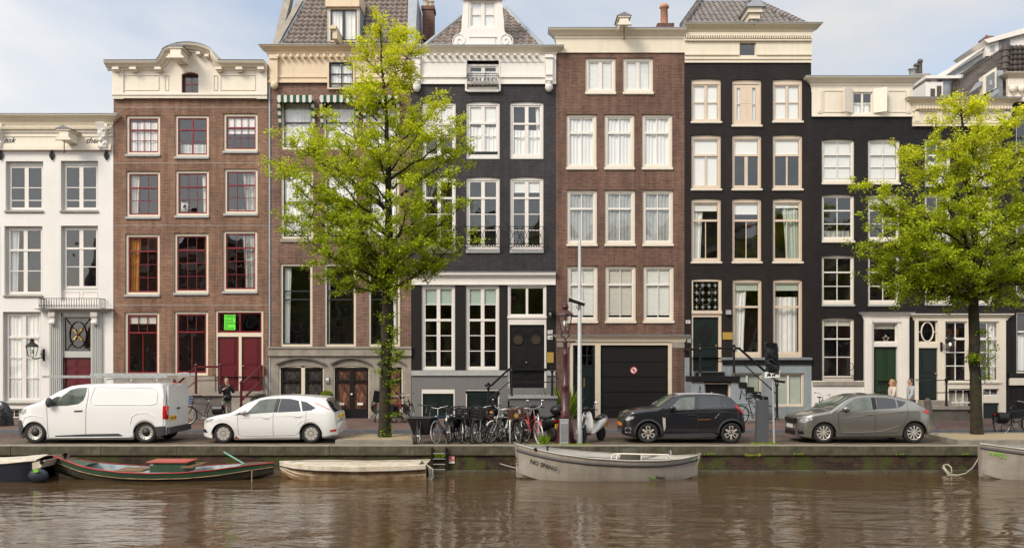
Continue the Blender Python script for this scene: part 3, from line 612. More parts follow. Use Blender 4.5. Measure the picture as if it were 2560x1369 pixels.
mb = MB(); mb.use('ivory')
for u in (290, 333, 395, 545, 596, 650): mb.box(X(u), X(u + 16), FD - .4, FD - .12, Z(181), Z(175)); mb.box(X(u + 2), X(u + 14), FD - .3, FD - .12, Z(184), Z(181))
for a in (-52, -25, 25, 52):
    u, v = cx_ + 58 * math.sin(R(a)), 158 - 20 * math.cos(R(a)); mb.box(X(u - 5), X(u + 5), FD - .38, FD - .12, Z(v + 3), Z(v - 3))
build('corbels', mb, parent=h)
w_ = window(h, 456, 183, 498, 234, cas='sashred', cw=2, sash='sashred', sw=1.6, cols=2, rows=(1, .9), bar=2, name='attic_window')
mb = MB(); mb.use('ivory')
for k in range(8):
    a, b = -1 + k / 4, -1 + (k + 1) / 4; mb.prism([(X(477 + 21 * a), Z(183 + 5 * a * a)), (X(477 + 21 * b), Z(183 + 5 * b * b)), (X(477 + 21 * b), Z(182)), (X(477 + 21 * a), Z(182))], FD - .1, FD + .1)
build('window_arch', mb, parent=h)
hoist(h, 461, 137, 168, 'ivory', 1.0, .62, 0)
mb = MB(); mb.use('zinc'); mb.box(X(480), X(498), FD + 1, FD + 2, Z(125), Z(112)); build('roof_vent', mb, parent=h)
mb = MB(); mb.use('zinc'); mb.box(X(672), X(676), FD - .04, FD + .05, Z(GB), Z(150)); build('downpipe', mb, parent=h)
# stoop
mb = MB(); mb.use('darkstone'); mb.box(X(507), X(660), FD - 1.1, FD, Z(GB), Z(986)); mb.use('stone'); mb.box(X(504), X(663), FD - 1.2, FD, Z(986), Z(982))
for k in range(5): mb.box(X(597), X(652), FD - 1.2 - .28 * (k + 1), FD - 1.2 - .28 * k + .02, Z(GB), Z(990 + 11.5 * k)); 
build('stoop', mb, parent=h)
mb = MB(); mb.use('winered'); y = FD - 1.1
for u, va, vb in ((461, 950, 1046), (513, 913, 984), (572, 913, 984)): mb.tube([(X(u), y, Z(vb)), (X(u), y, Z(va))], .055, 8); mb.ball((X(u), y, Z(va - 1)), .08, 8)
mb.tube([(X(440), y, Z(957)), (X(461), y, Z(957)), (X(471), y, Z(955)), (X(513), y, Z(916)), (X(572), y, Z(916))], .045, 6); mb.tube([(X(461), y, Z(995)), (X(513), y, Z(950)), (X(572), y, Z(948))], .022, 6)
for a, b in (((X(656), FD - .1, Z(914)), (X(648), FD - 2.5, Z(958))), ((X(656), FD - .1, Z(975)), (X(656), FD - .1, Z(912))), ((X(648), FD - 2.5, Z(1046)), (X(648), FD - 2.5, Z(953))), ((X(656), FD - .1, Z(950)), (X(648), FD - 2.5, Z(994)))): mb.tube([a, b], .05, 7)
mb.ball((X(648), FD - 2.5, Z(952)), .08, 8); build('stair_rail', mb, parent=h)

# ---- 3 purple brick house with striped awnings
h = house('purplish brick canal house with striped awnings and tiled mansard roof behind the left tree', 673, 1028)
A = [[(703, 248, 784, 374), (808, 248, 893, 374), (915, 248, 996, 374)], [(702, 426, 783, 597), (810, 426, 892, 597), (918, 426, 998, 597)], [(700, 658, 781, 866), (810, 658, 890, 866), (920, 658, 1000, 866)]]
G3 = [(697, 914, 810, 1046), (833, 914, 923, 1048), (948, 914, 1007, 1048)]
mb = MB(); facade(mb, 673, 208, 1028, 866, [o for r in A for o in r] + [(824, 208, 884, 222)], 'brick_purple'); facade(mb, 673, 889, 1028, GB, [(*g, 6) for g in G3], 'stone', y=FD - .02, rev=.25); mb.use('stone'); mb.box(X(671), X(1029), FD - .12, FD + .1, Z(889), Z(866)); mb.box(X(671), X(1029), FD - .16, FD - .12, Z(871), Z(867))
for g in G3:
    n = 12; a, b = X(g[0] - 6), X(g[2] + 6); d0, d1 = Z(g[1]) + .02, .28
    mb.use('darkstone'); mb.grid([[(a + (b - a) * k / n, FD - .14, d0 + d1 * (1 - (2 * k / n - 1) ** 2) + o) for k in range(n + 1)] for o in (0, .06)]); mb.grid([[(a + (b - a) * k / n, yy, d0 + d1 * (1 - (2 * k / n - 1) ** 2) + .06) for k in range(n + 1)] for yy in (FD - .14, FD - .02)])
carcass(mb, 673, 1028, 150, 'brick_purple'); facade(mb, 673, 150, 1028, 208, [(824, 150, 884, 208)], 'brick_purple')
for r in A:
    for o in r: soldier(mb, o[0] - 3, o[2] + 3, o[1] - 1, 15, 4, 'brick_purple')
build('wall', mb, parent=h); interior(h, 673, 1028, 215, 1045, (400, 635, 888), (795, 905))
BS = dict(cas='creamframe', cw=6, sash='blacksash', sw=2.6, bar=2, hw=3, cols=1)
for j, o in enumerate(A[0]): window(h, *o, rows=(.9, 1.1), heavy=(0,), inside=[('sheer', 1, 'sheer')], **BS)
for j, o in enumerate(A[1]): window(h, *o, rows=(1, 1.2), heavy=(0,), inside=[('sheer', 1, 'sheer')], sill=('stone', 8, 1), **BS)
for j, o in enumerate(A[2]): window(h, *o, rows=(.72, .25, 1.3), heavy=(0, 1), inside=[[('left', .25, 'sheer')], [('left', .08, 'sheer')], [('right', .2, 'sheer')]][j], **BS)
M['awn_green'] = mat('awn_green', (.012, .07, .04), .85); M['awn_white'] = mat('awn_white', (.58, .56, .50), .85)
for o in A[0]:
    mb = MB(); x0, x1 = X(o[0] - 2), X(o[2] + 1); n = 11; zt, zv, y2 = Z(246), Z(262), FD - .45
    for k in range(n):
        a, b = x0 + (x1 - x0) * k / n, x0 + (x1 - x0) * (k + 1) / n; mb.use('awn_green' if k % 2 else 'awn_white')
        mb.box(a, b, y2, FD - .01, zt - .03, zt); mb.face([(a, y2 - .004, zv), ((a + b) / 2, y2 - .004, zv - .05), (b, y2 - .004, zv), (b, y2 - .004, zt), (a, y2 - .004, zt)])
    for x_ in (x0, x1):
        m_ = 8
        for k in range(m_):
            mb.use('awn_green' if k % 2 else 'awn_white'); za, zb = zt - .03 - 1.15 * k / m_, zt - .03 - 1.15 * (k + 1) / m_; wa, wb = .3 * (1 - k / m_) + .05, .3 * (1 - (k + 1) / m_) + .05
            mb.box(x_ - .03, x_ + .03, FD - wb, FD - .01, zb, za); mb.face([(x_ - .06, FD - wa, za), (x_ + .06, FD - wa, za), (x_ + .06, FD - wb, zb), (x_ - .06, FD - wb, zb)])
    build('awning', mb, parent=h)
cornice(h, 673, 1028, 119, 141, 'tan', .5, capm='zinc'); dentils(h, 690, 1020, 141, 148, 20, 'tan', .3, .38)
op = (824, 157, 884, 222)
mb = MB(); facade(mb, 673, 141, 1028, 209, [(824, 157, 884, 209)], 'tan', y=FD - .08, rev=.2); mb.use('tan'); mb.box(X(673), X(824), FD - .12, FD - .08, Z(196), Z(191)); mb.box(X(884), X(1028), FD - .12, FD - .08, Z(196), Z(191)); mb.box(X(673), X(820), FD - .13, FD - .08, Z(209), Z(204)); mb.box(X(888), X(1028), FD - .13, FD - .08, Z(209), Z(204))
for u in (688, 1017):
    mb.box(X(u - 9), X(u + 9), FD - .22, FD - .08, Z(210), Z(142)); mb.box(X(u - 11), X(u + 11), FD - .28, FD - .08, Z(152), Z(142)); mb.use('tan', True); mb.ball((X(u), FD - .14, Z(215)), .17, 10, (1, .8, 1.1)); mb.use('tan')
mb.box(X(820), X(824), FD - .14, FD + .05, Z(222), Z(156)); mb.box(X(884), X(888), FD - .14, FD + .05, Z(222), Z(156)); mb.box(X(820), X(888), FD - .14, FD + .05, Z(225), Z(222))
build('frieze', mb, parent=h)
window(h, 824, 157, 884, 222, cas='blacksash', cw=2, sash='blacksash', sw=1.6, cols=2, rows=(1, 1.3), bar=3, rec=-.04, inside=[('sheer', .9, 'sheer')], name='attic_window')
mb = MB(); yA, yB, zA, zB = FD + .1, FD + 2.2, Z(117), Z(-60)
sl_ = (X(760) - X(707)) / (Z(-30) - Z(117)); lx = lambda t: X(700) + (X(742) - X(700)) * t; rx = lambda t: X(1024) + (X(1010) - X(1024)) * t
tiles(mb, lx, rx, yA, yB, zA, zB, 'tile'); mb.use('tile'); mb.box(X(742), X(1010), yB, FD + 8.5, zB - .5, zB); build('roof', mb, parent=h)
mb = MB(); mb.use('stone'); mb.prism([(yA - .1, zA), (yA + .35, zA), (yB + .3, zB), (yB - .15, zB)], X(680), X(698), 'x')
build('roof_coping', mb, parent=h)
mb = MB(); mb.use('stone')
for (ua, ub, w_) in ((686, 728, 14),): mb.grid([[(X(ua - w_ / 2), yA - .15, zA), (X(ua + w_ / 2), yA - .15, zA)], [(X(ub - w_ / 2), yB - .15, zB), (X(ub + w_ / 2), yB - .15, zB)]]); mb.grid([[(X(ua - w_ / 2), yA - .15, zA), (X(ub - w_ / 2), yB - .15, zB)], [(X(ua - w_ / 2), FD + 8, zA), (X(ub - w_ / 2), FD + 8, zB)]])
mb.use('zinc'); mb.grid([[(X(693), yA - .05, zA), (X(702), yA - .02, zA)], [(X(735), yB - .05, zB), (X(744), yB - .02, zB)]]); build('verge', mb, parent=h)
mb = MB(); mb.use('zinc'); mb.grid([[(X(1018), yA - .1, zA), (X(1038), yA - .1, zA), (X(1038), FD + 8, zA)], [(X(1006), yB - .1, zB), (X(1030), yB - .1, zB), (X(1030), FD + 8, zB)]]); build('verge', mb, parent=h)
# dormer
mb = MB(); mb.use('zinc'); mb.box(X(812), X(897), FD + .3, FD + 3, Z(118), Z(100)); mb.box(X(815), X(819), FD + .25, FD + 3, Z(100), Z(8)); mb.box(X(893), X(897), FD + .25, FD + 3, Z(100), Z(8)); mb.use('tan'); mb.box(X(812), X(897), FD + .1, FD + 3, Z(14), Z(-30)); dm = build('dormer', mb, parent=h)
window(h, 819, 14, 893, 100, cas='tan', cw=4, sash='blacksash', sw=3, cols=2, rows=(1,), mull=7, rec=.1, y=FD + .15, inside=[('sheer', 1, 'sheer')], name='dormer_window')
mb = MB(); mb.use('tan'); mb.prism([(X(832), Z(86)), (X(853), Z(86)), (X(851), Z(94)), (X(836), Z(94))], FD - 1.0, FD + .3); mb.box(X(843), X(853), FD - .9, FD + .3, Z(116), Z(94)); build('hoist_beam', mb, parent=h)
# basement grilles and doors
M['copper_back'] = M['copperdoor']
def grille(house, u0, v0, u1, v1, back, cols, name='iron_grille'):
    mb = MB(); mb.use(back); mb.box(X(u0) + .02, X(u1) - .02, FD + .16, FD + .18, Z(v1), Z(v0)); mb.use('black'); wq = (u1 - u0) / cols
    for c in range(cols):
        a, b = X(u0 + wq * c), X(u0 + wq * (c + 1)); t = .09; y = FD + .06
        mb.box(a, a + t, y, y + .08, Z(v1), Z(v0)); mb.box(b - t, b, y, y + .08, Z(v1), Z(v0)); mb.box(a + t, b - t, y, y + .08, Z(v0) - t, Z(v0)); mb.box(a + t, b - t, y, y + .08, Z(v0 + 34) - .04, Z(v0 + 34) + .04); mb.box(a + t, b - t, y, y + .08, Z(v1), Z(v1) + .45)
        mid = (a + b) / 2; z0, z1 = Z(v1) + .45, Z(v0) - t; hw_ = (b - a) / 2 - t
        for s in (-1, 1):
            mb.tube([(mid + s * hw_ * f, y, z0 + (z1 - z0) * g) for f, g in ((.25, 0), (.3, .2), (.75, .35), (.4, .5), (.25, .62), (.8, .72), (.5, .9), (.15, 1))], .016, 4, False)
            mb.tube([(mid + s * hw_ * f, y + .01, z0 + (z1 - z0) * g) for f, g in ((.6, 0), (.62, .35), (.1, .55), (.55, .75), (.9, .95))], .014, 4, False)
        for q in range(5): an = math.pi * (q + .5) / 5; mb.tube([(mid, y, z1 - .45), (mid + hw_ * math.cos(an), y, z1 - .45 + .42 * math.sin(an))], .012, 4, False)
    return build(name, mb, parent=house)
grille(h, 701, 918, 753, 1046, 'interior', 1); grille(h, 762, 918, 807, 1046, 'interior', 1); dd = grille(h, 836, 918, 921, 1048, 'copperdoor', 2, 'door'); grille(h, 951, 918, 1004, 1048, 'copperdoor', 1, 'door')
mb = MB(); mb.use('white'); mb.box(X(847), X(860), FD + .03, FD + .06, Z(1012), Z(1006)); mb.box(X(893), X(907), FD + .03, FD + .06, Z(1012), Z(1006)); mb.ball((X(879), FD + .02, Z(985)), .05, 8); build('mail_slot', mb, parent=dd)
mb = MB(); mb.use('creamframe')
for a, b, c, d in ((697, 914, 701, 1046), (753, 914, 762, 1046), (807, 914, 810, 1046), (697.1, 914, 809.9, 918), (833, 914, 836, 1048), (921, 914, 923, 1048), (833.1, 914, 922.9, 917.9), (948, 914, 951, 1048), (1004, 914, 1007, 1048), (948.1, 914, 1006.9, 917.9)): mb.box(X(a), X(c), FD + .02, FD + .14, Z(d), Z(b))
build('door_frames', mb, parent=h)
mb = MB(); mb.use('slategrey'); mb.box(X(815), X(824), FD - .08, FD - .02, Z(957), Z(942)); mb.use('white'); mb.box(X(816), X(823), FD - .085, FD - .08, Z(950), Z(944)); build('house_number_plate', mb, parent=h)

# ---- 4 charcoal house with neck dormer
h = house('charcoal painted canal house with white entablature, white neck dormer and grey ground floor', 1029, 1390)
c3 = [(1055.5, 1139), (1165.5, 1249), (1275, 1358.5)]
A = [[(a, 254, b, 397, 3) for a, b in c3], [(a, 442, b, 624, 3) for a, b in c3]]
Gw = [(1054, 713, 1137.5, 925), (1164.5, 713, 1248, 925), (1269, 713, 1366, 969)]
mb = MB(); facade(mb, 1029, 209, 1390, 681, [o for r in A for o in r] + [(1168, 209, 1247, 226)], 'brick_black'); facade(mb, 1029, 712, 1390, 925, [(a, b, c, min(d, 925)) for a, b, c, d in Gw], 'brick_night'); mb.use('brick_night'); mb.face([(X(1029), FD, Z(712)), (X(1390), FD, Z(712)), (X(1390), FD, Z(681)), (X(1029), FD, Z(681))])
facade(mb, 1029, 925, 1390, GB, [(1269, 925, 1366, 969), (1053.5, 971, 1137, 1046), (1164, 973, 1248, 1046)], 'greybase', y=FD - .03); mb.use('greysill'); mb.box(X(1029), X(1268), FD - .1, FD - .03, Z(938), Z(926)); mb.box(X(1367), X(1388), FD - .1, FD - .03, Z(938), Z(926))
carcass(mb, 1029, 1390, 150, 'brick_black'); facade(mb, 1029, 150, 1390, 209, [(1168, 153, 1247, 209)], 'brick_black'); build('wall', mb, parent=h)
for r in A:
    for o in r: soldier(mb, o[0] - 3, o[2] + 3, o[1] - 1, 15, 4, 'brick_black')
interior(h, 1029, 1390, 215, 1045, (420, 700, 958), (1152, 1262))
WW = dict(cas='white', cw=5, sash='white', sw=4, cols=2, mull=9, bar=2)
I = [[[('slats', .6, 'blind')], [('blind', .38, 'blind'), ('sheer', .55, 'sheer')], [('right', .16, 'sheer'), ('sheer', .5, 'sheer')]], [[], [], [('blind', .15, 'sheer')]]]
for j in range(3): window(h, *A[0][j][:4], arch=3, rows=(1.1, .85, 1.1), heavy=(0,), hw=5, inside=I[0][j], top=8, bot=14 if j == 1 else 9, **WW)
mb = MB(); mb.use('black'); mb.box(X(1171), X(1244), FD + .06, FD + .068, Z(385), Z(378)); build('vent_slot', mb, parent=h)
for j in range(3): window(h, *A[1][j][:4], arch=3, rows=(1, 1, 1, 1), heavy=(0,), hw=5, inside=I[1][j], top=8, sill=('greysill', 8, .5), **WW)
for j in range(2): window(h, *Gw[j], rows=(1, 1, 1, 1, 1), heavy=(1,), hw=6, inside=[('blind', .19, 'blind_green')], top=5, label=None, **WW)
for a, b in c3:
    mb = MB(); mb.use('blackmatt'); y = FD - .22; x0, x1 = X(a - 2), X(b + 1); z0, z1 = Z(618), Z(568)
    for z_ in (z0, z1, z0 + .12): mb.tube([(x0, FD, z_), (x0, y, z_), (x1, y, z_), (x1, FD, z_)], .014, 4)
    for k in range(5):
        c = x0 + (x1 - x0) * (k + .5) / 5
        for s in (-1, 1): mb.tube([(c, y, z0), (c + s * .1, y, z0 + .25), (c, y, z0 + .45), (c + s * .13, y, z1)], .012, 4, False)
    mb.tube([(x0, y, z0), (x0, y, z1 + .08)], .02, 4); mb.tube([(x1, y, z0), (x1, y, z1 + .08)], .02, 4)
    mb.use('white', True)
    for k in range(14): mb.ball((x0 + (x1 - x0) * (k + .5) / 14, y - .02, z0 + .02 + .02 * (k % 2)), .03, 6)
    build('balcony_rail', mb, parent=h)
cornice(h, 1029, 1389, 681, 712, 'white', .28, [(0, 0), (.08, 0), (.08, .12), (.04, .14), (.04, .55), (.1, .6), (.12, .7), (.26, .78), (.28, .95), (.28, 1), (0, 1)], 'entablature', capm='slategrey', ext=(0, 0))
cornice(h, 1031, 1387, 121, 141, 'ivory', .5, capm='zinc'); dentils(h, 1062, 1350, 141.5, 145, 16, 'white', .34, .4)
mb = MB(); facade(mb, 1029, 141, 1390, 212, [(1168, 153, 1247, 212)], 'white', y=FD - .08, rev=.25); mb.use('white')
panels(mb, [(1054, 156, 1166, 190), (1249, 156, 1362, 190)], FD - .08, .03); mb.box(X(1052), X(1166), FD - .14, FD - .08, Z(196), Z(191)); mb.box(X(1249), X(1364), FD - .14, FD - .08, Z(196), Z(191)); mb.box(X(1029), X(1390), FD - .1, FD - .081, Z(212), Z(206))
for u in (1043, 1372):
    mb.box(X(u - 9), X(u + 9), FD - .24, FD - .08, Z(206), Z(142)); mb.box(X(u - 9), X(u + 9), FD - .3, FD - .24, Z(193), Z(187)); mb.box(X(u - 10), X(u + 10), FD - .3, FD - .08, Z(150), Z(142)); mb.use('white', True); mb.ball((X(u), FD - .17, Z(220)), .19, 10, (.9, .8, 1.2)); mb.lathe([(.17, Z(212)), (.12, Z(218)), (.16, Z(222)), (.001, Z(230))], (X(u), FD - .17, 0), 10); mb.use('white')
mb.box(X(1163), X(1168), FD - .14, FD + .1, Z(230), Z(210)); mb.box(X(1247), X(1252), FD - .14, FD + .1, Z(230), Z(210)); mb.box(X(1168), X(1247), FD - .14, FD + .1, Z(232), Z(226))
build('frieze', mb, parent=h)
window(h, 1168, 160, 1247, 222, cas='white', cw=5, sash='white', sw=3, cols=2, rows=(1, 1), mull=9, bar=2, rec=.05, inside=[('sheer', .8, 'sheer')], name='attic_window')
mb = MB(); mb.use('blackmatt'); y = FD - .3; x0, x1 = X(1168), X(1246)
for z_ in (Z(190), Z(195), Z(222)): mb.tube([(x0, FD, z_), (x0, y, z_), (x1, y, z_), (x1, FD, z_)], .016, 4)
for k in range(8):
    c = x0 + (x1 - x0) * (k + .5) / 8; mb.tube([(c, y, Z(222)), (c, y, Z(190))], .01, 4)
    for s in (-1, 1): mb.tube([(c, y, Z(221)), (c + s * .07, y, Z(212)), (c, y, Z(204)), (c + s * .07, y, Z(197))], .011, 4, False)
build('balcony_rail', mb, parent=h)
# hipped roof and neck dormer
mb = MB(); yA, zA = FD + .15, Z(119); zB = Z(-60); yB = FD + 3.4
tiles(mb, lambda t: X(1053 + (1170 - 1053) * t), lambda t: X(1363 - (1363 - 1262) * t), yA, yB, zA, zB, 'tile', .30, .33)
mb.use('tile'); mb.face([(X(1053), yA, zA), (X(1053), FD + 9, zA), (X(1170), FD + 7, zB), (X(1170), yB, zB)]); mb.face([(X(1363), FD + 9, zA), (X(1363), yA, zA), (X(1262), yB, zB), (X(1262), FD + 7, zB)])
mb.face([(X(1170), yB, zB), (X(1262), yB, zB), (X(1262), FD + 7, zB), (X(1170), FD + 7, zB)]); build('roof', mb, parent=h)
for a, b in ((1053, 1170), (1363, 1262)): mb = MB(); mb.use('zinc'); mb.tube([(X(a), yA, zA), (X(b), yB, zB)], .11, 6); build('hip_flashing', mb, parent=h)
mb = MB(); mb.use('white'); y0, y1 = FD - .02, FD + .28
S_ = [(0, 119), (72, 119), (73, 106), (70, 96), (62, 88), (55, 80), (53, 70), (53, 55), (50, 30), (48, 0), (48, -70), (0, -70)]
for s in (-1, 1): 
    pts = [(X(1207 + s * a), Z(v)) for a, v in S_]
    # leave the window free: split around it
    inn = 36
    side = [(inn, 119)] + S_[1:-1] + [(inn, -70)]; mb.prism([(X(1207 + s * a), Z(v)) for a, v in side], y0, y1)
mb.box(X(1171), X(1243), y0, y1, Z(119), Z(72)); mb.box(X(1171), X(1243), y0, y1, Z(0), Z(-70))
mb.box(X(1150), X(1264), y0 - .1, y0 - .001, Z(2), Z(-4)); mb.box(X(1173), X(1241), y0 - .06, y0 - .001, Z(95), Z(92)); mb.box(X(1176), X(1238), y0 - .03, y0 - .001, Z(117), Z(96))
for s in (-1, 1):
    scroll(mb, (X(1207 + s * 57), Z(102)), .35, .03, -1.4, 1.6, y0 - .01, .025, 30, s)
build('neck_dormer', mb, parent=h)
window(h, 1171, 0, 1243, 72, cas='white', cw=5, sash='white', sw=2.5, cols=2, rows=(1, 1), mull=9, bar=2, y=FD - .02, rec=.03, inside=[('blind', 1, 'blind')], name='dormer_window')
chimney(h, 1056, 1084, 16, 100, FD + 3, [(1063, .13, .5, 'ivory'), (1076, .13, .4, 'ivory')], D=FD + 3)
# entrance
mb = MB(); mb.use('white'); y0, y1 = FD + .03, FD + .2
for a, b, c, d in ((1269, 713, 1274, 969), (1361, 713, 1366, 969), (1274, 713, 1361, 717), (1274, 788, 1361, 811)): mb.box(X(a), X(c), y0, y1, Z(d), Z(b))
mb.box(X(1268), X(1367), y0 - .05, y0, Z(795), Z(790)); mb.box(X(1270), X(1365), y0 - .02, y0, Z(716), Z(713)); build('door_frame', mb, parent=h)
window(h, 1274, 717, 1361, 788, cw=0, sash='white', sw=3, cols=2, rows=(1,), mull=6, rec=.04, name='transom_window')
d = door(h, 1274, 812, 1361, 968, 'black', 2, pan=((.25, .52, .75, .68), (.14, .76, .86, .86), (.14, .89, .86, .97)), knob=(1316,))
mb = MB(); mb.use('black')
for u in (1295, 1340):
    x_, z_ = X(u), Z(845)
    for r in (.26, .32, .38): mb.tube([(x_ + r * math.cos(a), FD + .1, z_ + r * .95 * math.sin(a) + .05) for a in [math.pi * k / 12 for k in range(13)]], .018, 4)
    mb.tube([(x_ + .22 * math.cos(a), FD + .1, z_ - .05 + .22 * math.sin(a)) for a in [2 * math.pi * k / 18 for k in range(19)]], .022, 4)
build('door_moulding', mb, parent=d)
M['porthole'] = mat('porthole', (.06, .045, .035), .08, spec=.8)
for u in (1295, 1340): mb = MB(); mb.use('porthole'); mb.lathe([(.2, 0), (.001, .002)], (X(u), FD + .108, Z(845) - .05), 20, 'y'); build('door_light', mb, parent=d)
mb = MB(); mb.use('greybase'); mb.box(X(1274), X(1388), FD - 1.3, FD - .03, Z(GB), Z(992)); mb.use('greysill'); mb.box(X(1270), X(1390), FD - 1.38, FD - .03, Z(992), Z(986))
mb.use('greybase')
for k in range(5): mb.box(X(1270 - 10 * (k + 1)), X(1270 - 10 * k), FD - 1.3, FD - .03, Z(GB), Z(998 + 9.5 * k))
build('stoop', mb, parent=h)
mb = MB(); mb.use('black'); y = FD - 1.3
for u, va, vb in ((1223, 960, 1040), (1279, 920, 986), (1377, 920, 986)): mb.lathe([(.08, Z(vb)), (.05, Z(vb) + .1), (.04, Z(va) - .2), (.075, Z(va) - .1), (.05, Z(va)), (.08, Z(va) + .05), (.001, Z(va) + .12)], (X(u), y, 0), 8)
mb.tube([(X(1214), y, Z(961)), (X(1230), y, Z(961)), (X(1272), y, Z(922)), (X(1384), y, Z(922))], .045, 6); mb.tube([(X(1223), y, Z(995)), (X(1272), y, Z(953)), (X(1384), y, Z(953))], .022, 6); build('stair_rail', mb, parent=h)
for a, b in ((1053.5, 1137), (1164, 1248)):
    mb = MB(); mb.use('white'); mb.box(X(a), X(b), FD - .01, FD + .12, Z(983 if a < 1100 else 976), Z(972)); mb.box(X(a), X(a + 3), FD - .01, FD + .12, Z(1046), Z(983)); mb.box(X(b - 3), X(b), FD - .01, FD + .12, Z(1046), Z(983)); mb.use('dark_door'); mb.box(X(a + 3), X(b - 3), FD + .06, FD + .1, Z(1046), Z(976)); mb.box(X((a + b) / 2 - 1), X((a + b) / 2 + 1), FD + .04, FD + .06, Z(1046), Z(984))
    panels(mb, [(a + 8, 992, (a + b) / 2 - 5, 1040), ((a + b) / 2 + 5, 992, b - 8, 1040)], FD + .06, .02); build('basement_hatch', mb, parent=h)
M['plaque_white'] = mat('plaque_white', (.72, .70, .64), .5)
for (a, b, c, d_, t_) in ((1369, 825, 1382, 834, '772'), (1369, 838, 1382, 848, '180')):
    mb = MB(); mb.use('plaque_white'); mb.box(X(a), X(c), FD - .03, FD - .002, Z(d_), Z(b)); p = build('house_number_plate', mb, parent=h); text('lettering', t_, .13, .003, 'black', p, (X(a + 1.5), FD - .034, Z(d_ - 1.5)))
mb = MB(); mb.use('gold'); mb.box(X(1367.5), X(1384), FD - .05, FD - .02, Z(906), Z(880)); build('name_plate', mb, parent=h)
lantern('small black wall lantern beside the arched black double door of the charcoal house', 1375, 783, FD, 1, .75)

# ---- 5 brown brick house with the garage
h = house('plain brown brick canal house with cream windows above a wide black garage door', 1390, 1710)
A = [[(1463.5, 145, 1539, 231), (1557.7, 145, 1633, 231)], [(a, 286, b, 419) for a, b in ((1416, 1491.5), (1511, 1586), (1605, 1681))], [(a, 475, b, 610) for a, b in ((1417, 1492.5), (1512, 1588), (1606.5, 1683))], [(a, 664, b, 802) for a, b in ((1418, 1494), (1513, 1589.5), (1608, 1684.5))]]
mb = MB(); facade(mb, 1390, 132, 1711, 836, [o for r in A for o in r], 'brick_brown'); facade(mb, 1390, 836, 1711, GB, [(1424, 855, 1680, GB)], 'brick_brown'); carcass(mb, 1390, 1711, 110, 'brick_brown'); mb.use('brick_brown'); mb.face([(X(1390), FD, Z(132)), (X(1711), FD, Z(132)), (X(1711), FD, Z(110)), (X(1390), FD, Z(110))])
for r in A:
    for o in r: mb.use('brick_brown'); mb.box(X(o[0] - 1), X(o[2] + 1), FD - .02, FD, Z(o[1]), Z(o[1] - 3))
mb.use('stone'); mb.box(X(1392), X(1424), FD - .03, FD, Z(867), Z(854)); mb.box(X(1680), X(1711), FD - .03, FD, Z(869), Z(854)); build('wall', mb, parent=h)
interior(h, 1390, 1711, 140, 840, (258, 447, 640), (1500, 1597))
IV = dict(cas='ivory', cw=6.5, sash='white', sw=3, bar=2, sill=('ivory', 5, 1))
for j in range(2): window(h, *A[0][j], cols=2, rows=(1,), mull=9, inside=[('slats', 1, 'blind')], **IV)
I = [[('sheer', 1, 'sheer')], [('sheer', 1, 'sheer')], [('sheer', 1, 'sheer')]], [[('sheer', 1, 'greysill')]] * 3, [[('slats', .97, 'blind')], [('slats', .97, 'drape')], [('slats', .97, 'blind')]]  # middle row: grey sheers added, their colour standing in for the sky's reflection
for i in range(3):
    for j in range(3): window(h, *A[i + 1][j], cols=2, rows=(.46, 1), heavy=(0,), hw=5, inside=I[i][j], **IV)
cornice(h, 1392, 1708, 78, 104, 'cream', .5, capm='zinc', ext=(1, .2)); band(h, 1390, 103, 1711, 133, 'cream', .06, 'frieze')
hoist(h, 1553, 62, 88, 'ivory', 1.0, .5, 26)
chimney(h, 1646, 1682, 60, 100, FD + 1.5, [(1664, .17, 1.0, 'terracotta')], D=FD + 1.5)
mb = MB(); mb.use('terracotta', True)
for k in range(5): mb.lathe([(.18, 0), (.2, .2), (.15, .3)], (X(1520 + k * 9), FD + 2, Z(78 - 3.5 * k)), 10)
mb.use('zinc'); mb.lathe([(.06, 0), (.06, .4), (.1, .42), (.001, .5)], (X(1541), FD + 2, Z(66)), 8); build('ridge_tiles', mb, parent=h)
cornice(h, 1394, 1712, 838, 854, 'creamframe', .26, name='shop_cornice', capm='slategrey')
mb = MB(); mb.use('creamframe'); y0, y1 = FD + .02, FD + .2
for a, b, c, d in ((1424, 855, 1432.5, GB), (1488, 855, 1501.5, GB), (1671, 855, 1680, GB), (1432.5, 855, 1488, 862), (1501.5, 855, 1671, 862)): mb.box(X(a), X(c), y0, y1, Z(d), Z(b))
build('door_frame', mb, parent=h)
mb = MB(); mb.use('blackmatt'); mb.box(X(1501.5), X(1671), FD + .14, FD + .2, Z(1048), Z(862))
for v0, v1 in ((875, 904), (905, 941), (942.5, 979), (980.5, 1018), (1019.5, 1048)): mb.box(X(1506), X(1667), FD + .1, FD + .139, Z(v1), Z(v0 + .3))
mb.box(X(1537), X(1600), FD + .085, FD + .1, Z(1029), Z(1027.5)); gd = build('garage_door', mb, parent=h)
def round_sign(x_, y, z_, r, parent, name='no_parking_sign'):
    mb = MB(); M.setdefault('sign_red', mat('sign_red', (.62, .04, .04), .4)); M.setdefault('sign_white', mat('sign_white', (.78, .77, .74), .4))
    mb.use('sign_red'); mb.lathe([(r, .01), (r, 0), (.001, -.001)], (x_, y - .008, z_), 24, 'y', False); mb.use('sign_white'); mb.lathe([(r * .78, 0), (.001, -.001)], (x_, y - .014, z_), 24, 'y', False)
    mb.use('sign_red'); d = r * .55; t = r * .09; mb.prism([(x_ - d - t, z_ + d - t), (x_ - d + t, z_ + d + t), (x_ + d + t, z_ - d + t), (x_ + d - t, z_ - d - t)], y - .034, y - .03); s = build(name, mb, parent=parent)
    text('lettering', 'P', r * 1.35, .003, 'black', s, (x_ - r * .3, y - .02, z_ - r * .47)); return s
round_sign(X(1585), FD + .09, Z(925), .15, gd)
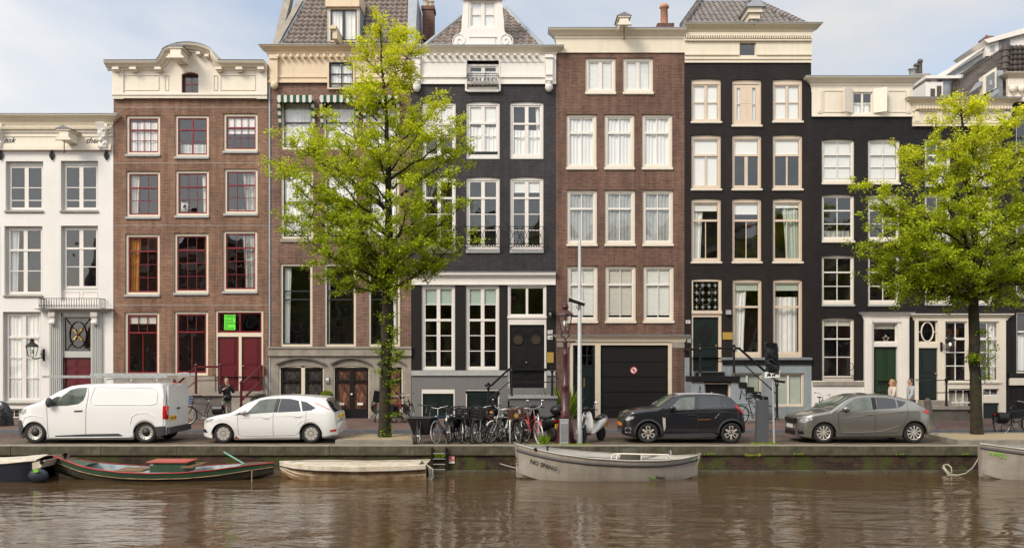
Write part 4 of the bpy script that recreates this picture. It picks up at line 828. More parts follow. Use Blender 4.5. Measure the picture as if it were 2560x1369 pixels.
mb = MB(); mb.use('dark_door'); mb.box(X(1432.5), X(1488), FD + .12, FD + .18, Z(1046), Z(914)); mb.box(X(1432.5), X(1436), FD + .08, FD + .12, Z(1046), Z(862)); mb.box(X(1484.5), X(1488), FD + .08, FD + .12, Z(1046), Z(862)); panels(mb, [(1442, 940, 1478, 1036)], FD + .12, .03, 2); mb.use('brass'); mb.box(X(1459), X(1463), FD + .1, FD + .12, Z(967), Z(944)); build('door', mb, parent=h)
window(h, 1436, 862, 1484.5, 914, cw=0, sash='blacksash', sw=2, cols=3, rows=(1, 1), bar=2, rec=.05, name='transom_window')

# ---- 6 tall black house with hipped roof
h = house('tall black brick canal house with beige windows, tiled hipped roof and blue grey basement', 1711, 2028)
cc = [(1728.5, 1802.5), (1830.5, 1903.5), (1932, 2006)]
A = [[(a, b0, b, b1, 2) for (a, b), b0, b1 in zip(cc, (197, 199, 198), (304, 313, 303))], [(a, 337, b, 472, 2) for a, b in cc], [(a, 496, b, 654, 2) for a, b in cc], [(1729, 697, 1804, 928, 2), (1831.5, 697, 1904.5, 893, 2), (1932.5, 697, 2006, 893, 2)]]
mb = MB(); facade(mb, 1711, 156, 2028, 893, [(*o[:3], min(o[3], 893), o[4]) for r in A for o in r], 'brick_dark'); facade(mb, 1711, 893, 2028, GB, [(1729, 893, 1804, 928), (1831, 932, 1905, 1016), (1933, 932, 2010, 1016), (1745, 955, 1810, 1048)], 'bluegrey', y=FD - .03); carcass(mb, 1711, 2028, 110, 'brick_dark')
facade(mb, 1711, 110, 2028, 156, [(1848, 110, 1889, 140)], 'brick_dark')
mb.use('black'); mb.box(X(1805), X(2028), FD - .1, FD - .031, Z(910), Z(899)); mb.use('slategrey'); mb.box(X(1801), X(2028), FD - .16, FD - .031, Z(899), Z(894)); build('wall', mb, parent=h)
interior(h, 1711, 2028, 165, 1045, (322, 484, 676, 912), (1815, 1917))
BE = dict(cas='beige', cw=4, sash='beige', sw=3.2, bar=2, sill=('ivory', 4, 2))
for j, o in enumerate(A[0]):
    if j == 1: window(h, *o[:4], arch=2, cols=2, rows=(1, 1), mull=30, inside=[('sheer', 1, 'sheer')], **dict(BE, sw=9), top=10, name='hatch_window')
    else: window(h, *o[:4], arch=2, cols=2, rows=(1, 1), mull=6, inside=[('blind', 1, 'blind')], top=13, **BE)
for j, o in enumerate(A[1]): window(h, *o[:4], arch=2, cols=[1, 2], rows=(.5, 1), heavy=(0,), hw=5, inside=[[('blind', 1, 'blind')], [('blind', .33, 'blind'), ('blind', .0, 'sheer')], [('blind', .33, 'blind')]][j], top=9, bot=6, mull=8 if j == 1 else 4, **BE)
for j, o in enumerate(A[2]): window(h, *o[:4], arch=2, cols=[1, 2], rows=(.45, 1), heavy=(0,), hw=5, inside=[[('blind', .12, 'blind'), ('left', .42, 'sheer')], [('blind', .18, 'sheer')], [('blind', .06, 'blind'), ('right', .68, 'drape_green')]][j], top=9, bot=6, **BE)
for j, o in enumerate(A[3][1:]): window(h, *o[:4], arch=2, cols=1, rows=(.36, .7), heavy=(0,), hw=5, inside=[[('blind', .09, 'drape_green'), ('left', .55, 'sheer')], [('blind', .09, 'drape_green'), ('low', .81, 'sheer')]][j], top=8, bot=10, **dict(BE, sill=None))
for a, b in ((1831, 1905), (1933, 2010)): window(h, a, 932, b, 1016, cas='beige', cw=4, sash='white', sw=1.5, cols=2, rows=(1,), mull=5, inside=[('blind', 1, 'drape_green')], y=FD - .03, name='basement_window')
cornice(h, 1713, 2026, 66, 84, 'cream', .55, capm='zinc', ext=(.3, 1)); dentils(h, 1712, 2027, 92, 100, 56, 'cream', .2, .5)
mb = MB(); facade(mb, 1711, 84, 2028, 158, [(1848, 108, 1889, 140)], 'cream', y=FD - .06, rev=.15); mb.use('cream'); mb.box(X(1711), X(2028), FD - .14, FD - .06, Z(92), Z(84)); mb.box(X(1711), X(2028), FD - .16, FD - .06, Z(105), Z(101)); mb.box(X(1711), X(1846), FD - .12, FD - .06, Z(140), Z(136)); mb.box(X(1891), X(2028), FD - .12, FD - .06, Z(140), Z(136)); mb.box(X(1711), X(2028), FD - .1, FD - .06, Z(150), Z(148)); build('frieze', mb, parent=h)
window(h, 1848, 108, 1889, 140, cas='cream', cw=1, sash='cream', sw=.8, cols=1, rows=(1,), y=FD - .06, rec=.05, name='attic_window')
mb = MB(); yA, zA, yB, zB = FD + .1, Z(64), FD + 3.0, Z(-70)
tiles(mb, lambda t: X(1708 + (1790 - 1708) * t), lambda t: X(2018 - (2018 - 1925) * t), yA, yB, zA, zB, 'tile_grey'); mb.use('tile_grey')
mb.face([(X(1708), yA, zA), (X(1708), FD + 9, zA), (X(1790), FD + 7, zB), (X(1790), yB, zB)]); mb.face([(X(2018), FD + 9, zA), (X(2018), yA, zA), (X(1925), yB, zB), (X(1925), FD + 7, zB)]); mb.face([(X(1790), yB, zB), (X(1925), yB, zB), (X(1925), FD + 7, zB), (X(1790), FD + 7, zB)]); build('roof', mb, parent=h)
for a, b in ((1708, 1790), (2018, 1925)):
    mb = MB(); mb.use('tile_grey', True)
    for k in range(16):
        t0, t1 = k / 16, (k + 1.1) / 16; p0 = Vector((X(a + (b - a) * t0), yA + (yB - yA) * t0, zA + (zB - zA) * t0 + .05)); p1 = Vector((X(a + (b - a) * t1), yA + (yB - yA) * t1, zA + (zB - zA) * t1 + .05)); mb.tube([p0, p1], [.15, .11], 8)
    build('hip_tiles', mb, parent=h)
mb = MB(); mb.use('cream'); x0, x1 = X(1862), X(1898); mb.box(x0, x1, FD - .5, FD + 1.2, Z(42), Z(30)); mb.box(x0 + .08, x1 - .08, FD - .4, FD + 1.2, Z(56), Z(42)); mb.box(x0 + .18, x1 - .2, FD - .3, FD + .6, Z(64), Z(56)); mb.use('zinc'); mb.prism([(x0 - .1, Z(30)), (x1 + .1, Z(30)), ((x0 + x1) / 2, Z(6))], FD - .6, FD + 1.6); mb.use('blackmatt'); mb.tube([((x0 + x1) / 2, FD - .35, Z(56)), ((x0 + x1) / 2, FD - .35, Z(72))], .02, 5); build('hoist_beam', mb, parent=h)
# door and stoop
mb = MB(); mb.use('beige'); y0, y1 = FD + .03, FD + .2
for a, b, c, d in ((1729, 697, 1733, 928), (1797, 697, 1804, 928), (1733, 697, 1797, 703), (1733, 776, 1797, 792)): mb.box(X(a), X(c), y0, y1, Z(d), Z(b))
mb.box(X(1729), X(1805), y0 - .06, y0, Z(784), Z(777)); build('door_frame', mb, parent=h)
tw = window(h, 1733, 703, 1797, 776, cw=0, sash='blacksash', sw=2, cols=1, rows=(1,), rec=.06, name='transom_window')
mb = MB(); mb.use('black'); x_, z_ = X(1765), Z(737); y = FD + .06
mb.tube([(x_ + .26 * math.cos(a), y, z_ + .42 * math.sin(a)) for a in [2 * math.pi * k / 20 for k in range(21)]], .035, 5)
for s in (-1, 1):
    scroll(mb, (x_ + s * .36, z_ + .1), .02, .17, 0, 1.4, y, .025, 14, s); scroll(mb, (x_ + s * .3, z_ - .26), .02, .12, 1, 1.2, y, .022, 14, s); scroll(mb, (x_ + s * .15, z_ + .38), .02, .12, 2, 1.2, y, .02, 12, s)
mb.use('greysill')
for i in range(4):
    for j in range(4):
        if (i, j) in ((1, 1), (2, 1), (1, 2), (2, 2)) and i == 3: continue
        a, b = X(1742 + i * 15.5), Z(713 + j * 18); mb.box(a - .01, a + .01, y - .035, y - .02, b - .09, b + .09); mb.box(a - .07, a + .07, y - .034, y - .021, b - .015, b + .015)
build('window_grille', mb, parent=tw)
d = door(h, 1733, 792, 1797, 926, 'dark_door', 1, pan=((.18, .08, .82, .55), (.18, .66, .82, .8), (.18, .84, .82, .95)), knob=(1791,))
mb = MB(); mb.use('black'); mb.prism([(X(1763) + .26 * math.sin(math.pi * k / 10) * s, Z(834) - .5 + 1.0 * k / 10) for s, rg in ((1, range(11)), (-1, range(9, 0, -1))) for k in rg], FD + .06, FD + .084); build('door_moulding', mb, parent=d)
mb = MB(); mb.use('bluegrey'); mb.box(X(1714), X(1745), FD - 1.2, FD - .03, Z(GB), Z(952)); mb.box(X(1810), X(1829), FD - 1.2, FD - .03, Z(GB), Z(952)); mb.use('black'); mb.box(X(1713), X(1831), FD - 1.28, FD - .03, Z(951.9), Z(939)); mb.box(X(1735), X(1806), FD - .4, FD + .1, Z(939), Z(929))
for k in range(4):
    mb.use('bluegrey'); a, b = 1829 + 17 * k, 1829 + 17 * (k + 1); mb.box(X(a), X(b), FD - 1.2, FD - .03, Z(GB), Z(965 + 11.5 * k)); mb.use('black'); mb.box(X(a - 1), X(b + 2), FD - 1.28, FD - .03, Z(964.9 + 11.5 * k), Z(953.5 + 11.5 * k))
so = build('stoop', mb, parent=h)
mb = MB(); mb.use('beige'); mb.box(X(1745), X(1749), FD - 1.1, FD - .9, Z(1048), Z(955)); mb.box(X(1806), X(1810), FD - 1.1, FD - .9, Z(1048), Z(955)); mb.box(X(1749), X(1806), FD - 1.1, FD - .9, Z(958), Z(955)); mb.use('black'); mb.box(X(1749), X(1806), FD - .95, FD - .9, Z(1048), Z(958)); build('basement_door', mb, parent=h)
def graffiti(parent, strokes, ox, oz, s, y, r=.022):
    mb = MB(); mb.use('black')
    for st in strokes: mb.tube([(ox + a * s, y, oz + b * s) for a, b in st], r, 4)
    return build('graffiti', mb, parent=parent)
graffiti(so, [[(0, 0), (.3, 1.5), (.75, .6), (1.2, 1.3), (1.15, -.2)], [(1.5, .1), (2.1, .3), (2.0, .7), (1.6, .6), (1.5, 0), (1.7, -.4), (2.2, -.3)], [(3.3, .1), (2.9, .5), (2.5, .1), (3.0, -.5), (3.2, -1.1), (2.6, -1.4), (2.3, -1.0)]], X(1831), Z(994), .24, FD - 1.205)
graffiti(so, [[(0, 0), (.5, .4), (.1, .8)], [(.3, .8), (.6, 1.5), (0, 1.3), (.5, 2.1)], [(0, 2.4), (.6, 2.2), (.2, 2.9), (.7, 3.1)], [(.1, 3.4), (.5, 3.3), (.3, 3.9)]], X(1731), Z(1000), .17, FD - 1.205, .018)
mb = MB(); mb.use('black'); y = FD - 1.22
for u, va, vb in ((1735, 868, 938), (1817, 868, 938), (1921, 952, 1046)): mb.lathe([(.09, Z(vb)), (.055, Z(vb) + .12), (.045, Z(va) - .2), (.08, Z(va) - .1), (.05, Z(va)), (.085, Z(va) + .05), (.001, Z(va) + .12)], (X(u), y, 0), 8)
mb.tube([(X(1712), y, Z(874)), (X(1730), y, Z(871)), (X(1829), y, Z(871)), (X(1918), y, Z(950)), (X(1940), y, Z(953))], .05, 6); mb.tube([(X(1735), y, Z(903)), (X(1833), y, Z(903)), (X(1918), y, Z(980))], .024, 6)
mb.tube([(X(1712), FD - .05, Z(874)), (X(1712), y, Z(874)), (X(1712), y, Z(940))], .05, 6); build('stair_rail', mb, parent=h)
mb = MB(); mb.use('gold'); mb.box(X(1806.5), X(1831), FD - .03, FD - .002, Z(848), Z(830)); build('name_plate', mb, parent=h)
mb = MB(); mb.use('galv'); mb.box(X(1814), X(1826), FD - .15, FD - .002, Z(786), Z(775)); build('wall_light', mb, parent=h)
mb = MB(); mb.use('plaque_white'); mb.box(X(1714.5), X(1725.5), FD - .03, FD - .002, Z(808), Z(800)); p = build('house_number_plate', mb, parent=h); text('lettering', '87', .12, .003, 'black', p, (X(1716.5), FD - .034, Z(806.5)))
mb = MB(); mb.use('galv'); mb.box(X(1717.5), X(1727), FD - .06, FD - .002, Z(856), Z(840)); build('doorbell_panel', mb, parent=h)

# ---- 7 low black house with shutters
h = house('low black canal house with an open shuttered attic window and a green door', 2028, 2280)
cc = [(2054.5, 2136), (2170, 2250)]
A = [[(a, 348, b, 457, 3) for a, b in cc], [(a, 486, b, 602, 3) for a, b in cc], [(a, 638, b, 761, 3) for a, b in cc], [(2055, 794, 2136, 951, 3)]]
mb = MB(); facade(mb, 2028, 290, 2280, 951, [o for r in A for o in r] + [(2164, 790, 2270, 951)], 'brick_night'); facade(mb, 2028, 951, 2280, GB, [(2164, 951, 2270, 1046), (2062, 1015, 2130, 1046)], 'white_wall', y=FD - .02); mb.use('stone'); mb.box(X(2031), X(2160), FD - .08, FD - .021, Z(963), Z(953)); carcass(mb, 2028, 2280, 230, 'brick_night'); facade(mb, 2028, 230, 2280, 290, [(2130, 231, 2181, 286)], 'brick_night'); build('wall', mb, parent=h)
interior(h, 2028, 2280, 300, 1045, (470, 620, 776), (2153,))
WB = dict(cas='ivory', cw=4, sash='white', sw=3, cols=2, bar=2, heavy=(0,), hw=3.5)
for j, o in enumerate(A[0]): window(h, *o[:4], arch=3, rows=(1, 1, 1), inside=[('slats', 1, 'blind')], sill=('ivory', 4, .5), bot=7, **WB)
for j, o in enumerate(A[1]): window(h, *o[:4], arch=3, rows=(1, 1, 1), sill=('ivory', 4, .5), bot=7, inside=[[('low', .18, 'print')], [('blind', .2, 'sheer')]][j], **WB)
for j, o in enumerate(A[2]): window(h, *o[:4], arch=3, rows=(1, 1, 1), sill=('greysill', 4, .5), bot=8, **WB)
window(h, *A[3][0][:4], arch=3, rows=(1, 1, 1), bot=10, inside=[('blind', .08, 'drape')], **WB)
window(h, 2062, 1015, 2130, 1046, cas='white', cw=3, sash='dark_door', sw=1, cols=1, rows=(1,), y=FD - .02, name='basement_window')
mb = MB(); mb.use('black'); y = FD - .12; x0, x1, z0, z1 = X(2059), X(2133), Z(944), Z(906)
for z_ in (z0, z0 + .1): mb.tube([(x0, FD, z_), (x0, y, z_), (x1, y, z_), (x1, FD, z_)], .014, 4)
for k in range(9): c = x0 + (x1 - x0) * (k + .5) / 9; mb.tube([(c - .06, y, z0), (c, y, z0 + .12), (c + .06, y, z0)], .01, 4, False)
mb.tube([(x1, y, z0), (x1, y, z1)], .014, 4); scroll(mb, (x1 - .2, z0 + .45), .03, .2, 0, 1.3, y, .012); build('window_guard', mb, parent=h)
cornice(h, 2030, 2278, 197, 221, 'ivory', .5, capm='zinc')
mb = MB(); facade(mb, 2028, 221, 2280, 293, [(2130, 231, 2181, 286)], 'ivory', y=FD - .06, rev=.15); mb.use('ivory'); mb.box(X(2028), X(2280), FD - .1, FD - .06, Z(293), Z(289)); panels(mb, [(2057, 228, 2110, 282), (2218, 228, 2262, 282)], FD - .06, .03)
for a in (2042, 2263): mb.box(X(a), X(a + 12), FD - .1, FD - .061, Z(284), Z(226)); mb.box(X(a + 4), X(a + 8), FD - .12, FD - .1, Z(280), Z(230))
build('frieze', mb, parent=h)
window(h, 2130, 231, 2181, 286, cas='ivory', cw=1.5, sash='white', sw=2.5, cols=2, rows=(1, 1), mull=5, bar=2, y=FD - .06, rec=.03, inside=[('sheer', .5, 'sheer')], name='attic_window')
for s, u in ((-1, 2130), (1, 2181)):
    mb = MB(); mb.use('ivory'); hx = X(u); x2 = hx + s * .46; mb.prism([(hx, FD - .1), (x2, FD - .38), (x2 + s * .02, FD - .35), (hx + s * .02, FD - .07)], Z(284), Z(224), 'z'); build('shutter', mb, parent=h)
mb = MB(); mb.use('white'); y0 = FD - .12
for a, b in ((2159, 2178), (2252, 2270)): mb.box(X(a), X(b), y0, FD + .02, Z(GB), Z(797)); mb.box(X(a + 4), X(b - 4), y0 - .02, y0, Z(1030), Z(806)); mb.box(X(a - 1), X(b + 1), y0 - .03, FD, Z(GB), Z(1038))
mb.box(X(2178), X(2252), y0 + .05, FD + .05, Z(805), Z(797)); mb.box(X(2178), X(2184), FD - .02, FD + .15, Z(1046), Z(805)); mb.box(X(2243), X(2252), FD - .02, FD + .15, Z(1046), Z(805)); mb.box(X(2184), X(2243), FD - .02, FD + .15, Z(866), Z(856)); mb.box(X(2184), X(2243), FD - .02, FD + .15, Z(808), Z(805)); build('door_surround', mb, parent=h)
cornice(h, 2159, 2271, 782, 797, 'white', .28, name='door_cornice', capm='slategrey')
tw = window(h, 2184, 808, 2243, 856, cw=0, sash='white', sw=3, cols=1, rows=(1,), rec=.05, name='transom_window', inside=[('blind', .2, 'drape')])
mb = MB(); mb.use('ivory'); x_, z_ = X(2217), Z(846); pts = [(x_ + (.16 if k % 2 == 0 else .07) * math.sin(k * math.pi / 5), FD + .1, z_ + (.16 if k % 2 == 0 else .07) * math.cos(k * math.pi / 5)) for k in range(11)]; mb.tube(pts, .01, 4); build('star', mb, parent=tw)
door(h, 2184, 866, 2243, 1046, 'green_door', 2, pan=((.15, .03, .85, .5), (.15, .56, .85, .93)), knob=(2188,))
mb = MB(); mb.use('stone'); mb.box(X(2160), X(2272), FD - .9, FD - .13, Z(GB), Z(1040)); build('stoop', mb, parent=h)
mb = MB(); mb.use('black'); railing(mb, [(X(2171), FD - .85), (X(2206), FD - .85)], Z(1040), Z(960), .12, .013)
for k in range(8): scroll(mb, (X(2174 + 4 * k), Z(975)), .02, .07, 0, 1, FD - .87, .012, 8)
mb.ball((X(2171), FD - .85, Z(955)), .05, 8); build('garden_rail', mb, parent=h)
chimney(h, 2286, 2323, 186, 260, FD + 3, [(2290, .16, .4, 'galv'), (2299, .1, .6, 'darkstone'), (2309, .1, .8, 'darkstone')], m='stone', D=FD + 3)

# ---- 8 black house with shop front
h = house('black canal house with cream shop front and dentilled cornice behind the right hand tree', 2280, 2528)
cc = [(2312, 2377), (2416, 2482)]
A = [[(a, 347, b, 462, 3) for a, b in cc], [(a, 486, b, 602, 3) for a, b in cc], [(a, 636, b, 758, 3) for a, b in cc]]
mb = MB(); facade(mb, 2280, 315, 2527, 781, [o for r in A for o in r], 'brick_night'); facade(mb, 2280, 781, 2527, GB, [(2288, 792, 2511, GB)], 'brick_night'); carcass(mb, 2280, 2527, 265, 'brick_night'); mb.use('brick_night'); mb.face([(X(2280), FD, Z(315)), (X(2527), FD, Z(315)), (X(2527), FD, Z(265)), (X(2280), FD, Z(265))]); build('wall', mb, parent=h)
interior(h, 2280, 2527, 320, 1045, (470, 620, 776, 960), (2395,))
for i, r in enumerate(A):
    for j, o in enumerate(r): window(h, *o[:4], arch=3, rows=(1, 1, 1), sill=('greysill', 5, .5), **dict(WB, cw=4), inside=[[('sheer', .5, 'sheer')], [('sheer', .4, 'sheer')], []][i])
cornice(h, 2282, 2524, 250, 268, 'cream', .5, capm='slategrey'); dentils(h, 2284, 2524, 269, 276, 32, 'cream', .25, .5)
mb = MB(); mb.use('cream'); mb.box(X(2280), X(2527), FD - .06, FD, Z(317), Z(262)); mb.box(X(2280), X(2527), FD - .12, FD - .06, Z(280), Z(276)); mb.box(X(2280), X(2527), FD - .1, FD - .06, Z(309), Z(306)); mb.box(X(2280), X(2527), FD - .12, FD - .06, Z(317), Z(313)); panels(mb, [(2305, 283, 2335, 303), (2355, 283, 2460, 303), (2475, 283, 2500, 303)], FD - .06)
for a in (2284, 2340, 2508): mb.box(X(a), X(a + 12), FD - .12, FD - .061, Z(305), Z(278))
mb.use('cream', True)
for u in (2370, 2420, 2465): scroll(mb, (X(u), Z(293)), .03, .17, 0, 1.5, FD - .08, .02)
build('frieze', mb, parent=h)
mb = MB(); mb.use('ivory'); y0, y1 = FD - .06, FD + .12
for a, b, c, d in ((2286, 795, 2295, GB), (2343, 795, 2361, GB), (2496, 795, 2513, GB), (2295, 795, 2343, 801), (2295, 856, 2343, 869), (2361, 795, 2496, 803), (2361, 954, 2496, 971), (2429, 971, 2456, GB), (2361, 971, 2370, GB), (2456, 988, 2496, 1006), (2361, 1038, 2429, GB)): mb.box(X(a), X(c), y0, y1, Z(d), Z(b))
mb.box(X(2358), X(2500), FD - .12, y0, Z(957), Z(953)); build('shop_front', mb, parent=h)
cornice(h, 2284, 2517, 786, 800, 'ivory', .26, name='shop_cornice', capm='white')
tw = window(h, 2295, 801, 2343, 856, cw=0, sash='ivory', sw=2.5, cols=1, rows=(1,), rec=.0, name='transom_window')
mb = MB(); mb.use('ivory'); x_, z_ = X(2319), Z(829); mb.tube([(x_ + .25 * math.copysign(abs(math.cos(a)) ** 1.0, math.cos(a)), FD + .03, z_ + .4 * math.sin(a)) for a in [2 * math.pi * k / 24 for k in range(25)]], .03, 5); mb.box(X(2296), x_ - .25, FD + .01, FD + .04, z_ - .02, z_ + .02); mb.box(x_ + .25, X(2342), FD + .01, FD + .04, z_ - .02, z_ + .02); build('oval_tracery', mb, parent=tw)
door(h, 2295, 869, 2343, 996, 'dark_door', 1, y=FD + .04, pan=((.2, .05, .8, .5), (.2, .56, .8, .62), (.2, .68, .8, .95)), knob=(2339,))
for a, b in ((2361, 2417), (2440, 2496)):
    w_ = window(h, a, 803, b, 954, cas='ivory', cw=2, sash='white', sw=2, cols=2, rows=(1.05, .9, .9, .95), bar=2.4, heavy=(0,), hw=6, rec=-.02, inside=[('right', .35, 'sheer')] if a > 2400 else [], name='shop_window')
mb = MB(); mb.use('ivory'); mb.box(X(2417), X(2440), y0, y1, Z(954), Z(803)); build('shop_pilaster', mb, parent=h)
M['lampshade_orange'] = mat('lampshade_orange', (.75, .25, .02), .6); mb = MB(); mb.use('lampshade_orange', True); mb.ball((X(2402), FD + .8, Z(828)), .3, 12, (1, 1, 1.1)); build('paper_lampshade', mb, parent=h)
window(h, 2370, 973, 2429, 1038, cas='ivory', cw=1, sash='white', sw=1, cols=3, rows=(1, 1), bar=2.4, heavy=(0,), hw=3, rec=-.02, name='basement_window', inside=[('low', .9, 'drape')]); window(h, 2456, 971, 2496, 988, cas='ivory', cw=1, sash='white', sw=1, cols=2, rows=(1,), rec=-.02, name='basement_window')
mb = MB(); mb.use('dark_door'); mb.box(X(2456), X(2496), FD + .06, FD + .1, Z(GB), Z(1006)); build('basement_hatch', mb, parent=h)
mb = MB(); mb.use('darkstone'); mb.box(X(2289), X(2375), FD - 1.5, FD - .06, Z(GB), Z(1018)); mb.use('stone'); mb.box(X(2286), X(2378), FD - 1.58, FD - .06, Z(1018), Z(1010)); mb.box(X(2292), X(2352), FD - .9, FD - .06, Z(1010), Z(999)); mb.use('darkstone'); mb.box(X(2375), X(2398), FD - 1.5, FD - .3, Z(GB), Z(1030)); build('stoop', mb, parent=h)
mb = MB(); mb.use('black'); y = FD - 1.45
for u in (2324, 2387): mb.lathe([(.08, Z(1012)), (.05, Z(1012) + .15), (.04, Z(955)), (.075, Z(950)), (.05, Z(948)), (.08, Z(945)), (.001, Z(942))], (X(u), y, 0), 8)
mb.tube([(X(2288), FD - .06, Z(948)), (X(2288), y, Z(948)), (X(2390), y, Z(948)), (X(2398), y, Z(952)), (X(2396), y, Z(957))], .02, 6); mb.tube([(X(2288), y, Z(978)), (X(2387), y, Z(978))], .02, 6); build('stair_rail', mb, parent=h)
lantern('lit wall lantern on the cream shop front beside the dark panelled door', 2365, 858, FD - .06, -1, .9, True)
# dormers and white roof box behind its cornice
mb = MB(); mb.use('zinc'); D2 = FD + 1.5; mb.box(X(2358, D2), X(2410, D2), D2 + .1, D2 + 3, Z(262, D2), Z(198, D2)); mb.use('white'); mb.box(X(2314, D2), X(2358, D2), D2, D2 + 3, Z(262, D2), Z(205, D2)); mb.box(X(2312, D2), X(2412, D2), D2 - .12, D2 + 3.1, Z(198, D2), Z(191, D2)); mb.use('interior'); mb.box(X(2326, D2), X(2337, D2), D2 - .02, D2, Z(245, D2), Z(222, D2)); mb.box(X(2342, D2), X(2353, D2), D2 - .02, D2, Z(245, D2), Z(215, D2)); build('dormer', mb, parent=h)

# ---- 9 corner house at the right edge
h = house('black house cut off by the right edge with ornate cream cornice and tiled roof', 2528, 2950)
A = [(2540, 285, 2600, 400, 3), (2540, 560, 2600, 740, 3), (2541, 780, 2610, 932)]
mb = MB(); facade(mb, 2528, 255, 2950, GB, [*A, (2540, 1000, 2600, 1048)], 'brick_night'); carcass(mb, 2528, 2950, 200, 'brick_night'); mb.use('brick_night'); mb.face([(X(2528), FD, Z(255)), (X(2950), FD, Z(255)), (X(2950), FD, Z(200)), (X(2528), FD, Z(200))]); mb.use('ivory'); mb.box(X(2522), X(2950), FD - .1, FD, Z(962), Z(944)); mb.use('black'); mb.box(X(2519), X(2950), FD - .12, FD, Z(942), Z(932)); build('wall', mb, parent=h)
interior(h, 2528, 2950, 262, 1045, (480, 760, 960))
window(h, *A[0][:4], arch=3, rows=(1, 1), cas='ivory', cw=4, sash='blacksash', sw=2, cols=2, heavy=(0,)); window(h, *A[1][:4], arch=3, rows=(1, 1, 1), cas='ivory', cw=4, sash='white', sw=3, cols=2, sill=('greysill', 5, .5)); window(h, *A[2][:4], rows=(.5, 1), cas='ivory', cw=4, sash='blacksash', sw=2, cols=1, heavy=(0,), inside=[('sheer', .7, 'sheer')])
grille(h, 2540, 975, 2600, 1048, 'interior', 2)
cornice(h, 2524, 2950, 186, 200, 'ivory', .5); mb = MB(); mb.use('ivory'); mb.box(X(2515), X(2950), FD - .15, FD, Z(257), Z(200)); mb.box(X(2512), X(2950), FD - .2, FD - .15, Z(257), Z(248)); mb.use('ivory', True)
for k in range(8): mb.lathe([(.001, -.06), (.16, -.05), (.18, 0), (.001, .02)], (X(2526 + 22 * k), FD - .2, Z(225)), 12, 'y'); mb.tube([(X(2518 + 22 * k), FD - .17, Z(218)), (X(2526 + 22 * k), FD - .19, Z(240)), (X(2536 + 22 * k), FD - .17, Z(218))], .045, 5)
build('frieze', mb, parent=h)
# big roof: a tiled slope facing left that falls toward the low houses
mb = MB(); mb.use('tile_dark', True); a = Vector((X(2395, FD + 3), FD + 1.0, Z(262))); 
P0 = Vector((X(2402), FD + .9, Z(250))); P1 = Vector((X(2519), FD + .3, Z(250))); P2 = Vector((X(2544), FD + .9, Z(95))); P3 = Vector((X(2350), FD + 6, Z(214)))
def slope(mb, p0, p1, p2, p3, nu, nv, up):           # pantile surface over a four sided slope; p0-p1 eaves, p3-p2 ridge
    nrm = (p1 - p0).cross(p3 - p0).normalized() * up
    rows = []
    for j in range(nv):
        for q, (t, o) in enumerate(((j / nv, -.02), (j / nv, .06), ((j + 1.1) / nv, .0))):
            t = min(t, 1); l, r = p0.lerp(p3, t), p1.lerp(p2, t); row = []
            for i in range(nu * 5 + 1): s = i / (nu * 5); hh = .035 * math.sin(s * nu * 2 * math.pi) + o; row.append(l.lerp(r, s) + nrm * hh)
            rows.append(row)
    for j in range(nv): mb.grid(rows[3 * j:3 * j + 3])
slope(mb, P0, P1, P2, Vector((X(2425), FD + 1.6, Z(178))), 22, 14, 1); slope(mb, P1, Vector((X(2950), FD + .3, Z(190))), Vector((X(2950), FD + 1.2, Z(80))), P2, 34, 11, 1)
mb.use('tile_dark'); mb.face([P0, P1, P2, Vector((X(2425), FD + 1.6, Z(178)))]); build('roof', mb, parent=h)
mb = MB(); mb.use('tile_dark', True)
for k in range(9): t0, t1 = k / 9, (k + 1.15) / 9; mb.tube([P1.lerp(P2, t0), P1.lerp(P2, t1)], [.19, .14], 8)
build('hip_tiles', mb, parent=h)
mb = MB(); mb.use('white'); q0, q1 = (2374, 182), (2512, 96)
mb.prism([(X(q0[0]), Z(q0[1])), (X(q1[0]), Z(q1[1])), (X(q1[0]), Z(q1[1] - 13)), (X(q0[0]), Z(q0[1] - 13))], FD + 1.7, FD + 2.4); mb.prism([(X(2372), Z(184)), (X(2372), Z(168)), (X(2512), Z(82)), (X(2512), Z(86))], FD + 1.6, FD + 1.7)
mb.use('slategrey'); mb.prism([(X(2376), Z(190)), (X(2512), Z(112)), (X(2512), Z(97)), (X(2374), Z(182))], FD + 1.75, FD + 2.3)
mb.use('white'); mb.box(X(2512), X(2950), FD + 1.5, FD + 4, Z(110), Z(68)); mb.prism([(X(2500), Z(72)), (X(2950), Z(-60)), (X(2950), Z(-38)), (X(2512), Z(80))], FD + 1.3, FD + 4); mb.prism([(X(2513), Z(112)), (X(2950), Z(112)), (X(2950), Z(-37)), (X(2513), Z(79))], FD + 1.6, FD + 3.9); build('roof_lantern', mb, parent=h)
mb = MB(); mb.use('glass_plain'); mb.box(X(2524), X(2535), FD + 1.47, FD + 1.5, Z(100), Z(82)); mb.use('slategrey'); mb.box(X(2546), X(2575), FD + 1.48, FD + 1.5, Z(96), Z(68)); build('roof_window', mb, parent=h)
mb = MB(); mb.use('zinc'); mb.box(X(2488), X(2514), FD + .2, FD + 1.9, Z(240), Z(172)); mb.use('ivory'); 
mb.prism([(X(2455), Z(238)), (X(2488), Z(222)), (X(2488), Z(170)), (X(2455), Z(192))], FD - .1, FD + .25); dmr = build('dormer', mb, parent=h)
mb = MB(); mb.use('slategrey'); mb.prism([(X(2462), Z(232)), (X(2482), Z(221)), (X(2482), Z(181)), (X(2462), Z(194))], FD - .14, FD - .11); mb.use('galv'); mb.box(X(2469), X(2475), FD - .16, FD - .14, Z(216), Z(204)); build('dormer_hatch', mb, parent=dmr)
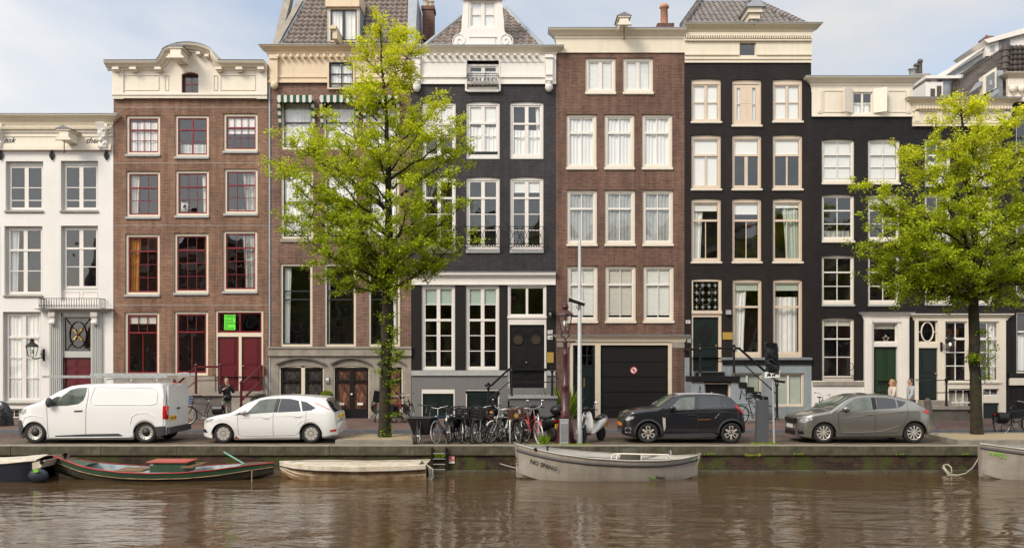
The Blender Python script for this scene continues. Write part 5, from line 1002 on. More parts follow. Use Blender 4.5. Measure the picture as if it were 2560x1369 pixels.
mb = MB(); mb.use('zinc'); mb.prism([(X(2425), Z(232)), (X(2452), Z(214)), (X(2454), Z(204)), (X(2444), Z(206))], FD - .05, FD + .15); mb.prism([(X(2448), Z(250)), (X(2488), Z(226)), (X(2492), Z(232)), (X(2470), Z(250))], FD - .2, FD + .15); build('skylight', mb, parent=h)
chimney(h, 2466, 2486, 90, 150, FD + 3, [(2477, .06, .15, 'terracotta')], D=FD + 3, band_=False)
# ================================================================ ground, quay, water
QD = 25.8; WZ = -.72; KD = 31.0
M['road'] = brickmat('road', (.15, .10, .085), (.10, .07, .06), (.06, .05, .04), bw=.2, rh=.1, dirt=.35, horiz=True)
M['pavement'] = brickmat('pavement', (.20, .125, .105), (.15, .095, .08), (.09, .07, .06), bw=.2, rh=.1, dirt=.3, horiz=True)
M['parking'] = brickmat('parking', (.20, .145, .105), (.13, .095, .07), (.07, .06, .045), bw=.2, rh=.11, dirt=.45, horiz=True, moss=.25)
M['kerb'] = mat('kerb', (.12, .13, .15), .7, var=.25, vscale=3, bump=.2)
M['coping'] = mat('coping', (.31, .275, .22), .85, col2=(.19, .165, .13), vscale=2.5, bump=.3, bscale=9, streak=.2)
M['copingface'] = mat('copingface', (.125, .105, .072), .9, col2=(.034, .036, .016), vscale=2.2, bump=.35, bscale=9, streak=.7)
M['gravel'] = mat('gravel', (.44, .35, .22), .95, col2=(.30, .23, .14), vscale=22, bump=.8, bscale=60)
M['earth'] = mat('earth', (.12, .09, .06), .95, var=.4)
def sheet(name, m, x0, x1, y0, y1, z, sub=1):
    mb = MB(); mb.use(m); mb.face([(x0, y0, z), (x1, y0, z), (x1, y1, z), (x0, y1, z)]); o = build(name, mb); o['kind'] = 'structure'; return o
BX = 400
sheet('ground', 'earth', -BX, BX, QD + .3, 900, -.05)
sheet('parking_strip', 'parking', -BX, BX, QD + .38, 28.9, 0.0)
sheet('road', 'road', -BX, BX, 28.9, KD, 0.004)
mb = MB(); mb.use('pavement'); mb.box(-BX, BX, KD + .14, FD + .6, -.04, .1); o = build('pavement', mb); o['kind'] = 'structure'
mb = MB(); mb.use('kerb'); n = 200
for k in range(-60, 60): mb.box(k * 1.0 + .004, k * 1.0 + .996, KD, KD + .14, -.04, .105 + .002 * (k % 3))
o = build('kerb', mb); o['kind'] = 'structure'
mb = MB(); mb.use('earth'); mb.box(-BX, BX, -40, 55, -4, -3.6); o = build('canal_bed', mb); o['kind'] = 'structure'
# water
m = bpy.data.materials.new('water'); m.use_nodes = True; nt = m.node_tree; L = nt.links.new; b = nt.nodes['Principled BSDF']
b.inputs['Base Color'].default_value = (.080, .049, .024, 1); b.inputs['Roughness'].default_value = .06; b.inputs['IOR'].default_value = 1.33; b.inputs['Specular IOR Level'].default_value = .62
tc = N(nt, 'ShaderNodeTexCoord'); hs = []
for sc, det, wt, sx in ((.9, 3, 1.0, (.45, 1, 1)), (3.4, 4, .20, (.4, 1, 1)), (11., 3, .03, (.5, 1, 1))):
    mp = N(nt, 'ShaderNodeMapping'); mp.inputs['Scale'].default_value = sx; mp.inputs['Rotation'].default_value = (0, 0, R(8 + sc)); L(tc.outputs['Object'], mp.inputs[0])
    n_ = N(nt, 'ShaderNodeTexNoise'); n_.inputs['Scale'].default_value = sc; n_.inputs['Detail'].default_value = det; n_.inputs['Distortion'].default_value = .6; L(mp.outputs[0], n_.inputs['Vector'])
    mu = N(nt, 'ShaderNodeMath', operation='MULTIPLY'); mu.inputs[1].default_value = wt; L(n_.outputs[0], mu.inputs[0]); hs.append(mu)
a1 = N(nt, 'ShaderNodeMath', operation='ADD'); L(hs[0].outputs[0], a1.inputs[0]); L(hs[1].outputs[0], a1.inputs[1]); a2 = N(nt, 'ShaderNodeMath', operation='ADD'); L(a1.outputs[0], a2.inputs[0]); L(hs[2].outputs[0], a2.inputs[1])
bp = N(nt, 'ShaderNodeBump'); bp.inputs['Strength'].default_value = 1; bp.inputs['Distance'].default_value = .065; L(a2.outputs[0], bp.inputs['Height']); L(bp.outputs[0], b.inputs['Normal']); M['water'] = m
sheet('canal_water', 'water', -BX, BX, -8, QD + .05, WZ)
# quay wall: a thing with coping stones, brick face and a ledge at the water line
q = empty('quay_wall', (0, QD, WZ), 0, 'mossy brick quay wall with a long stone coping above the canal water', 'quay wall')
mb = MB(); mb.use('brick_quay'); mb.box(-60, 60, QD + .06, QD + .36, -3, -.232); build('brick_face', mb, parent=q)
rng = random.Random(3); x_ = -40.; nr = 0
while x_ < 40:
    w_ = rng.uniform(1.5, 2.6) if abs(x_) < 17 else 12; mb = MB(); mb.use('copingface'); dz = rng.uniform(-.004, .004); dy = rng.uniform(-.01, .01)
    mb.box(x_ + .006, x_ + w_ - .006, QD + dy, QD + .42, -.23, .022 + dz); mb.use('coping'); mb.box(x_ + .006, x_ + w_ - .006, QD + .02 + dy + rng.uniform(0, .02), QD + .42, .0221 + dz, .04 + dz)
    build('coping_stone', mb, parent=q, origin=(x_, QD, 0)); x_ += w_
mb = MB(); mb.use('copingface'); x_ = -20.
while x_ < 20: w_ = rng.uniform(.42, .5) * 1.0; mb.box(x_ + .01, x_ + w_ * 2 - .01, QD - .16 + rng.uniform(-.01, .01), QD + .06, -1.2, -.665 + rng.uniform(-.006, .006)); x_ += w_ * 2
build('waterline_ledge', mb, parent=q)
mb = MB(); mb.use('copingface'); mb.box(-60, 60, QD - .1, QD + .059, -1.3, -.78); build('footing', mb, parent=q)
# the far bank behind the eye: what the window panes mirror
mb = MB(); mb.use('road'); mb.box(-BX, BX, -60, -1.6, -3, .0); o = build('opposite_quay', mb); o['kind'] = 'structure'
M['opp_glass'] = mat('opp_glass', (.02, .025, .03), .1)
rng = random.Random(11); x_ = -42.; k = 0
M['opp_brick'] = mat('opp_brick', (.44, .21, .12), .85, var=.3); M['opp_brown'] = mat('opp_brown', (.34, .19, .13), .85, var=.3); kinds = ['opp_brick', 'opp_brown', 'brick_dark', 'opp_brick', 'ivory']
while x_ < 42:
    w_ = rng.uniform(6, 8.5); hh = rng.uniform(12.2, 15.2); mt = kinds[k % 5]
    t = empty('opposite_house', (x_ + w_ / 2, -13, 0), 0, 'house of the far bank behind the viewer, seen only as a reflection in window panes', 'house', 'houses across the canal behind the viewer')
    mb = MB(); mb.use(mt); mb.box(x_, x_ + w_ - .02, -22, -13, 0, hh); build('wall', mb, parent=t)
    mb = MB(); mb.use('ivory'); mb.box(x_ - .1, x_ + w_ + .08, -13.02, -12.6, hh - 1.2, hh + .02); build('cornice', mb, parent=t)
    mb = MB(); mb.use(['terracotta', 'tile_dark', 'tile'][k % 3]); mb.prism([(x_ + .4, hh + .02), (x_ + w_ - .4, hh + .02), (x_ + w_ / 2 + .8, hh + 3.2), (x_ + w_ / 2 - .8, hh + 3.2)], -22, -13.2); build('roof', mb, parent=t)
    for fl in range(4):
        for c in range(3):
            a = x_ + w_ * (c + .5) / 3; z_ = 1.0 + fl * (hh - 2) / 4; f = MB(); f.use('white'); f.box(a - .62, a + .62, -13.0, -12.93, z_, z_ + 2.2); f.use('opp_glass'); f.box(a - .5, a - .03, -12.93, -12.91, z_ + .12, z_ + 2.08); f.box(a + .03, a + .5, -12.93, -12.91, z_ + .12, z_ + 2.08); build('window', f, parent=t)
    x_ += w_; k += 1
# ================================================================ trees
def leafmat(name):
    m = bpy.data.materials.new(name); m.use_nodes = True; nt = m.node_tree; nt.nodes.clear(); L = nt.links.new
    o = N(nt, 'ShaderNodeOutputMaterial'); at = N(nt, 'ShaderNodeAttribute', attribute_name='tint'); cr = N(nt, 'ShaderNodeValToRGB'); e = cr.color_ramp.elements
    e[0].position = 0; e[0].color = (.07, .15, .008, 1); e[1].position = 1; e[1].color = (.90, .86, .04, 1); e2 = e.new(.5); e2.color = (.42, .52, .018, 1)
    d = N(nt, 'ShaderNodeBsdfPrincipled'); d.inputs['Roughness'].default_value = .5; d.inputs['Specular IOR Level'].default_value = .35; t = N(nt, 'ShaderNodeBsdfTranslucent'); mx = N(nt, 'ShaderNodeMixShader'); mx.inputs[0].default_value = .42
    L(at.outputs['Fac'], cr.inputs[0]); L(cr.outputs[0], d.inputs['Base Color']); L(cr.outputs[0], t.inputs[0]); L(d.outputs[0], mx.inputs[1]); L(t.outputs[0], mx.inputs[2]); L(mx.outputs[0], o.inputs[0]); return m
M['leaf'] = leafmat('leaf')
M['bark'] = mat('bark', (.042, .034, .010), .9, col2=(.009, .007, .005), vscale=5, bump=.9, bscale=14, streak=.5)
M['bush'] = mat('bush', (.10, .20, .02), .6, var=.5, vscale=9)
def leaf_mesh(name, leaves, parent, material='leaf', kind=None):
    """leaves: (position, direction, length, tint)"""
    v = []; f = []; tn = []; rng = random.Random(5)
    for p, d, l, t in leaves:
        d = d.normalized(); s = d.cross(Vector((rng.gauss(0, .45), rng.gauss(0, .45), 1))); s = s.normalized() if s.length > .01 else Vector((1, 0, 0)); u = d.cross(s) * (.12 * l)
        i = len(v); q = p + d * (l * .45); v += [p[:], (q + s * (l * .36) + u)[:], (p + d * l)[:], (q - s * (l * .36) + u)[:]]; f.append((i, i + 1, i + 2, i + 3)); tn.append(t)
    me = bpy.data.meshes.new(name); po = wl(parent); me.from_pydata([(a - po.x, b - po.y, c - po.z) for a, b, c in v], [], f); me.materials.append(M[material])
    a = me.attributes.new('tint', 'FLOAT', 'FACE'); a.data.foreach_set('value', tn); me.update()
    o = bpy.data.objects.new(name, me); COL.objects.link(o); o.parent = parent; return o
def tree(label, D, trunk, ends, seed, ls=.078, dens=1.0, top_v=60, low_v=750, grp='trees on the quay', minu=0, suckers=()):
    rng = random.Random(seed); px = D / F; T = [(Vector((X(u, D), D, Z(v, D))), w_ * px * .38) for u, v, w_ in trunk]
    t = empty('street_tree', T[0][0], 0, label, 'tree', grp); mb = MB(); mb.use('bark', True)
    pts = [p for p, r in T]; rs = [r for p, r in T]
    P = []; RR = []
    for i in range(len(pts) - 1):
        for k in range(3): a = k / 3; P.append(pts[i].lerp(pts[i + 1], a) + Vector((rng.gauss(0, .015), rng.gauss(0, .015), 0)) * (i > 0)); RR.append((rs[i] * (1 - a) + rs[i + 1] * a) * rng.uniform(.96, 1.04))
    P.append(pts[-1]); RR.append(rs[-1]); mb.tube([P[0] - Vector((0, 0, .15))] + P, [RR[0] * 1.25] + [RR[0] * 1.12] + RR[1:], 10)
    leaves = []; zt, zl = Z(top_v, D), Z(low_v, D)
    def at_z(z):
        for i in range(len(pts) - 1):
            if pts[i].z <= z <= pts[i + 1].z: a = (z - pts[i].z) / (pts[i + 1].z - pts[i].z); return pts[i].lerp(pts[i + 1], a), rs[i] * (1 - a) + rs[i + 1] * a
        return pts[-1], rs[-1]
    def spray(p, tipness):
        for q in range(rng.randint(14, 22)):
            d = Vector((rng.gauss(0, 1), rng.gauss(0, 1), rng.gauss(-.15, .55))); pos = p + Vector((rng.gauss(0, .075), rng.gauss(0, .075), rng.gauss(0, .05)))
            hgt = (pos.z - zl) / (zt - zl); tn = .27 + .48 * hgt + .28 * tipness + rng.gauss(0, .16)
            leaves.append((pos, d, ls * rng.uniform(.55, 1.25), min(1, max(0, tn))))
    def twig(p, d, l, r, depth):
        n = max(3, int(l / .10)); q = p.copy(); path = [q.copy()]; dd = d.normalized()
        for i in range(n):
            dd = (dd + Vector((rng.gauss(0, .17), rng.gauss(0, .17), rng.gauss(.02, .12)))).normalized(); q = q + dd * (l / n); path.append(q.copy())
            if depth == 0 and i > 1 and rng.random() < .42: twig(q, dd + Vector((rng.gauss(0, .8), rng.gauss(0, .8), rng.gauss(0, .45))), l * rng.uniform(.3, .5), r * .5, 1)
            if i / n > .3 and rng.random() < dens: spray(q, (i / n) ** 2)
        mb.tube(path, [r * (1 - .75 * i / n) for i in range(n + 1)], 4, False)
    base_u = trunk[-1][0]
    for (ue, ve, dy) in ends:
        e = Vector((X(ue, D + dy), D + dy, Z(ve, D + dy))); dx = math.hypot(e.x - T[4][0].x, dy); zs = e.z - dx * rng.uniform(.45, .7) - .5; zs = max(zs, zl + .1 + rng.uniform(0, .5)); s, sr = at_z(min(zs, pts[-1].z - .3))
        n = 9; path = []; mid = s.lerp(e, .45) + Vector((rng.gauss(0, .12), rng.gauss(0, .2), rng.uniform(-.25, .05) * (e - s).length * .35))
        for i in range(n + 1):
            a = i / n; b = s.lerp(mid, a).lerp(mid.lerp(e, a), a); path.append(b + Vector((rng.gauss(0, .03), rng.gauss(0, .03), rng.gauss(0, .03))) * (0 < i < n))
        ln = (e - s).length; r0 = min(sr * .45, .010 + ln * .013); mb.tube(path, [max(.006, r0 * (1 - i / n) ** .8) for i in range(n + 1)], 6, False)
        nt_ = int((10 + ln * 6.6) * (1 if dens >= .9 else .85))
        for k in range(nt_):
            a = rng.uniform(.22, 1) ** .8; i = min(n - 1, int(a * n)); p = path[i].lerp(path[i + 1], a * n - i); ax = (path[i + 1] - path[i]).normalized()
            d = ax * .55 + Vector((rng.gauss(0, .75), rng.gauss(0, .75), rng.gauss(.08, .45))); twig(p, d, rng.uniform(.3, .85) * (1.15 - .5 * a), .012, 0)
        twig(path[-1], path[-1] - path[-2], .4, .01, 0)
    for (u, v) in suckers:
        s, sr = at_z(Z(v, D)); tgt = Vector((X(u, D), D - .15, Z(v, D))); twig(s, (tgt - s) + Vector((0, -.1, .1)), max(.2, (tgt - s).length), .008, 0); twig(s, (tgt - s) + Vector((.1, -.3, .0)), max(.2, (tgt - s).length * .7), .006, 1)
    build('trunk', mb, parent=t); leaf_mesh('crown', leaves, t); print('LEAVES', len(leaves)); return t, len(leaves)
E1 = [(700, 345, -.6), (682, 400, .5), (715, 440, -1), (712, 555, -.5), (755, 520, 1), (790, 625, -.8), (815, 690, .3), (760, 345, 1), (830, 295, 0), (815, 420, -1.6), (850, 500, 1.6), (870, 600, -1.2), (885, 245, .3), (905, 180, -.4), (910, 122, .3), (948, 62, 0), (1012, 85, .3), (1025, 135, -.3), (1008, 205, .5), (1100, 255, .2), (1060, 310, -.8), (1145, 315, -.3), (1158, 365, .4), (1130, 450, -1), (1150, 520, .2), (1155, 598, -.3), (1110, 650, .3), (1090, 560, 1.2), (1045, 620, -1.2), (1000, 690, -.6), (935, 700, .8), (1020, 480, -1.8), (930, 420, 1.8), (940, 330, -1.4), (1000, 300, 1.4), (900, 560, -1.8), (1050, 400, 1.6), (880, 660, -.6), (790, 480, .2), (975, 150, .1), (950, 230, -.5), (860, 380, -.9)]
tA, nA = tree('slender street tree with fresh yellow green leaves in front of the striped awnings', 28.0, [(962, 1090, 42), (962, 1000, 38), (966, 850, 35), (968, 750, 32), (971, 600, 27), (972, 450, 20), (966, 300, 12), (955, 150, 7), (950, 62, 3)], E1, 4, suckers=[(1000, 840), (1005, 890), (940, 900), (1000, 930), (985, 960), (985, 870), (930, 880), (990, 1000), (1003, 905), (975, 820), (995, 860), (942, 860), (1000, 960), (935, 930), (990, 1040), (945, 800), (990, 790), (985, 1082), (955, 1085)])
E2 = [(2135, 618, -.3), (2155, 468, .3), (2165, 690, .2), (2180, 560, -1), (2205, 640, 1), (2235, 480, -.6), (2245, 375, .2), (2238, 715, -.8), (2280, 425, 1.2), (2290, 560, -1.8), (2300, 690, 1.2), (2340, 325, 0), (2350, 480, -1.8), (2340, 630, -2), (2355, 735, -.5), (2385, 380, -.8), (2400, 258, 0), (2448, 268, .2), (2440, 340, -1), (2470, 450, 1.5), (2480, 560, -2), (2500, 680, 1), (2500, 335, .3), (2530, 295, -.2), (2540, 400, -1.4), (2560, 520, 1.6), (2560, 640, -1.6), (2600, 350, .3), (2620, 450, -.8), (2650, 560, .8), (2640, 680, -.4), (2700, 500, 0), (2700, 610, .5), (2520, 745, -.6), (2250, 540, .2), (2400, 560, 2), (2310, 400, -.6), (2420, 690, -1.5), (2370, 640, 1.8), (2580, 590, 0), (2205, 520, .6), (2440, 480, -1.2), (2590, 700, .8), (2340, 540, .5), (2480, 400, .5), (2270, 620, -.2)]
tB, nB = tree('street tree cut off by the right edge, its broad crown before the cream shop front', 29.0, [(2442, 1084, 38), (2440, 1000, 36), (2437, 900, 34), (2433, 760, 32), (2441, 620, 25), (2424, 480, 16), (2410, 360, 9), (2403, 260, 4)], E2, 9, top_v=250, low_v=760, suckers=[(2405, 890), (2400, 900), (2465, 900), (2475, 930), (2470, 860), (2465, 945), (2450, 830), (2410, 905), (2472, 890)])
for k, x_ in enumerate((-20, -12.5, -5.5, 2.8, 9.5, 17)):
    if k == 0:
        rt = empty('far_bank_tree', (x_, -5, 0), 0, 'leafy tree behind the viewer, seen only as a green reflection in window panes', 'tree', 'trees behind the viewer'); mb = MB(); mb.use('bark', True); mb.tube([(x_, -5, 0), (x_ + .1, -5, 4), (x_, -5, 9)], [.25, .18, .05], 8); build('trunk', mb, parent=rt); rng = random.Random(2); lv = []
        for c in range(95):
            c_ = Vector((x_ + rng.gauss(0, 1.7), -5 + rng.gauss(0, 1.5), 9.4 + rng.gauss(0, 2.5)))
            for q in range(95): lv.append((c_ + Vector((rng.gauss(0, .45), rng.gauss(0, .45), rng.gauss(0, .3))), Vector((rng.gauss(0, 1), rng.gauss(0, 1), rng.gauss(0, .5))), .24, rng.uniform(0, .6)))
        leaf_mesh('crown', lv, rt)
    else: c = copy_tree(rt); c.location = (x_, -5 - k * .2, 0)
# planters round the trunks
def planter(label, poly, D0):
    pts = [(X(u, D), D) for u, D in poly]; t = empty('tree_planter', (sum(p[0] for p in pts) / len(pts), sum(p[1] for p in pts) / len(pts), 0), 0, label, 'planter', 'raised tree planters'); c = Vector((t.location.x, t.location.y))
    inn = [((p[0] - c.x) * .93 + c.x, (p[1] - c.y) * .82 + c.y) for p in pts]; mb = MB(); mb.use('coping'); n = len(pts)
    for i in range(n):
        j = (i + 1) % n; q = [pts[i], pts[j], inn[j], inn[i]]; mb.prism(q, .0, .14, 'z')
    build('stone_edge', mb, parent=t); mb = MB(); mb.use('gravel'); mb.prism(inn, .01, .12, 'z'); build('gravel', mb, parent=t)
planter('low stone edged gravel planter around the tree beside the white hatchback', [(838, 26.6), (1032, 26.5), (1028, 28.9), (880, 28.9)], 27)
planter('low stone edged gravel planter around the right hand tree by the moored grey boat', [(2395, 26.5), (2800, 26.5), (2800, 29.6), (2330, 29.4), (2318, 28.9)], 27)
# ================================================================ street furniture
def P3(u, v, D): return (X(u, D), D, Z(v, D))
# ornate street lamp
D = 27.3; t = empty('street_lamp', (X(1412, D), D, 0), 0, 'ornate dark red cast iron street lamp with a glass lantern beside the camera pole', 'street lamp')
x_ = X(1413, D); zz = lambda v: Z(v, D)
mb = MB(); mb.use('lamp_red', True); mb.lathe([(.33, 0), (.33, .06), (.27, .14), (.26, .4), (.22, .5), (.22, .6), (.15, .72), (.19, .78), (.14, .85), (.17, .95), (.12, 1.0), (.15, 1.5), (.09, zz(970)), (.14, zz(965)), (.08, zz(960)), (.075, zz(890)), (.11, zz(885)), (.06, zz(880)), (.06, zz(858)), (.09, zz(855)), (.05, zz(850)), (.001, zz(848))], (x_, D, 0), 14)
mb.tube([(x_ - .27, D, zz(853)), (x_ + .27, D, zz(853))], .018, 6); mb.ball((x_ - .28, D, zz(853)), .035, 6); mb.ball((x_ + .28, D, zz(853)), .035, 6)
for s in (-1, 1): mb.tube([(x_, D, zz(850)), (x_ + s * .02, D, zz(845)), (x_ + s * .13, D, zz(838)), (x_ + s * .09, D, zz(831)), (x_ + s * .1, D, zz(828))], .022, 6)
build('post', mb, parent=t)
def hexring(r, v, n=6): return [(x_ + r * math.cos(2 * math.pi * (k + .5) / n), D + r * math.sin(2 * math.pi * (k + .5) / n), zz(v)) for k in range(n)]
mb = MB(); mb.use('lamp_red'); lo, hi = hexring(.13, 828), hexring(.24, 788)
for k in range(6): mb.tube([lo[k], hi[k]], .014, 4); mb.tube([lo[k], lo[(k + 1) % 6]], .02, 4); mb.tube([hi[k], hi[(k + 1) % 6]], .022, 4); a = hexring(.27, 783)[k]; mb.tube([hi[k], a], [.02, .005], 4)
build('lantern_frame', mb, parent=t); mb = MB(); mb.use('glass_plain'); mb.grid([lo, hi], True); build('lantern_glass', mb, parent=t)
mb = MB(); mb.use('sheer', True); mb.ball((x_, D, zz(808)), .07, 8, (1, 1, 1.5)); build('bulb', mb, parent=t)
mb = MB(); mb.use('lamp_red'); mb.grid([hexring(.27, 787), hexring(.25, 784), hexring(.11, 775), hexring(.07, 773)], True); mb.use('lamp_red', True); mb.lathe([(.07, zz(773)), (.1, zz(770)), (.11, zz(765)), (.07, zz(762)), (.09, zz(760)), (.03, zz(757)), (.001, zz(752))], (x_, D, 0), 10); build('lantern_roof', mb, parent=t)
# camera pole
D = 26.9; x_ = X(1449, D); t = empty('camera_pole', (x_, D, 0), 0, 'tall tapering grey steel pole with a surveillance camera beside the ornate lamp', 'pole')
mb = MB(); mb.use('galv', True); mb.lathe([(.085, 0), (.085, .4), (.075, .42), (.045, Z(600, D)), (.001, Z(598, D))], (x_, D, 0), 14); build('pole', mb, parent=t)
mb = MB(); mb.use('galv'); mb.tube([(x_, D - .04, Z(772, D)), (x_ - .1, D - .1, Z(770, D)), (x_ - .1, D - .1, Z(763, D))], .02, 6); mb.use('plaque_white'); a, b = Vector(P3(1426, 749, D - .15)), Vector(P3(1462, 761, D - .15)); up = Vector((0, 0, .05)); mb.tube([a + up, b + up], .05, 4); mb.use('black', True); mb.tube([a, b], .055, 8); mb.lathe([(.065, -.05), (.065, .05)], (a.x, a.y, a.z), 8, 'x'); build('camera', mb, parent=t)
# utility boxes
def slab(name, label, u0, u1, v0, D, dep, m, cat):
    t = empty(name, (X((u0 + u1) / 2, D), D, 0), 0, label, cat); mb = MB(); mb.use(m); a, b, z1 = X(u0, D), X(u1, D), Z(v0, D); mb.box(a, b, D, D + dep, 0, z1); mb.box(a - .012, b + .012, D - .012, D + dep + .012, z1 + .001, z1 + .03); build('cabinet', mb, parent=t); mb = MB(); mb.use('slategrey'); mb.box(a + .02, b - .02, D - .012, D - .001, .12, z1 - .1); build('door', mb, parent=t); return t
slab('utility_box', 'narrow light grey utility box in the grass beside the lamp foot', 1400, 1421, 1050, 26.5, .2, 'galv', 'utility box')
D = 26.6; t = empty('charging_post', (X(1908, D), D, 0), 0, 'dark grey slab shaped charging post on the quay behind the black car', 'charging post')
mb = MB(); mb.use('charge_grey' if 'charge_grey' in M else 'blackmatt'); M['charge_grey'] = mat('charge_grey', (.075, .078, .088), .5); mb.mats = [M['charge_grey']]
mb.prism([(X(1891, D), .0), (X(1921, D), .0), (X(1922, D), .5), (X(1922, D), Z(1000, D)), (X(1894, D), Z(1000, D)), (X(1893, D), .5)], D, D + .24); build('housing', mb, parent=t); mb = MB(); mb.use('coping'); mb.box(X(1886, D), X(1926, D), D - .1, D + .34, .002, .03); build('foot', mb, parent=t)
# wrapped sign on its pole
D = 26.5; x_ = X(1932, D); t = empty('wrapped_sign', (x_, D, 0), 0, 'street sign wrapped in torn black plastic above a small white tow away plate', 'sign')
mb = MB(); mb.use('galv', True); mb.tube([(x_ + .04, D, 0), (x_, D, Z(940, D)), (x_ - .01, D, Z(880, D))], .032, 10); mb.lathe([(.045, Z(1004, D)), (.045, Z(1000, D))], (x_ + .02, D, 0), 10); build('pole', mb, parent=t)
M['plastic'] = mat('plastic', (.012, .012, .014), .16, bump=1.0, bscale=9); mb = MB(); mb.use('plastic', True); rng = random.Random(4); rows = []
for i in range(12):
    v = 856 + 75 * i / 11; row = []
    for k in range(18):
        a = 2 * math.pi * k / 18; hw_, hd = (16 if i not in (0, 11) else 14.5) * D / F, .1; c, s = math.cos(a), math.sin(a); row.append((X(1928 + .6 * (i - 5), D) + math.copysign(abs(c) ** .35, c) * hw_ + rng.gauss(0, .008), D - .05 + math.copysign(abs(s) ** .5, s) * hd + rng.gauss(0, .018), Z(v + rng.gauss(0, 1) + (2 * c if i in (0, 11) else 0), D)))
    rows.append(row)
mb.grid(rows, True); mb.face(rows[0][::-1]); mb.face(rows[-1]); mb.tube([P3(1912, 875, D - .16), P3(1930, 890, D - .18), P3(1943, 886, D - .16)], [.01, .03, .01], 5); mb.tube([P3(1912, 905, D - .16), P3(1928, 897, D - .18), P3(1943, 912, D - .16)], [.01, .035, .01], 5); build('plastic_wrap', mb, parent=t)
mb = MB(); mb.use('sign_white'); mb.prism([(X(1909, D), Z(944, D)), (X(1947, D), Z(942, D)), (X(1948, D), Z(926, D)), (X(1910, D), Z(929, D))], D - .1, D - .08); mb.use('black')
a, y = X(1914, D), D - .105; z_ = Z(938, D); s = .0118
for pl in ([(0, 0), (2, 0), (2, 5), (9, 5), (11, 1), (11, -1), (0, -1)], [(13, 0), (22, 0), (21, 3), (17, 3.5), (14, 2)], [(19, 1), (29, 5), (29, 6.5), (19, 3)]): mb.prism([(a + p * s, z_ + q * s) for p, q in pl], y, y + .004)
for w_ in (2, 8, 15, 20): mb.lathe([(.017, .001), (.001, 0)], (a + w_ * s, y + .001, z_ - .015), 8, 'y')
build('tow_plate', mb, parent=t)
# bollard, ladder, no mooring plate
D = 31.6; x_ = X(2331, D); t = empty('bollard', (x_ - .05, D, .1), 0, 'leaning dark brown cast iron bollard on the pavement behind the grey hatchback', 'bollard')
mb = MB(); mb.use('darkstone', True); mb.lathe([(.2, 0), (.16, .1), (.14, .5), (.11, .95), (.12, 1.0), (.06, 1.08), (.001, 1.1)], (0, 0, 0), 12); o = build('post', mb, parent=t, local=True); o.rotation_euler = (0, R(-7), 0)
y = QD - .09; t = empty('quay_ladder', (X(1097, QD), y, -.7), 0, 'dark steel ladder bolted to the quay wall beside the white boat', 'ladder')
mb = MB(); mb.use('blackmatt')
for u in (1080, 1115): mb.box(X(u, y) - .02, X(u, y) + .02, y - .04, QD - .001, -1.1, .0)
build('side_rails', mb, parent=t)
for k in range(7):
    v = 1133 + 13.2 * k; mb = MB(); mb.use('galv'); mb.tube([(X(1081, y), y - .01, Z(v, y)), (X(1114, y), y - .01, Z(v, y))], .012, 6); build('rung', mb, parent=t)
y = QD + .05; t = empty('no_mooring_sign', (X(1130, y), y, Z(1150, y)), 0, 'small square white sign with a struck through letter on the quay wall', 'sign')
mb = MB(); mb.use('sign_white'); mb.box(X(1122, y), X(1136.5, y), y - .02, y + .005, Z(1157, y), Z(1139.5, y)); mb.use('sign_red'); a, b, c, e = X(1122.5, y), X(1136, y), Z(1151.5, y), Z(1140, y); q_ = .018
for bx in ((a, b, c, c + q_), (a, b, e - q_, e), (a, a + q_, c + q_, e - q_), (b - q_, b, c + q_, e - q_)): mb.box(bx[0], bx[1], y - .024, y - .02, bx[2], bx[3])
mb.prism([(a + .01, e - .03), (a + .03, e - .01), (b - .01, c + .03), (b - .03, c + .01)], y - .034, y - .031)
p = build('plate', mb, parent=t); text('lettering', 'R', .12, .003, 'black', p, ((a + b) / 2 - .04, y - .026, c + .022))
t = empty('topiary_ball', (X(817, FD - .6), FD - .6, .1), 0, 'clipped round green shrub in a pot beside the iron grille window', 'plant'); x_ = t.location.x; rng = random.Random(8); lv = []; zc = Z(992, FD - .6)
for k in range(2600):
    d = Vector((rng.gauss(0, 1), rng.gauss(0, 1), rng.gauss(0, 1))).normalized(); lv.append((Vector((x_, FD - .6, zc)) + d * rng.uniform(.2, .27), d + Vector((rng.gauss(0, .7), rng.gauss(0, .7), rng.gauss(0, .7))), .05, rng.uniform(.05, .5)))
leaf_mesh('foliage', lv, t); mb = MB(); mb.use('darkstone', True); mb.tube([(x_, FD - .6, .4), (x_, FD - .6, zc)], .03, 6); mb.lathe([(.16, .1), (.22, .5), (.2, .5), (.001, .48)], (x_, FD - .6, 0), 12); build('pot', mb, parent=t)
def weeds(label, us, Dr, n, h, seed, name='weeds', tn=(.2, .7), z=.0, lean=.5, stuff=True, wid=.1):
    rng = random.Random(seed); D0 = (Dr[0] + Dr[1]) / 2; t = MB(); lv = []
    for k in range(n):
        D = rng.uniform(*Dr); u = rng.uniform(*us); p = Vector((X(u, D), D, z)); l = h * rng.uniform(.3, 1); lv.append((p, Vector((rng.gauss(0, lean), rng.gauss(0, lean), 1)), l, rng.uniform(*tn)))
    e = Vector((X(sum(us) / 2, D0), D0, z)); v = []; f = []; tt = []
    for p, d, l, q in lv:
        d = d.normalized(); s = Vector((d.z, rng.gauss(0, .5), -d.x)).normalized() * l * wid; i = len(v); m_ = p + d * l * .5; v += [(p - e)[:], (m_ + s - e)[:], (p + d * l - e)[:], (m_ - s - e)[:]]; f.append((i, i + 1, i + 2, i + 3)); tt.append(q)
    me = bpy.data.meshes.new(name); me.from_pydata(v, [], f); me.materials.append(M['leaf']); a = me.attributes.new('tint', 'FLOAT', 'FACE'); a.data.foreach_set('value', tt); o = bpy.data.objects.new(name, me); COL.objects.link(o); o.location = e
    if stuff: tag(o, kind='stuff', label=label, cat='plants')
    else: tag(o, label, 'plant')
    return o
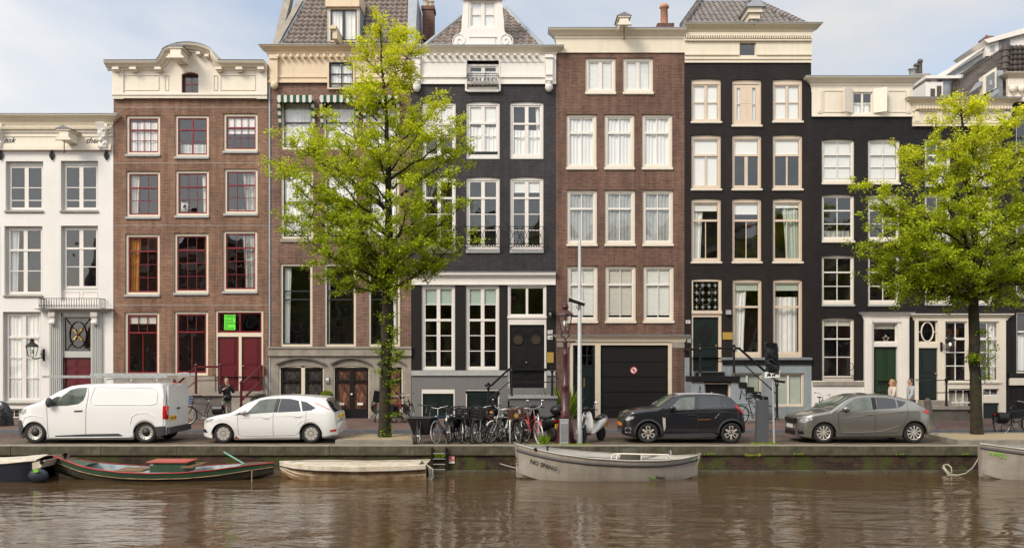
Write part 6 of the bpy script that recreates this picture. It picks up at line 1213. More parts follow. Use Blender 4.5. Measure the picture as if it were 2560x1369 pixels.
weeds('strip of grass and weeds along the coping around the lamp foot', (1325, 1475), (26.05, 26.5), 1600, .08, 1, 'grass', (.05, .45))
weeds('patch of grass at the foot of the charging post', (1880, 1945), (26.25, 26.7), 900, .1, 2, 'grass', (.05, .45))
weeds('thin weeds between the paving bricks under the bicycles', (1030, 1330), (26.2, 26.5), 700, .05, 3, 'grass', (.1, .5))
weeds('tall leafy weed on the quay edge before the red bicycle', (1348, 1366), (26.2, 26.4), 60, .42, 4, 'weed_plant', (.0, .35), stuff=False, lean=.3, wid=.05)
weeds('long leaved green plant growing behind the ornate street lamp', (1392, 1432), (36.6, 37.0), 90, 1.6, 5, 'reed_plant', (.0, .35), .1, stuff=False, lean=.28, wid=.03)
weeds('green ferny plant growing from the quay wall behind the ladder', (1085, 1112), (25.7, 25.76), 70, .2, 6, 'wall_plant', (.0, .4), -.3, stuff=False)
weeds('pale dry tuft of grass hanging on the quay wall right of the aluminium boat', (1862, 1902), (25.7, 25.76), 90, .13, 7, 'grass_tuft', (.45, .65), -.25, stuff=False, lean=1.2, wid=.04)
for k, (a, b) in enumerate(((2235, 2262), (1985, 2010), (2405, 2422), (1760, 1790))): weeds('low green weed rooted in a joint of the quay wall', (a, b), (25.7, 25.78), 60, .09, 20 + k, 'wall_weed', (.0, .4), -.22, stuff=False)['group'] = 'weeds in the quay wall'
# ================================================================ vehicles
def paint(name, col, metal=0.0, rough=.28): return mat(name, col, rough, metal, .5, coat=.8, var=.04, vscale=1.2)
M['paint_white'] = paint('paint_white', (.74, .74, .73)); M['paint_van'] = paint('paint_van', (.76, .76, .75), rough=.4); M['paint_black'] = paint('paint_black', (.016, .017, .022), .3); M['paint_grey'] = paint('paint_grey', (.27, .26, .235), .7)
M['carglass'] = mat('carglass', (.05, .062, .056), .03, spec=.7, col2=(.14, .17, .14), vscale=1.8); M['carglass_dark'] = mat('carglass_dark', (.018, .02, .024), .03, spec=.9); M['plasticgrey'] = mat('plasticgrey', (.04, .04, .042), .6); M['rimsilver'] = mat('rimsilver', (.56, .53, .48), .35, metal=.35); M['rimdark'] = mat('rimdark', (.02, .02, .02), .5)
M['lamp_glass'] = mat('lamp_glass', (.55, .57, .58), .08, spec=.9, col2=(.2, .2, .2), vscale=14); M['taillight'] = mat('taillight', (.5, .015, .012), .15, spec=.8); M['plate_yellow'] = mat('plate_yellow', (.80, .48, .03), .5); M['chrome'] = mat('chrome', (.7, .7, .7), .12, metal=1); M['orange'] = mat('orange', (.8, .25, .03), .4)
VD = 27.0; PXM = F / VD
class Body:
    """a body shell: side profile (top and bottom lines in local metres) swept over a rounded plan; the near side is y=-W/2"""
    def __init__(s, u0, top, bot, W, belt, roof_in=.17, nose=.55, tail=.45, nround=.28, tround=.2, arches=(), sill=.22, bulge=.03):
        q = lambda p: ((p[0] - u0) / PXM, Z(p[1], VD)); s.top = [q(p) for p in top]; s.bot = [q(p) for p in bot]; s.W = W; s.belt = belt; s.ri = roof_in; s.x0 = s.top[0][0]; s.x1 = s.top[-1][0]; s.nose = nose; s.tail = tail; s.nr = nround; s.tr = tround; s.arch = [((u - u0) / PXM, Z(v, VD), r / PXM) for u, v, r in arches]; s.u0 = u0; s.zr = max(p[1] for p in s.top); s.bulge = bulge
    def lerp(s, L_, x):
        if x <= L_[0][0]: return L_[0][1]
        for a, b in zip(L_, L_[1:]):
            if x <= b[0]: return a[1] + (b[1] - a[1]) * (x - a[0]) / max(1e-6, b[0] - a[0])
        return L_[-1][1]
    def half(s, x):
        h = s.W / 2; d = x - s.x0
        if d < s.nose: h -= s.nr * (1 - max(0, d) / s.nose) ** 2.6
        d = s.x1 - x
        if d < s.tail: h -= s.tr * (1 - max(0, d) / s.tail) ** 2.6
        return h
    def y(s, x, z):
        h = s.half(x)
        if z > s.belt: t = (z - s.belt) / (s.zr - s.belt); h -= s.ri * t ** 1.15
        else:
            t = (s.belt - z) / s.belt; h += s.bulge * math.sin(min(1, t * 1.3) * math.pi) - .07 * max(0, t - .55) ** 1.0
        return h
    def zb(s, x):
        z = s.lerp(s.bot, x)
        for cx, cz, r in s.arch:
            if abs(x - cx) < r: z = max(z, cz + math.sqrt(r * r - (x - cx) ** 2))
        return z
    def mesh(s, m, n=90):
        xs = {s.x0 + (s.x1 - s.x0) * k / n for k in range(n + 1)} | {p[0] for p in s.top}
        for cx, cz, r in s.arch: xs |= {cx - r * math.cos(math.pi * k / 16) for k in range(17)} | {cx - r - .001, cx + r + .001}
        xs = sorted(x for x in xs if s.x0 <= x <= s.x1); rows = []
        for x in xs:
            zt, zb = s.lerp(s.top, x), s.zb(x); zb = min(zb, zt - .03); r = min(.07, (zt - zb) * .3); side = []
            for k in range(13): z = zb + (zt - r - zb) * k / 12; side.append((s.y(x, z), z))
            yt = s.y(x, zt - r); side += [(yt - r * .18, zt - r * .45), (yt - r * .6, zt - r * .12), (yt - r * 1.3, zt), (yt * .6, zt + .012), (yt * .25, zt + .02)]
            under = [(side[0][0] - .12, zb + .03), (.1, max(zb, .12) + .03)]
            half = [(-y, z) for y, z in under[::-1]] + [(-y, z) for y, z in side]; full = half + [(-y, z) for y, z in half[::-1]]; rows.append([(x, y, z) for y, z in full])
        mb = MB(); mb.use(m, True); mb.grid(rows); mb.face(rows[0][::-1]); mb.face(rows[-1]); return mb
    def patch(s, mb, poly, m, off=.006, side=-1, px=True, step=.08, smooth=True):
        """a thin skin following the body side inside a polygon"""
        if px: poly = [((u - s.u0) / PXM, Z(v, VD)) for u, v in poly]
        mb.use(m, smooth); xs = [p[0] for p in poly]; zs = [p[1] for p in poly]; pts = [Vector(p) for p in poly]; n = len(pts)
        def inside(x, z):
            c = False; j = n - 1
            for i in range(n):
                a, b = poly[i], poly[j]
                if (a[1] > z) != (b[1] > z) and x < (b[0] - a[0]) * (z - a[1]) / (b[1] - a[1]) + a[0]: c = not c
                j = i
            return c
        edge = []
        for i in range(n):
            a, b = pts[i], pts[(i + 1) % n]; k = max(1, int((b - a).length / step))
            for j in range(k): edge.append(a.lerp(b, j / k))
        ne = len(edge); inner = []; x = min(xs) + step / 2
        while x < max(xs):
            z = min(zs) + step / 2
            while z < max(zs):
                if inside(x, z) and min((Vector((x, z)) - e).length for e in edge) > step * .4: inner.append(Vector((x, z)))
                z += step
            x += step
        r = geometry.delaunay_2d_cdt(edge + inner, [(i, (i + 1) % ne) for i in range(ne)], [list(range(ne))], 1, 1e-6)
        for sd in ((-1, 1) if side == 0 else (side,)):
            vv = [(p.x, sd * (s.y(p.x, p.y) + off), p.y) for p in r[0]]; mb.idx(vv, [f if sd < 0 else f[::-1] for f in r[2]])
            rim = [i for i in range(ne)]; vb = [(p.x, sd * (s.y(p.x, p.y) + off), p.y) for p in edge] + [(p.x, sd * (s.y(p.x, p.y) - .02), p.y) for p in edge]
            mb.idx(vb, [(i, (i + 1) % ne, ne + (i + 1) % ne, ne + i) for i in range(ne)])
    def line(s, mb, pts, m, r=.006, off=.003, side=-1):
        pts = [Vector(((u - s.u0) / PXM, Z(v, VD))) for u, v in pts]; P = []
        for a, b in zip(pts, pts[1:]):
            k = max(1, int((b - a).length / .06)); P += [a.lerp(b, j / k) for j in range(k)]
        P.append(pts[-1]); mb.use(m, True)
        for sd in ((-1, 1) if side == 0 else (side,)): mb.tube([(p.x, sd * (s.y(p.x, p.y) + off), p.y) for p in P], r, 5)
def wheel(veh, x, z, y, r, style, side, name='wheel'):
    """tyre, rim and a dark well behind; the wheel mesh itself is the brake disc"""
    w_ = .2; c = (x, y - side * 0, z); out = side
    mb = MB(); mb.use('rimdark', True); a0, a1 = (y, y + out * w_ * .3); mb.lathe([(r * .6, -.02 * out), (r * .6, .02 * out)], (x, y - out * .12, z), 20, 'y'); wm = build(name, mb, parent=veh, local=True)
    mb = MB(); mb.use('rubber', True); p = [(r * .62, -w_), (r * .9, -w_), (r * .985, -w_ * .85), (r, -w_ * .6), (r, -w_ * .2), (r * .985, -.03), (r * .9, 0), (r * .7, .004), (r * .64, -.02)]; mb.lathe([(q[0], out * q[1]) for q in p], (x, y, z), 36, 'y', False); t = build('tyre', mb, parent=wm, local=True)
    mb = MB(); R_ = r * .66; yo = y - out * .015
    def sp(a, w0, w1, r0, r1, twist=0, th=.02):
        ca, sa = math.cos(a), math.sin(a); cb, sb = math.cos(a + twist), math.sin(a + twist); v = []
        for yy in (yo, yo - out * th): v += [(x + r0 * ca - w0 * sa, yy, z + r0 * sa + w0 * ca), (x + r0 * ca + w0 * sa, yy, z + r0 * sa - w0 * ca), (x + r1 * cb + w1 * sb, yy, z + r1 * sb - w1 * cb), (x + r1 * cb - w1 * sb, yy, z + r1 * sb + w1 * cb)]
        mb.idx(v, [(0, 1, 2, 3), (7, 6, 5, 4), (0, 4, 5, 1), (1, 5, 6, 2), (2, 6, 7, 3), (3, 7, 4, 0)])
    mb.use('rimdark'); mb.lathe([(R_, -.0), (.001, -.001)], (x, y - out * .075, z), 24, 'y')
    if style == 'steel':
        mb.use('rimsilver', True); mb.lathe([(q[0], out * q[1]) for q in ((R_, -.01), (R_ * .95, -.03), (R_ * .66, -.03), (R_ * .55, -.045))], (x, y, z), 28, 'y', False); mb.use('rimdark')
        for k in range(14): a = 2 * math.pi * k / 14; sp(a, .011, .013, R_ * .72, R_ * .86, 0, -.004)
        mb.use('rimdark', True); mb.lathe([(q[0], out * q[1]) for q in ((R_ * .52, -.03), (R_ * .5, -.005), (.001, .0))], (x, y, z), 20, 'y')
    elif style == 'cap':
        mb.use('rimsilver', True); mb.lathe([(q[0], out * q[1]) for q in ((R_, -.01), (R_ * .96, -.02))], (x, y, z), 28, 'y', False)
        mb.use('rimsilver')
        for k in range(9): sp(2 * math.pi * k / 9 + .2, .035, .052, R_ * .2, R_ * .97)
        mb.lathe([(q[0], out * q[1]) for q in ((R_ * .34, -.016), (.001, -.008))], (x, y, z), 16, 'y')
    elif style == 'loop':
        mb.use('rimsilver')
        for k in range(3):
            a = 2 * math.pi * k / 3 + math.pi / 2
            sp(a, .05, .075, R_ * .3, R_ * .98); b = a + math.pi / 3; sp(b, .022, .03, R_ * .1, R_ * .92)
        mb.use('rimdark')
        for k in range(3): a = 2 * math.pi * k / 3 + math.pi / 2; sp(a, .028, .048, R_ * .42, R_ * .84, 0, -.004)
        mb.use('red'); mb.lathe([(.03, out * .0), (.001, out * .002)], (x, yo + out * .004, z), 8, 'y')
    else:
        mb.use('rimsilver', True); mb.lathe([(q[0], out * q[1]) for q in ((R_, -.01), (R_ * .93, -.02))], (x, y, z), 28, 'y', False); mb.use('rimsilver')
        for k in range(10): sp(2 * math.pi * k / 10, .012, .026, R_ * .12, R_ * .95, .32)
        mb.lathe([(q[0], out * q[1]) for q in ((R_ * .2, -.02), (.001, -.01))], (x, y, z), 14, 'y')
    build('rim', mb, parent=wm, local=True)
def wells(veh, b, m='rimdark'):
    mb = MB(); mb.use(m, True)
    for cx, cz, r in b.arch:
        for sd in (-1, 1): mb.grid([[(cx - r * math.cos(math.pi * k / 14), sd * (b.y(cx, .6) + dy), cz + r * math.sin(math.pi * k / 14)) for k in range(15)] for dy in (-.005, -.35)]); mb.face([(cx - r * math.cos(math.pi * k / 14), sd * (b.y(cx, .6) - .3), cz + r * math.sin(math.pi * k / 14)) for k in range(15)])
    mb.use(m); mb.box(b.x0 + .35, b.x1 - .35, -b.W / 2 + .3, b.W / 2 - .3, .16, .32); build('underbody', mb, parent=veh, local=True)
def vehicle(name, label, b, m, cat, wheels, style, wr, parts):
    t = empty(name, (X(b.u0, VD), VD + b.W / 2, 0), 0, label, cat, 'vehicles parked along the quay'); bm_ = b.mesh(m); [fn(bm_) for nm, fn in parts if nm == 'seams']; build('body', bm_, parent=t, local=True); wells(t, b)
    for (u, v) in wheels:
        for sd in (-1, 1): wheel(t, (u - b.u0) / PXM, wr, sd * (b.W / 2 - .03), wr, style, sd)
    for nm, fn in parts:
        if nm == 'seams': continue
        mb = MB(); fn(mb); build(nm, mb, parent=t, local=True)
    return t
def mirror_fn(b, u, v, m1, m2='black', s=1):
    def f(mb):
        x, z = (u - b.u0) / PXM, Z(v, VD)
        for sd in (-1, 1):
            y = sd * (b.y(x, z) + .1); mb.use(m1, True); mb.ball((x, y, z), .1, 10, (1.1, .7, .72)); mb.use(m2); mb.tube([(x + .03, sd * (b.y(x, z) - .02), z - .1), (x + .01, y, z - .05)], .03, 5)
    return f
P = lambda b, poly, m, **k: (lambda mb: b.patch(mb, poly, m, **k))
def screen_fn(b, pts, m='carglass', inset=.1, off=.012):
    """wind screen or rear window: a skin over the top surface between two stations"""
    def f(mb):
        mb.use(m, True); q = [((u - b.u0) / PXM, Z(v, VD)) for u, v in pts]; rows = []
        for k in range(7):
            x = q[0][0] + (q[1][0] - q[0][0]) * k / 6; z = b.lerp(b.top, x); w_ = b.y(x, z - .03) - inset; dz = .02; rows.append([(x, w_ * a, z + off + .02 * (1 - a * a)) for a in (-1, -.7, -.35, 0, .35, .7, 1)])
        mb.grid(rows)
    return f
# --- white van
b = Body(235, [(30, 1060), (31, 1050), (38, 1033), (48, 1023), (68, 1013), (98, 1004), (118, 992), (145, 976), (173, 964.5), (200, 961), (240, 960), (320, 958.5), (390, 958), (402, 962), (409, 985), (412, 1030), (414, 1062), (415, 1072)], [(30, 1090), (50, 1096), (118, 1098), (330, 1098), (395, 1090), (415, 1085)], 1.9, Z(1020, VD), roof_in=.13, nose=.7, nround=.38, tail=.1, tround=.03, arches=[(85.3, 1085, 31), (362.8, 1085, 31)], bulge=.01)
vp = [('window', P(b, [(139, 1014), (152, 991), (173, 974), (192, 969), (214, 968.5), (212, 985), (207, 1000), (195, 1009), (170, 1013)], 'carglass')),
      ('window_trim', P(b, [(112, 1008), (125, 999), (140, 991), (150, 991), (140, 1013), (136, 1015), (122, 1014)], 'plasticgrey')),
      ('sill_trim', P(b, [(133, 1094), (140, 1088), (210, 1084.5), (296, 1083), (304, 1087), (308, 1091), (210, 1092)], 'plasticgrey', off=.02)),
      ('front_bumper', P(b, [(30.5, 1052), (40, 1050), (48, 1051), (56, 1070), (53, 1096), (42, 1094), (30.5, 1088)], 'plasticgrey', off=.02)),
      ('rear_bumper', P(b, [(388, 1066), (414, 1064), (414.5, 1084), (392, 1090)], 'plasticgrey', off=.03)),
      ('seams', lambda mb: [b.line(mb, l, 'plasticgrey', .005) for l in ([(116, 1012), (118, 1040), (120, 1092)], [(216, 966), (219, 985), (215, 1020), (214, 1092)], [(408, 966), (408, 1066)])] + [b.line(mb, l, 'paint_van', .012) for l in ([(229, 1008), (224, 1000), (232, 970), (240, 967), (380, 969), (392, 980), (391, 1007), (380, 1011), (235, 1011)], [(325, 1060), (330, 1040), (345, 1032), (370, 1031), (388, 1042)], [(52, 1060), (60, 1043), (80, 1037), (105, 1042), (113, 1060)])]),
      ('side_rail', lambda mb: (mb.use('galv', True), mb.tube([((125 - 235) / PXM, -.97, .17), ((328 - 235) / PXM, -.97, .19)], .03, 8)))]
van = vehicle('van', 'white panel van with ladders on its roof rack at the left end of the quay', b, 'paint_van', 'van', [(85.3, 0), (362.8, 0)], 'steel', .335, vp)
def part(veh, name, fn, parent=None):
    mb = MB(); fn(mb); return build(name, mb, parent=parent or veh, local=True)
part(van, 'door_handle', lambda mb: b.line(mb, [(186, 1027), (206, 1026)], 'black', .02, .01))
part(van, 'mirror', lambda mb: (mb.use('plasticgrey', True), [mb.ball(((127 - 235) / PXM, sd * (b.y((127 - 235) / PXM, 1.1) + .12), Z(1005, VD)), .13, 10, (.8, .7, 1.2)) for sd in (-1, 1)]))
part(van, 'headlight', P(b, [(43, 1030), (48, 1024), (60, 1021), (64, 1022), (62, 1030), (54, 1035), (46, 1035)], 'lamp_glass', off=.012)); part(van, 'windscreen', screen_fn(b, [(112, 0), (168, 0)], inset=.12))
xe = b.x1
part(van, 'tail_light', lambda mb: ([b.patch(mb, [(407, 1014), (414, 1014), (414, 1047), (407, 1047)], 'taillight', off=.012)], mb.box(xe - .02, xe + .025, -.93, -.8, Z(1047, VD), Z(1014, VD)), mb.use('lamp_glass'), mb.box(xe + .025, xe + .03, -.93, -.81, Z(1036, VD), Z(1027, VD))))
part(van, 'rear_door', lambda mb: (mb.use('paint_van'), mb.box(xe - .03, xe + .012, -.78, -.01, .45, 1.74), mb.box(xe - .03, xe + .012, .01, .86, .45, 1.74), mb.use('black'), mb.box(xe + .012, xe + .04, -.1, .1, 1.0, 1.05), mb.use('taillight'), mb.box(xe - .1, xe - .02, -.15, .15, 1.8, 1.83)))
pl = part(van, 'number_plate', lambda mb: (mb.use('plate_yellow'), mb.box(xe + .014, xe + .03, -.72, -.2, .68, .82))); text('lettering', 'V-851-HK', .13, .002, 'black', pl, (0, 0, 0), (R(90), 0, R(90))).location = (xe + .032, -.71, .705)
part(van, 'rear_step', lambda mb: (mb.use('plasticgrey'), mb.box(xe - .05, xe + .1, -.9, .9, .3, .48)))
lt = empty('roof_ladders', (X(300, VD), VD + .9, 1.95), 0, 'aluminium ladders and roof rack lying along the top of the white van', 'ladder')
mb = MB(); mb.use('galv')
for u in (258, 322, 387):
    mb.tube([(X(u, VD), VD + .15, 1.86), (X(u, VD), VD + .2, 1.93), (X(u, VD), VD + 1.7, 1.93), (X(u, VD), VD + 1.75, 1.86)], .02, 6)
build('rack_bars', mb, parent=lt)
for (a, c, y0, z_, nm) in ((92, 395, VD + .3, 1.97, 'ladder'), (188, 448, VD + .95, 2.03, 'ladder')):
    mb = MB(); mb.use('galv')
    for yy in (y0, y0 + .4): mb.box(X(a, VD), X(c, VD), yy, yy + .03, z_, z_ + .075)
    for k in range(int((c - a) / 21)): x_ = X(a + 8 + 21 * k, VD); mb.tube([(x_, y0, z_ + .04), (x_, y0 + .42, z_ + .04)], .016, 6)
    build(nm, mb, parent=lt)
mb = MB(); mb.use('galv'); mb.tube([(X(430, VD), VD + .5, 2.0), (X(450, VD), VD + .5, 2.0), (X(459, VD), VD + .5, 2.02), (X(459, VD), VD + .5, 2.1), (X(450, VD), VD + .5, 2.12), (X(430, VD), VD + .5, 2.1)], .02, 6); build('rack_loop', mb, parent=lt)
# --- white hatchback
b = Body(668, [(500, 1078), (500, 1060), (504, 1051), (511, 1046), (533, 1040), (571, 1033), (586, 1026), (615, 1007), (646, 995), (674, 990.5), (720, 988.5), (767, 990.5), (800, 995), (814, 1002), (824, 1018), (835, 1033), (838, 1058), (842, 1070), (842, 1080)], [(500, 1092), (515, 1095), (525, 1096), (600, 1099), (750, 1098), (815, 1094), (842, 1086)], 1.8, Z(1032, VD), roof_in=.2, nose=.65, nround=.34, tail=.4, tround=.16, arches=[(557, 1085, 28.5), (776.6, 1085, 28.5)])
wp = [('front_window', P(b, [(614, 1034), (620, 1028), (646, 1000.5), (664, 997), (689, 996), (681, 1030)], 'carglass')), ('rear_window', P(b, [(700, 996), (722, 996.5), (744, 1001), (752, 1027), (694, 1030)], 'carglass_dark')), ('quarter_window', P(b, [(750, 1001.5), (765, 1005), (788, 1019), (777, 1025), (756, 1027)], 'carglass_dark')),
      ('pillar_trim', lambda mb: (b.patch(mb, [(689, 996), (699, 996), (693, 1030), (682, 1030)], 'black', off=.004), b.patch(mb, [(586, 1037), (606, 1027), (613, 1029), (611, 1035)], 'plasticgrey'))),
      ('seams', lambda mb: [b.line(mb, l, 'plasticgrey', .004) for l in ([(594, 1037), (596, 1085), (604, 1090), (740, 1087), (752, 1075), (765, 1050), (765, 1028)], [(683, 1031), (683, 1088)])] + [b.line(mb, l, 'paint_white', .008) for l in ([(594, 1044), (680, 1040), (760, 1038)], [(524, 1060), (534, 1052), (557, 1047), (580, 1055), (590, 1075)], [(744, 1060), (756, 1050), (776, 1045), (800, 1054), (808, 1072)])]),
      ('headlight', P(b, [(503, 1058), (510, 1050), (524, 1046), (535, 1046), (528, 1052), (515, 1057)], 'lamp_glass', off=.01)), ('fog_light', P(b, [(500, 1073), (508, 1073), (516, 1081), (502, 1082)], 'black', off=.01)), ('windscreen', screen_fn(b, [(590, 0), (640, 0)])), ('rear_screen', screen_fn(b, [(812, 0), (834, 0)], 'carglass_dark')),
      ('tail_light', lambda mb: (b.line(mb, [(786, 1007), (806, 1015), (824, 1024)], 'taillight', .012, .0), b.patch(mb, [(825, 1074), (840, 1072), (839, 1078), (826, 1079)], 'taillight', off=.01))), ('mirror', mirror_fn(b, 609, 1028, 'paint_white')),
      ('door_handle', lambda mb: b.line(mb, [(658, 1044), (674, 1044)], 'paint_white', .017, .012)), ('door_handle', lambda mb: b.line(mb, [(737, 1041), (753, 1040.5)], 'paint_white', .017, .012)),
      ('spoiler', lambda mb: (mb.use('paint_white'), mb.prism([((795 - 668) / PXM, Z(993, VD)), ((813 - 668) / PXM, Z(995.5, VD)), ((811 - 668) / PXM, Z(999, VD)), ((795 - 668) / PXM, Z(999, VD))], -.6, .6))), ('number_plate', lambda mb: (mb.use('plate_yellow'), mb.box(b.x1 - .03, b.x1 + .01, -.26, .26, .75, .86)))]
wc = vehicle('car', 'white five door hatchback with silver wheel covers and rust at the front arch', b, 'paint_white', 'car', [(557, 0), (776.6, 0)], 'cap', .3, wp)
M['rust'] = mat('rust', (.22, .07, .02), .9); part(wc, 'rust_patch', P(b, [(586, 1092), (590, 1088), (594, 1092), (598, 1095), (592, 1097), (586, 1097)], 'rust', off=.004))
# --- black small car
b = Body(1715, [(1557, 1080), (1557, 1062), (1560, 1046), (1567, 1036), (1580, 1028), (1615, 1023), (1645, 1020), (1663, 1008), (1690, 991), (1705, 987.5), (1750, 986), (1805, 987.5), (1822, 990), (1832, 996), (1846, 1013), (1860, 1030), (1865, 1056), (1866, 1074)], [(1557, 1086), (1572, 1090), (1590, 1093), (1660, 1092), (1790, 1090), (1850, 1088), (1866, 1080)], 1.78, Z(1020, VD), roof_in=.18, nose=.5, nround=.26, tail=.4, tround=.16, arches=[(1620.8, 1082, 31), (1829, 1081, 31)])
bp_ = [('front_window', P(b, [(1673, 1025), (1684, 1011), (1702, 995.6), (1715, 993), (1739, 992.8), (1735, 1022), (1700, 1025)], 'carglass')), ('rear_window', P(b, [(1750, 992.3), (1800.5, 992.3), (1803, 1017), (1749, 1021)], 'carglass_dark')), ('quarter_window', P(b, [(1807, 1000), (1818, 1016), (1808, 1017)], 'carglass_dark')),
       *[('arch_trim', (lambda mb, cx=cx, cy=cy: b.patch(mb, [(cx - 36 * math.cos(math.pi * k / 14), cy - 36 * math.sin(math.pi * k / 14)) for k in range(15)] + [(cx + 31.5 * math.cos(math.pi * k / 14), cy - 31.5 * math.sin(math.pi * k / 14)) for k in range(15)], 'plasticgrey', off=.012))) for cx, cy in ((1620.8, 1082), (1829, 1081))],
       ('sill_trim', P(b, [(1656, 1090), (1664, 1084), (1780, 1081), (1795, 1088), (1790, 1091), (1662, 1094)], 'plasticgrey', off=.015)), ('side_vent', P(b, [(1656, 1042), (1663, 1044), (1664, 1068), (1660, 1078), (1657, 1060)], 'rimsilver', off=.01)),
       ('headlight', P(b, [(1563, 1048), (1572, 1041), (1586, 1040), (1582, 1047), (1568, 1052)], 'lamp_glass', off=.01)), ('running_light', lambda mb: [b.line(mb, l, 'lamp_glass', .012, .004, -1) for l in ([(1565, 1074), (1565, 1069), (1570, 1069)], [(1573, 1069), (1577, 1069), (1577, 1074)], [(1565, 1077), (1565, 1081), (1570, 1081)], [(1573, 1081), (1577, 1081), (1577, 1077)])]),
       ('seams', lambda mb: [b.line(mb, l, 'rimdark', .005) for l in ([(1655, 1026), (1656, 1060), (1662, 1082)], [(1743, 990), (1743, 1082)], [(1808, 1018), (1800, 1050)])] + [b.line(mb, l, 'paint_black', .012) for l in ([(1665, 1034), (1800, 1028), (1858, 1034)], [(1788, 1045), (1800, 1030), (1825, 1030)])]), ('windscreen', screen_fn(b, [(1648, 0), (1690, 0)])), ('rear_screen', screen_fn(b, [(1828, 0), (1856, 0)], 'carglass_dark')),
       ('tail_light', lambda mb: b.patch(mb, [(1836, 1011), (1842, 1012), (1862, 1034), (1861, 1038), (1852, 1030)], 'taillight', off=.01)), ('mirror', mirror_fn(b, 1680, 1019, 'paint_black')), ('door_handle', lambda mb: b.line(mb, [(1720, 1037), (1738, 1036)], 'rimdark', .018, .01)), ('side_stripe', lambda mb: b.line(mb, [(1744, 1048), (1776, 1047.5)], 'orange', .004, .004)),
       ('number_plate', lambda mb: (mb.use('orange'), mb.box(b.x0 - .02, b.x0 + .02, -.3, .3, .5, .6))), ('roof_antenna', lambda mb: (mb.use('galv'), mb.tube([((1790 - 1715) / PXM, 0, 1.46), ((1797 - 1715) / PXM, 0, 1.52)], .012, 5))), ('roof', lambda mb: (mb.use('galv', True), mb.grid([[((u - 1715) / PXM, a * (b.y((u - 1715) / PXM, 1.4) - .06), b.lerp(b.top, (u - 1715) / PXM) + .03 - .02 * a * a) for a in (-1, -.5, 0, .5, 1)] for u in range(1700, 1822, 12)])))]
vehicle('car', 'black compact electric hatchback with loop patterned alloy wheels by the charging post', b, 'paint_black', 'car', [(1620.8, 0), (1829, 0)], 'loop', .32, bp_)
# --- grey hatchback
b = Body(2170, [(1999, 1078), (1999, 1060), (2003, 1047), (2010, 1040), (2034, 1034), (2060, 1029.5), (2076, 1026), (2100, 1010), (2130, 994), (2155, 987.5), (2185, 985.5), (2230, 988), (2270, 996), (2285, 1001), (2314, 1018), (2325, 1029), (2331, 1045), (2334, 1062), (2332, 1080)], [(1999, 1090), (2015, 1094), (2040, 1096), (2100, 1094), (2250, 1093), (2310, 1090), (2333, 1082)], 1.81, Z(1025, VD), roof_in=.2, nose=.6, nround=.34, tail=.5, tround=.2, arches=[(2060.3, 1084, 30.5), (2287, 1082, 30.5)])
gp = [('front_window', P(b, [(2097, 1030), (2116, 1012), (2139, 997.5), (2160, 994), (2181, 993.4), (2181, 1023)], 'carglass')), ('rear_window', P(b, [(2194, 993.4), (2220, 994), (2242, 997.5), (2243, 1019), (2194, 1022)], 'carglass_dark')), ('quarter_window', P(b, [(2245, 998.5), (2269, 1004.5), (2258, 1014), (2246, 1018.5)], 'carglass_dark')), ('pillar_trim', P(b, [(2182, 993.4), (2193, 993.4), (2193, 1022), (2182, 1023)], 'black', off=.004)),
      ('chrome_strip', lambda mb: b.line(mb, [(2076, 1034), (2094, 1020), (2115, 1004), (2139, 994.5), (2160, 991.5), (2185, 990.5), (2220, 991.5), (2250, 995), (2282, 1003)], 'chrome', .012, .003)), ('windscreen', screen_fn(b, [(2080, 0), (2130, 0)])), ('rear_screen', screen_fn(b, [(2292, 0), (2318, 0)], 'carglass_dark')),
      ('headlight', P(b, [(2004, 1052), (2010, 1047), (2022, 1044), (2034, 1039), (2030, 1049), (2016, 1056), (2008, 1056)], 'lamp_glass', off=.01)), ('fog_light', lambda mb: (b.patch(mb, [(2001, 1078), (2004, 1074), (2012, 1078), (2014, 1086), (2003, 1086)], 'black', off=.006), b.patch(mb, [(2003, 1076), (2007, 1074), (2009, 1079), (2004, 1080)], 'chrome', off=.015))),
      ('grille', lambda mb: (mb.use('black'), mb.box(b.x0 - .02, b.x0 + .03, -.5, .5, .6, .74), mb.box(b.x0 - .02, b.x0 + .03, -.45, .45, .22, .36), mb.use('chrome'), mb.box(b.x0 - .03, b.x0 + .0, -.5, .5, .7, .73))), ('number_plate', lambda mb: (mb.use('plaque_white'), mb.box(b.x0 - .035, b.x0 + .0, -.26, .26, .43, .54))),
      ('tail_light', lambda mb: b.patch(mb, [(2305, 1026), (2324, 1023), (2327, 1030), (2327, 1036), (2316, 1033)], 'taillight', off=.01)), ('mirror', mirror_fn(b, 2114, 1021, 'paint_grey')), ('door_handle', lambda mb: b.line(mb, [(2163, 1036.5), (2180, 1035)], 'paint_grey', .017, .012)), ('door_handle', lambda mb: b.line(mb, [(2243, 1029.5), (2258, 1028)], 'paint_grey', .017, .012)),
      ('seams', lambda mb: [b.line(mb, l, 'rimdark', .005) for l in ([(2096, 1031), (2096, 1060), (2101, 1084), (2180, 1083)], [(2187, 992), (2187, 1082), (2240, 1082), (2252, 1068), (2270, 1040), (2270, 1008)])] + [b.line(mb, l, 'paint_grey', .012, .0) for l in ([(2100, 1045), (2180, 1036), (2270, 1027)], [(2105, 1081), (2200, 1078), (2245, 1064)])])]
vehicle('car', 'metallic grey hatchback with a chrome window line at the right of the quay', b, 'paint_grey', 'car', [(2060.3, 0), (2287, 0)], 'blade', .325, gp)
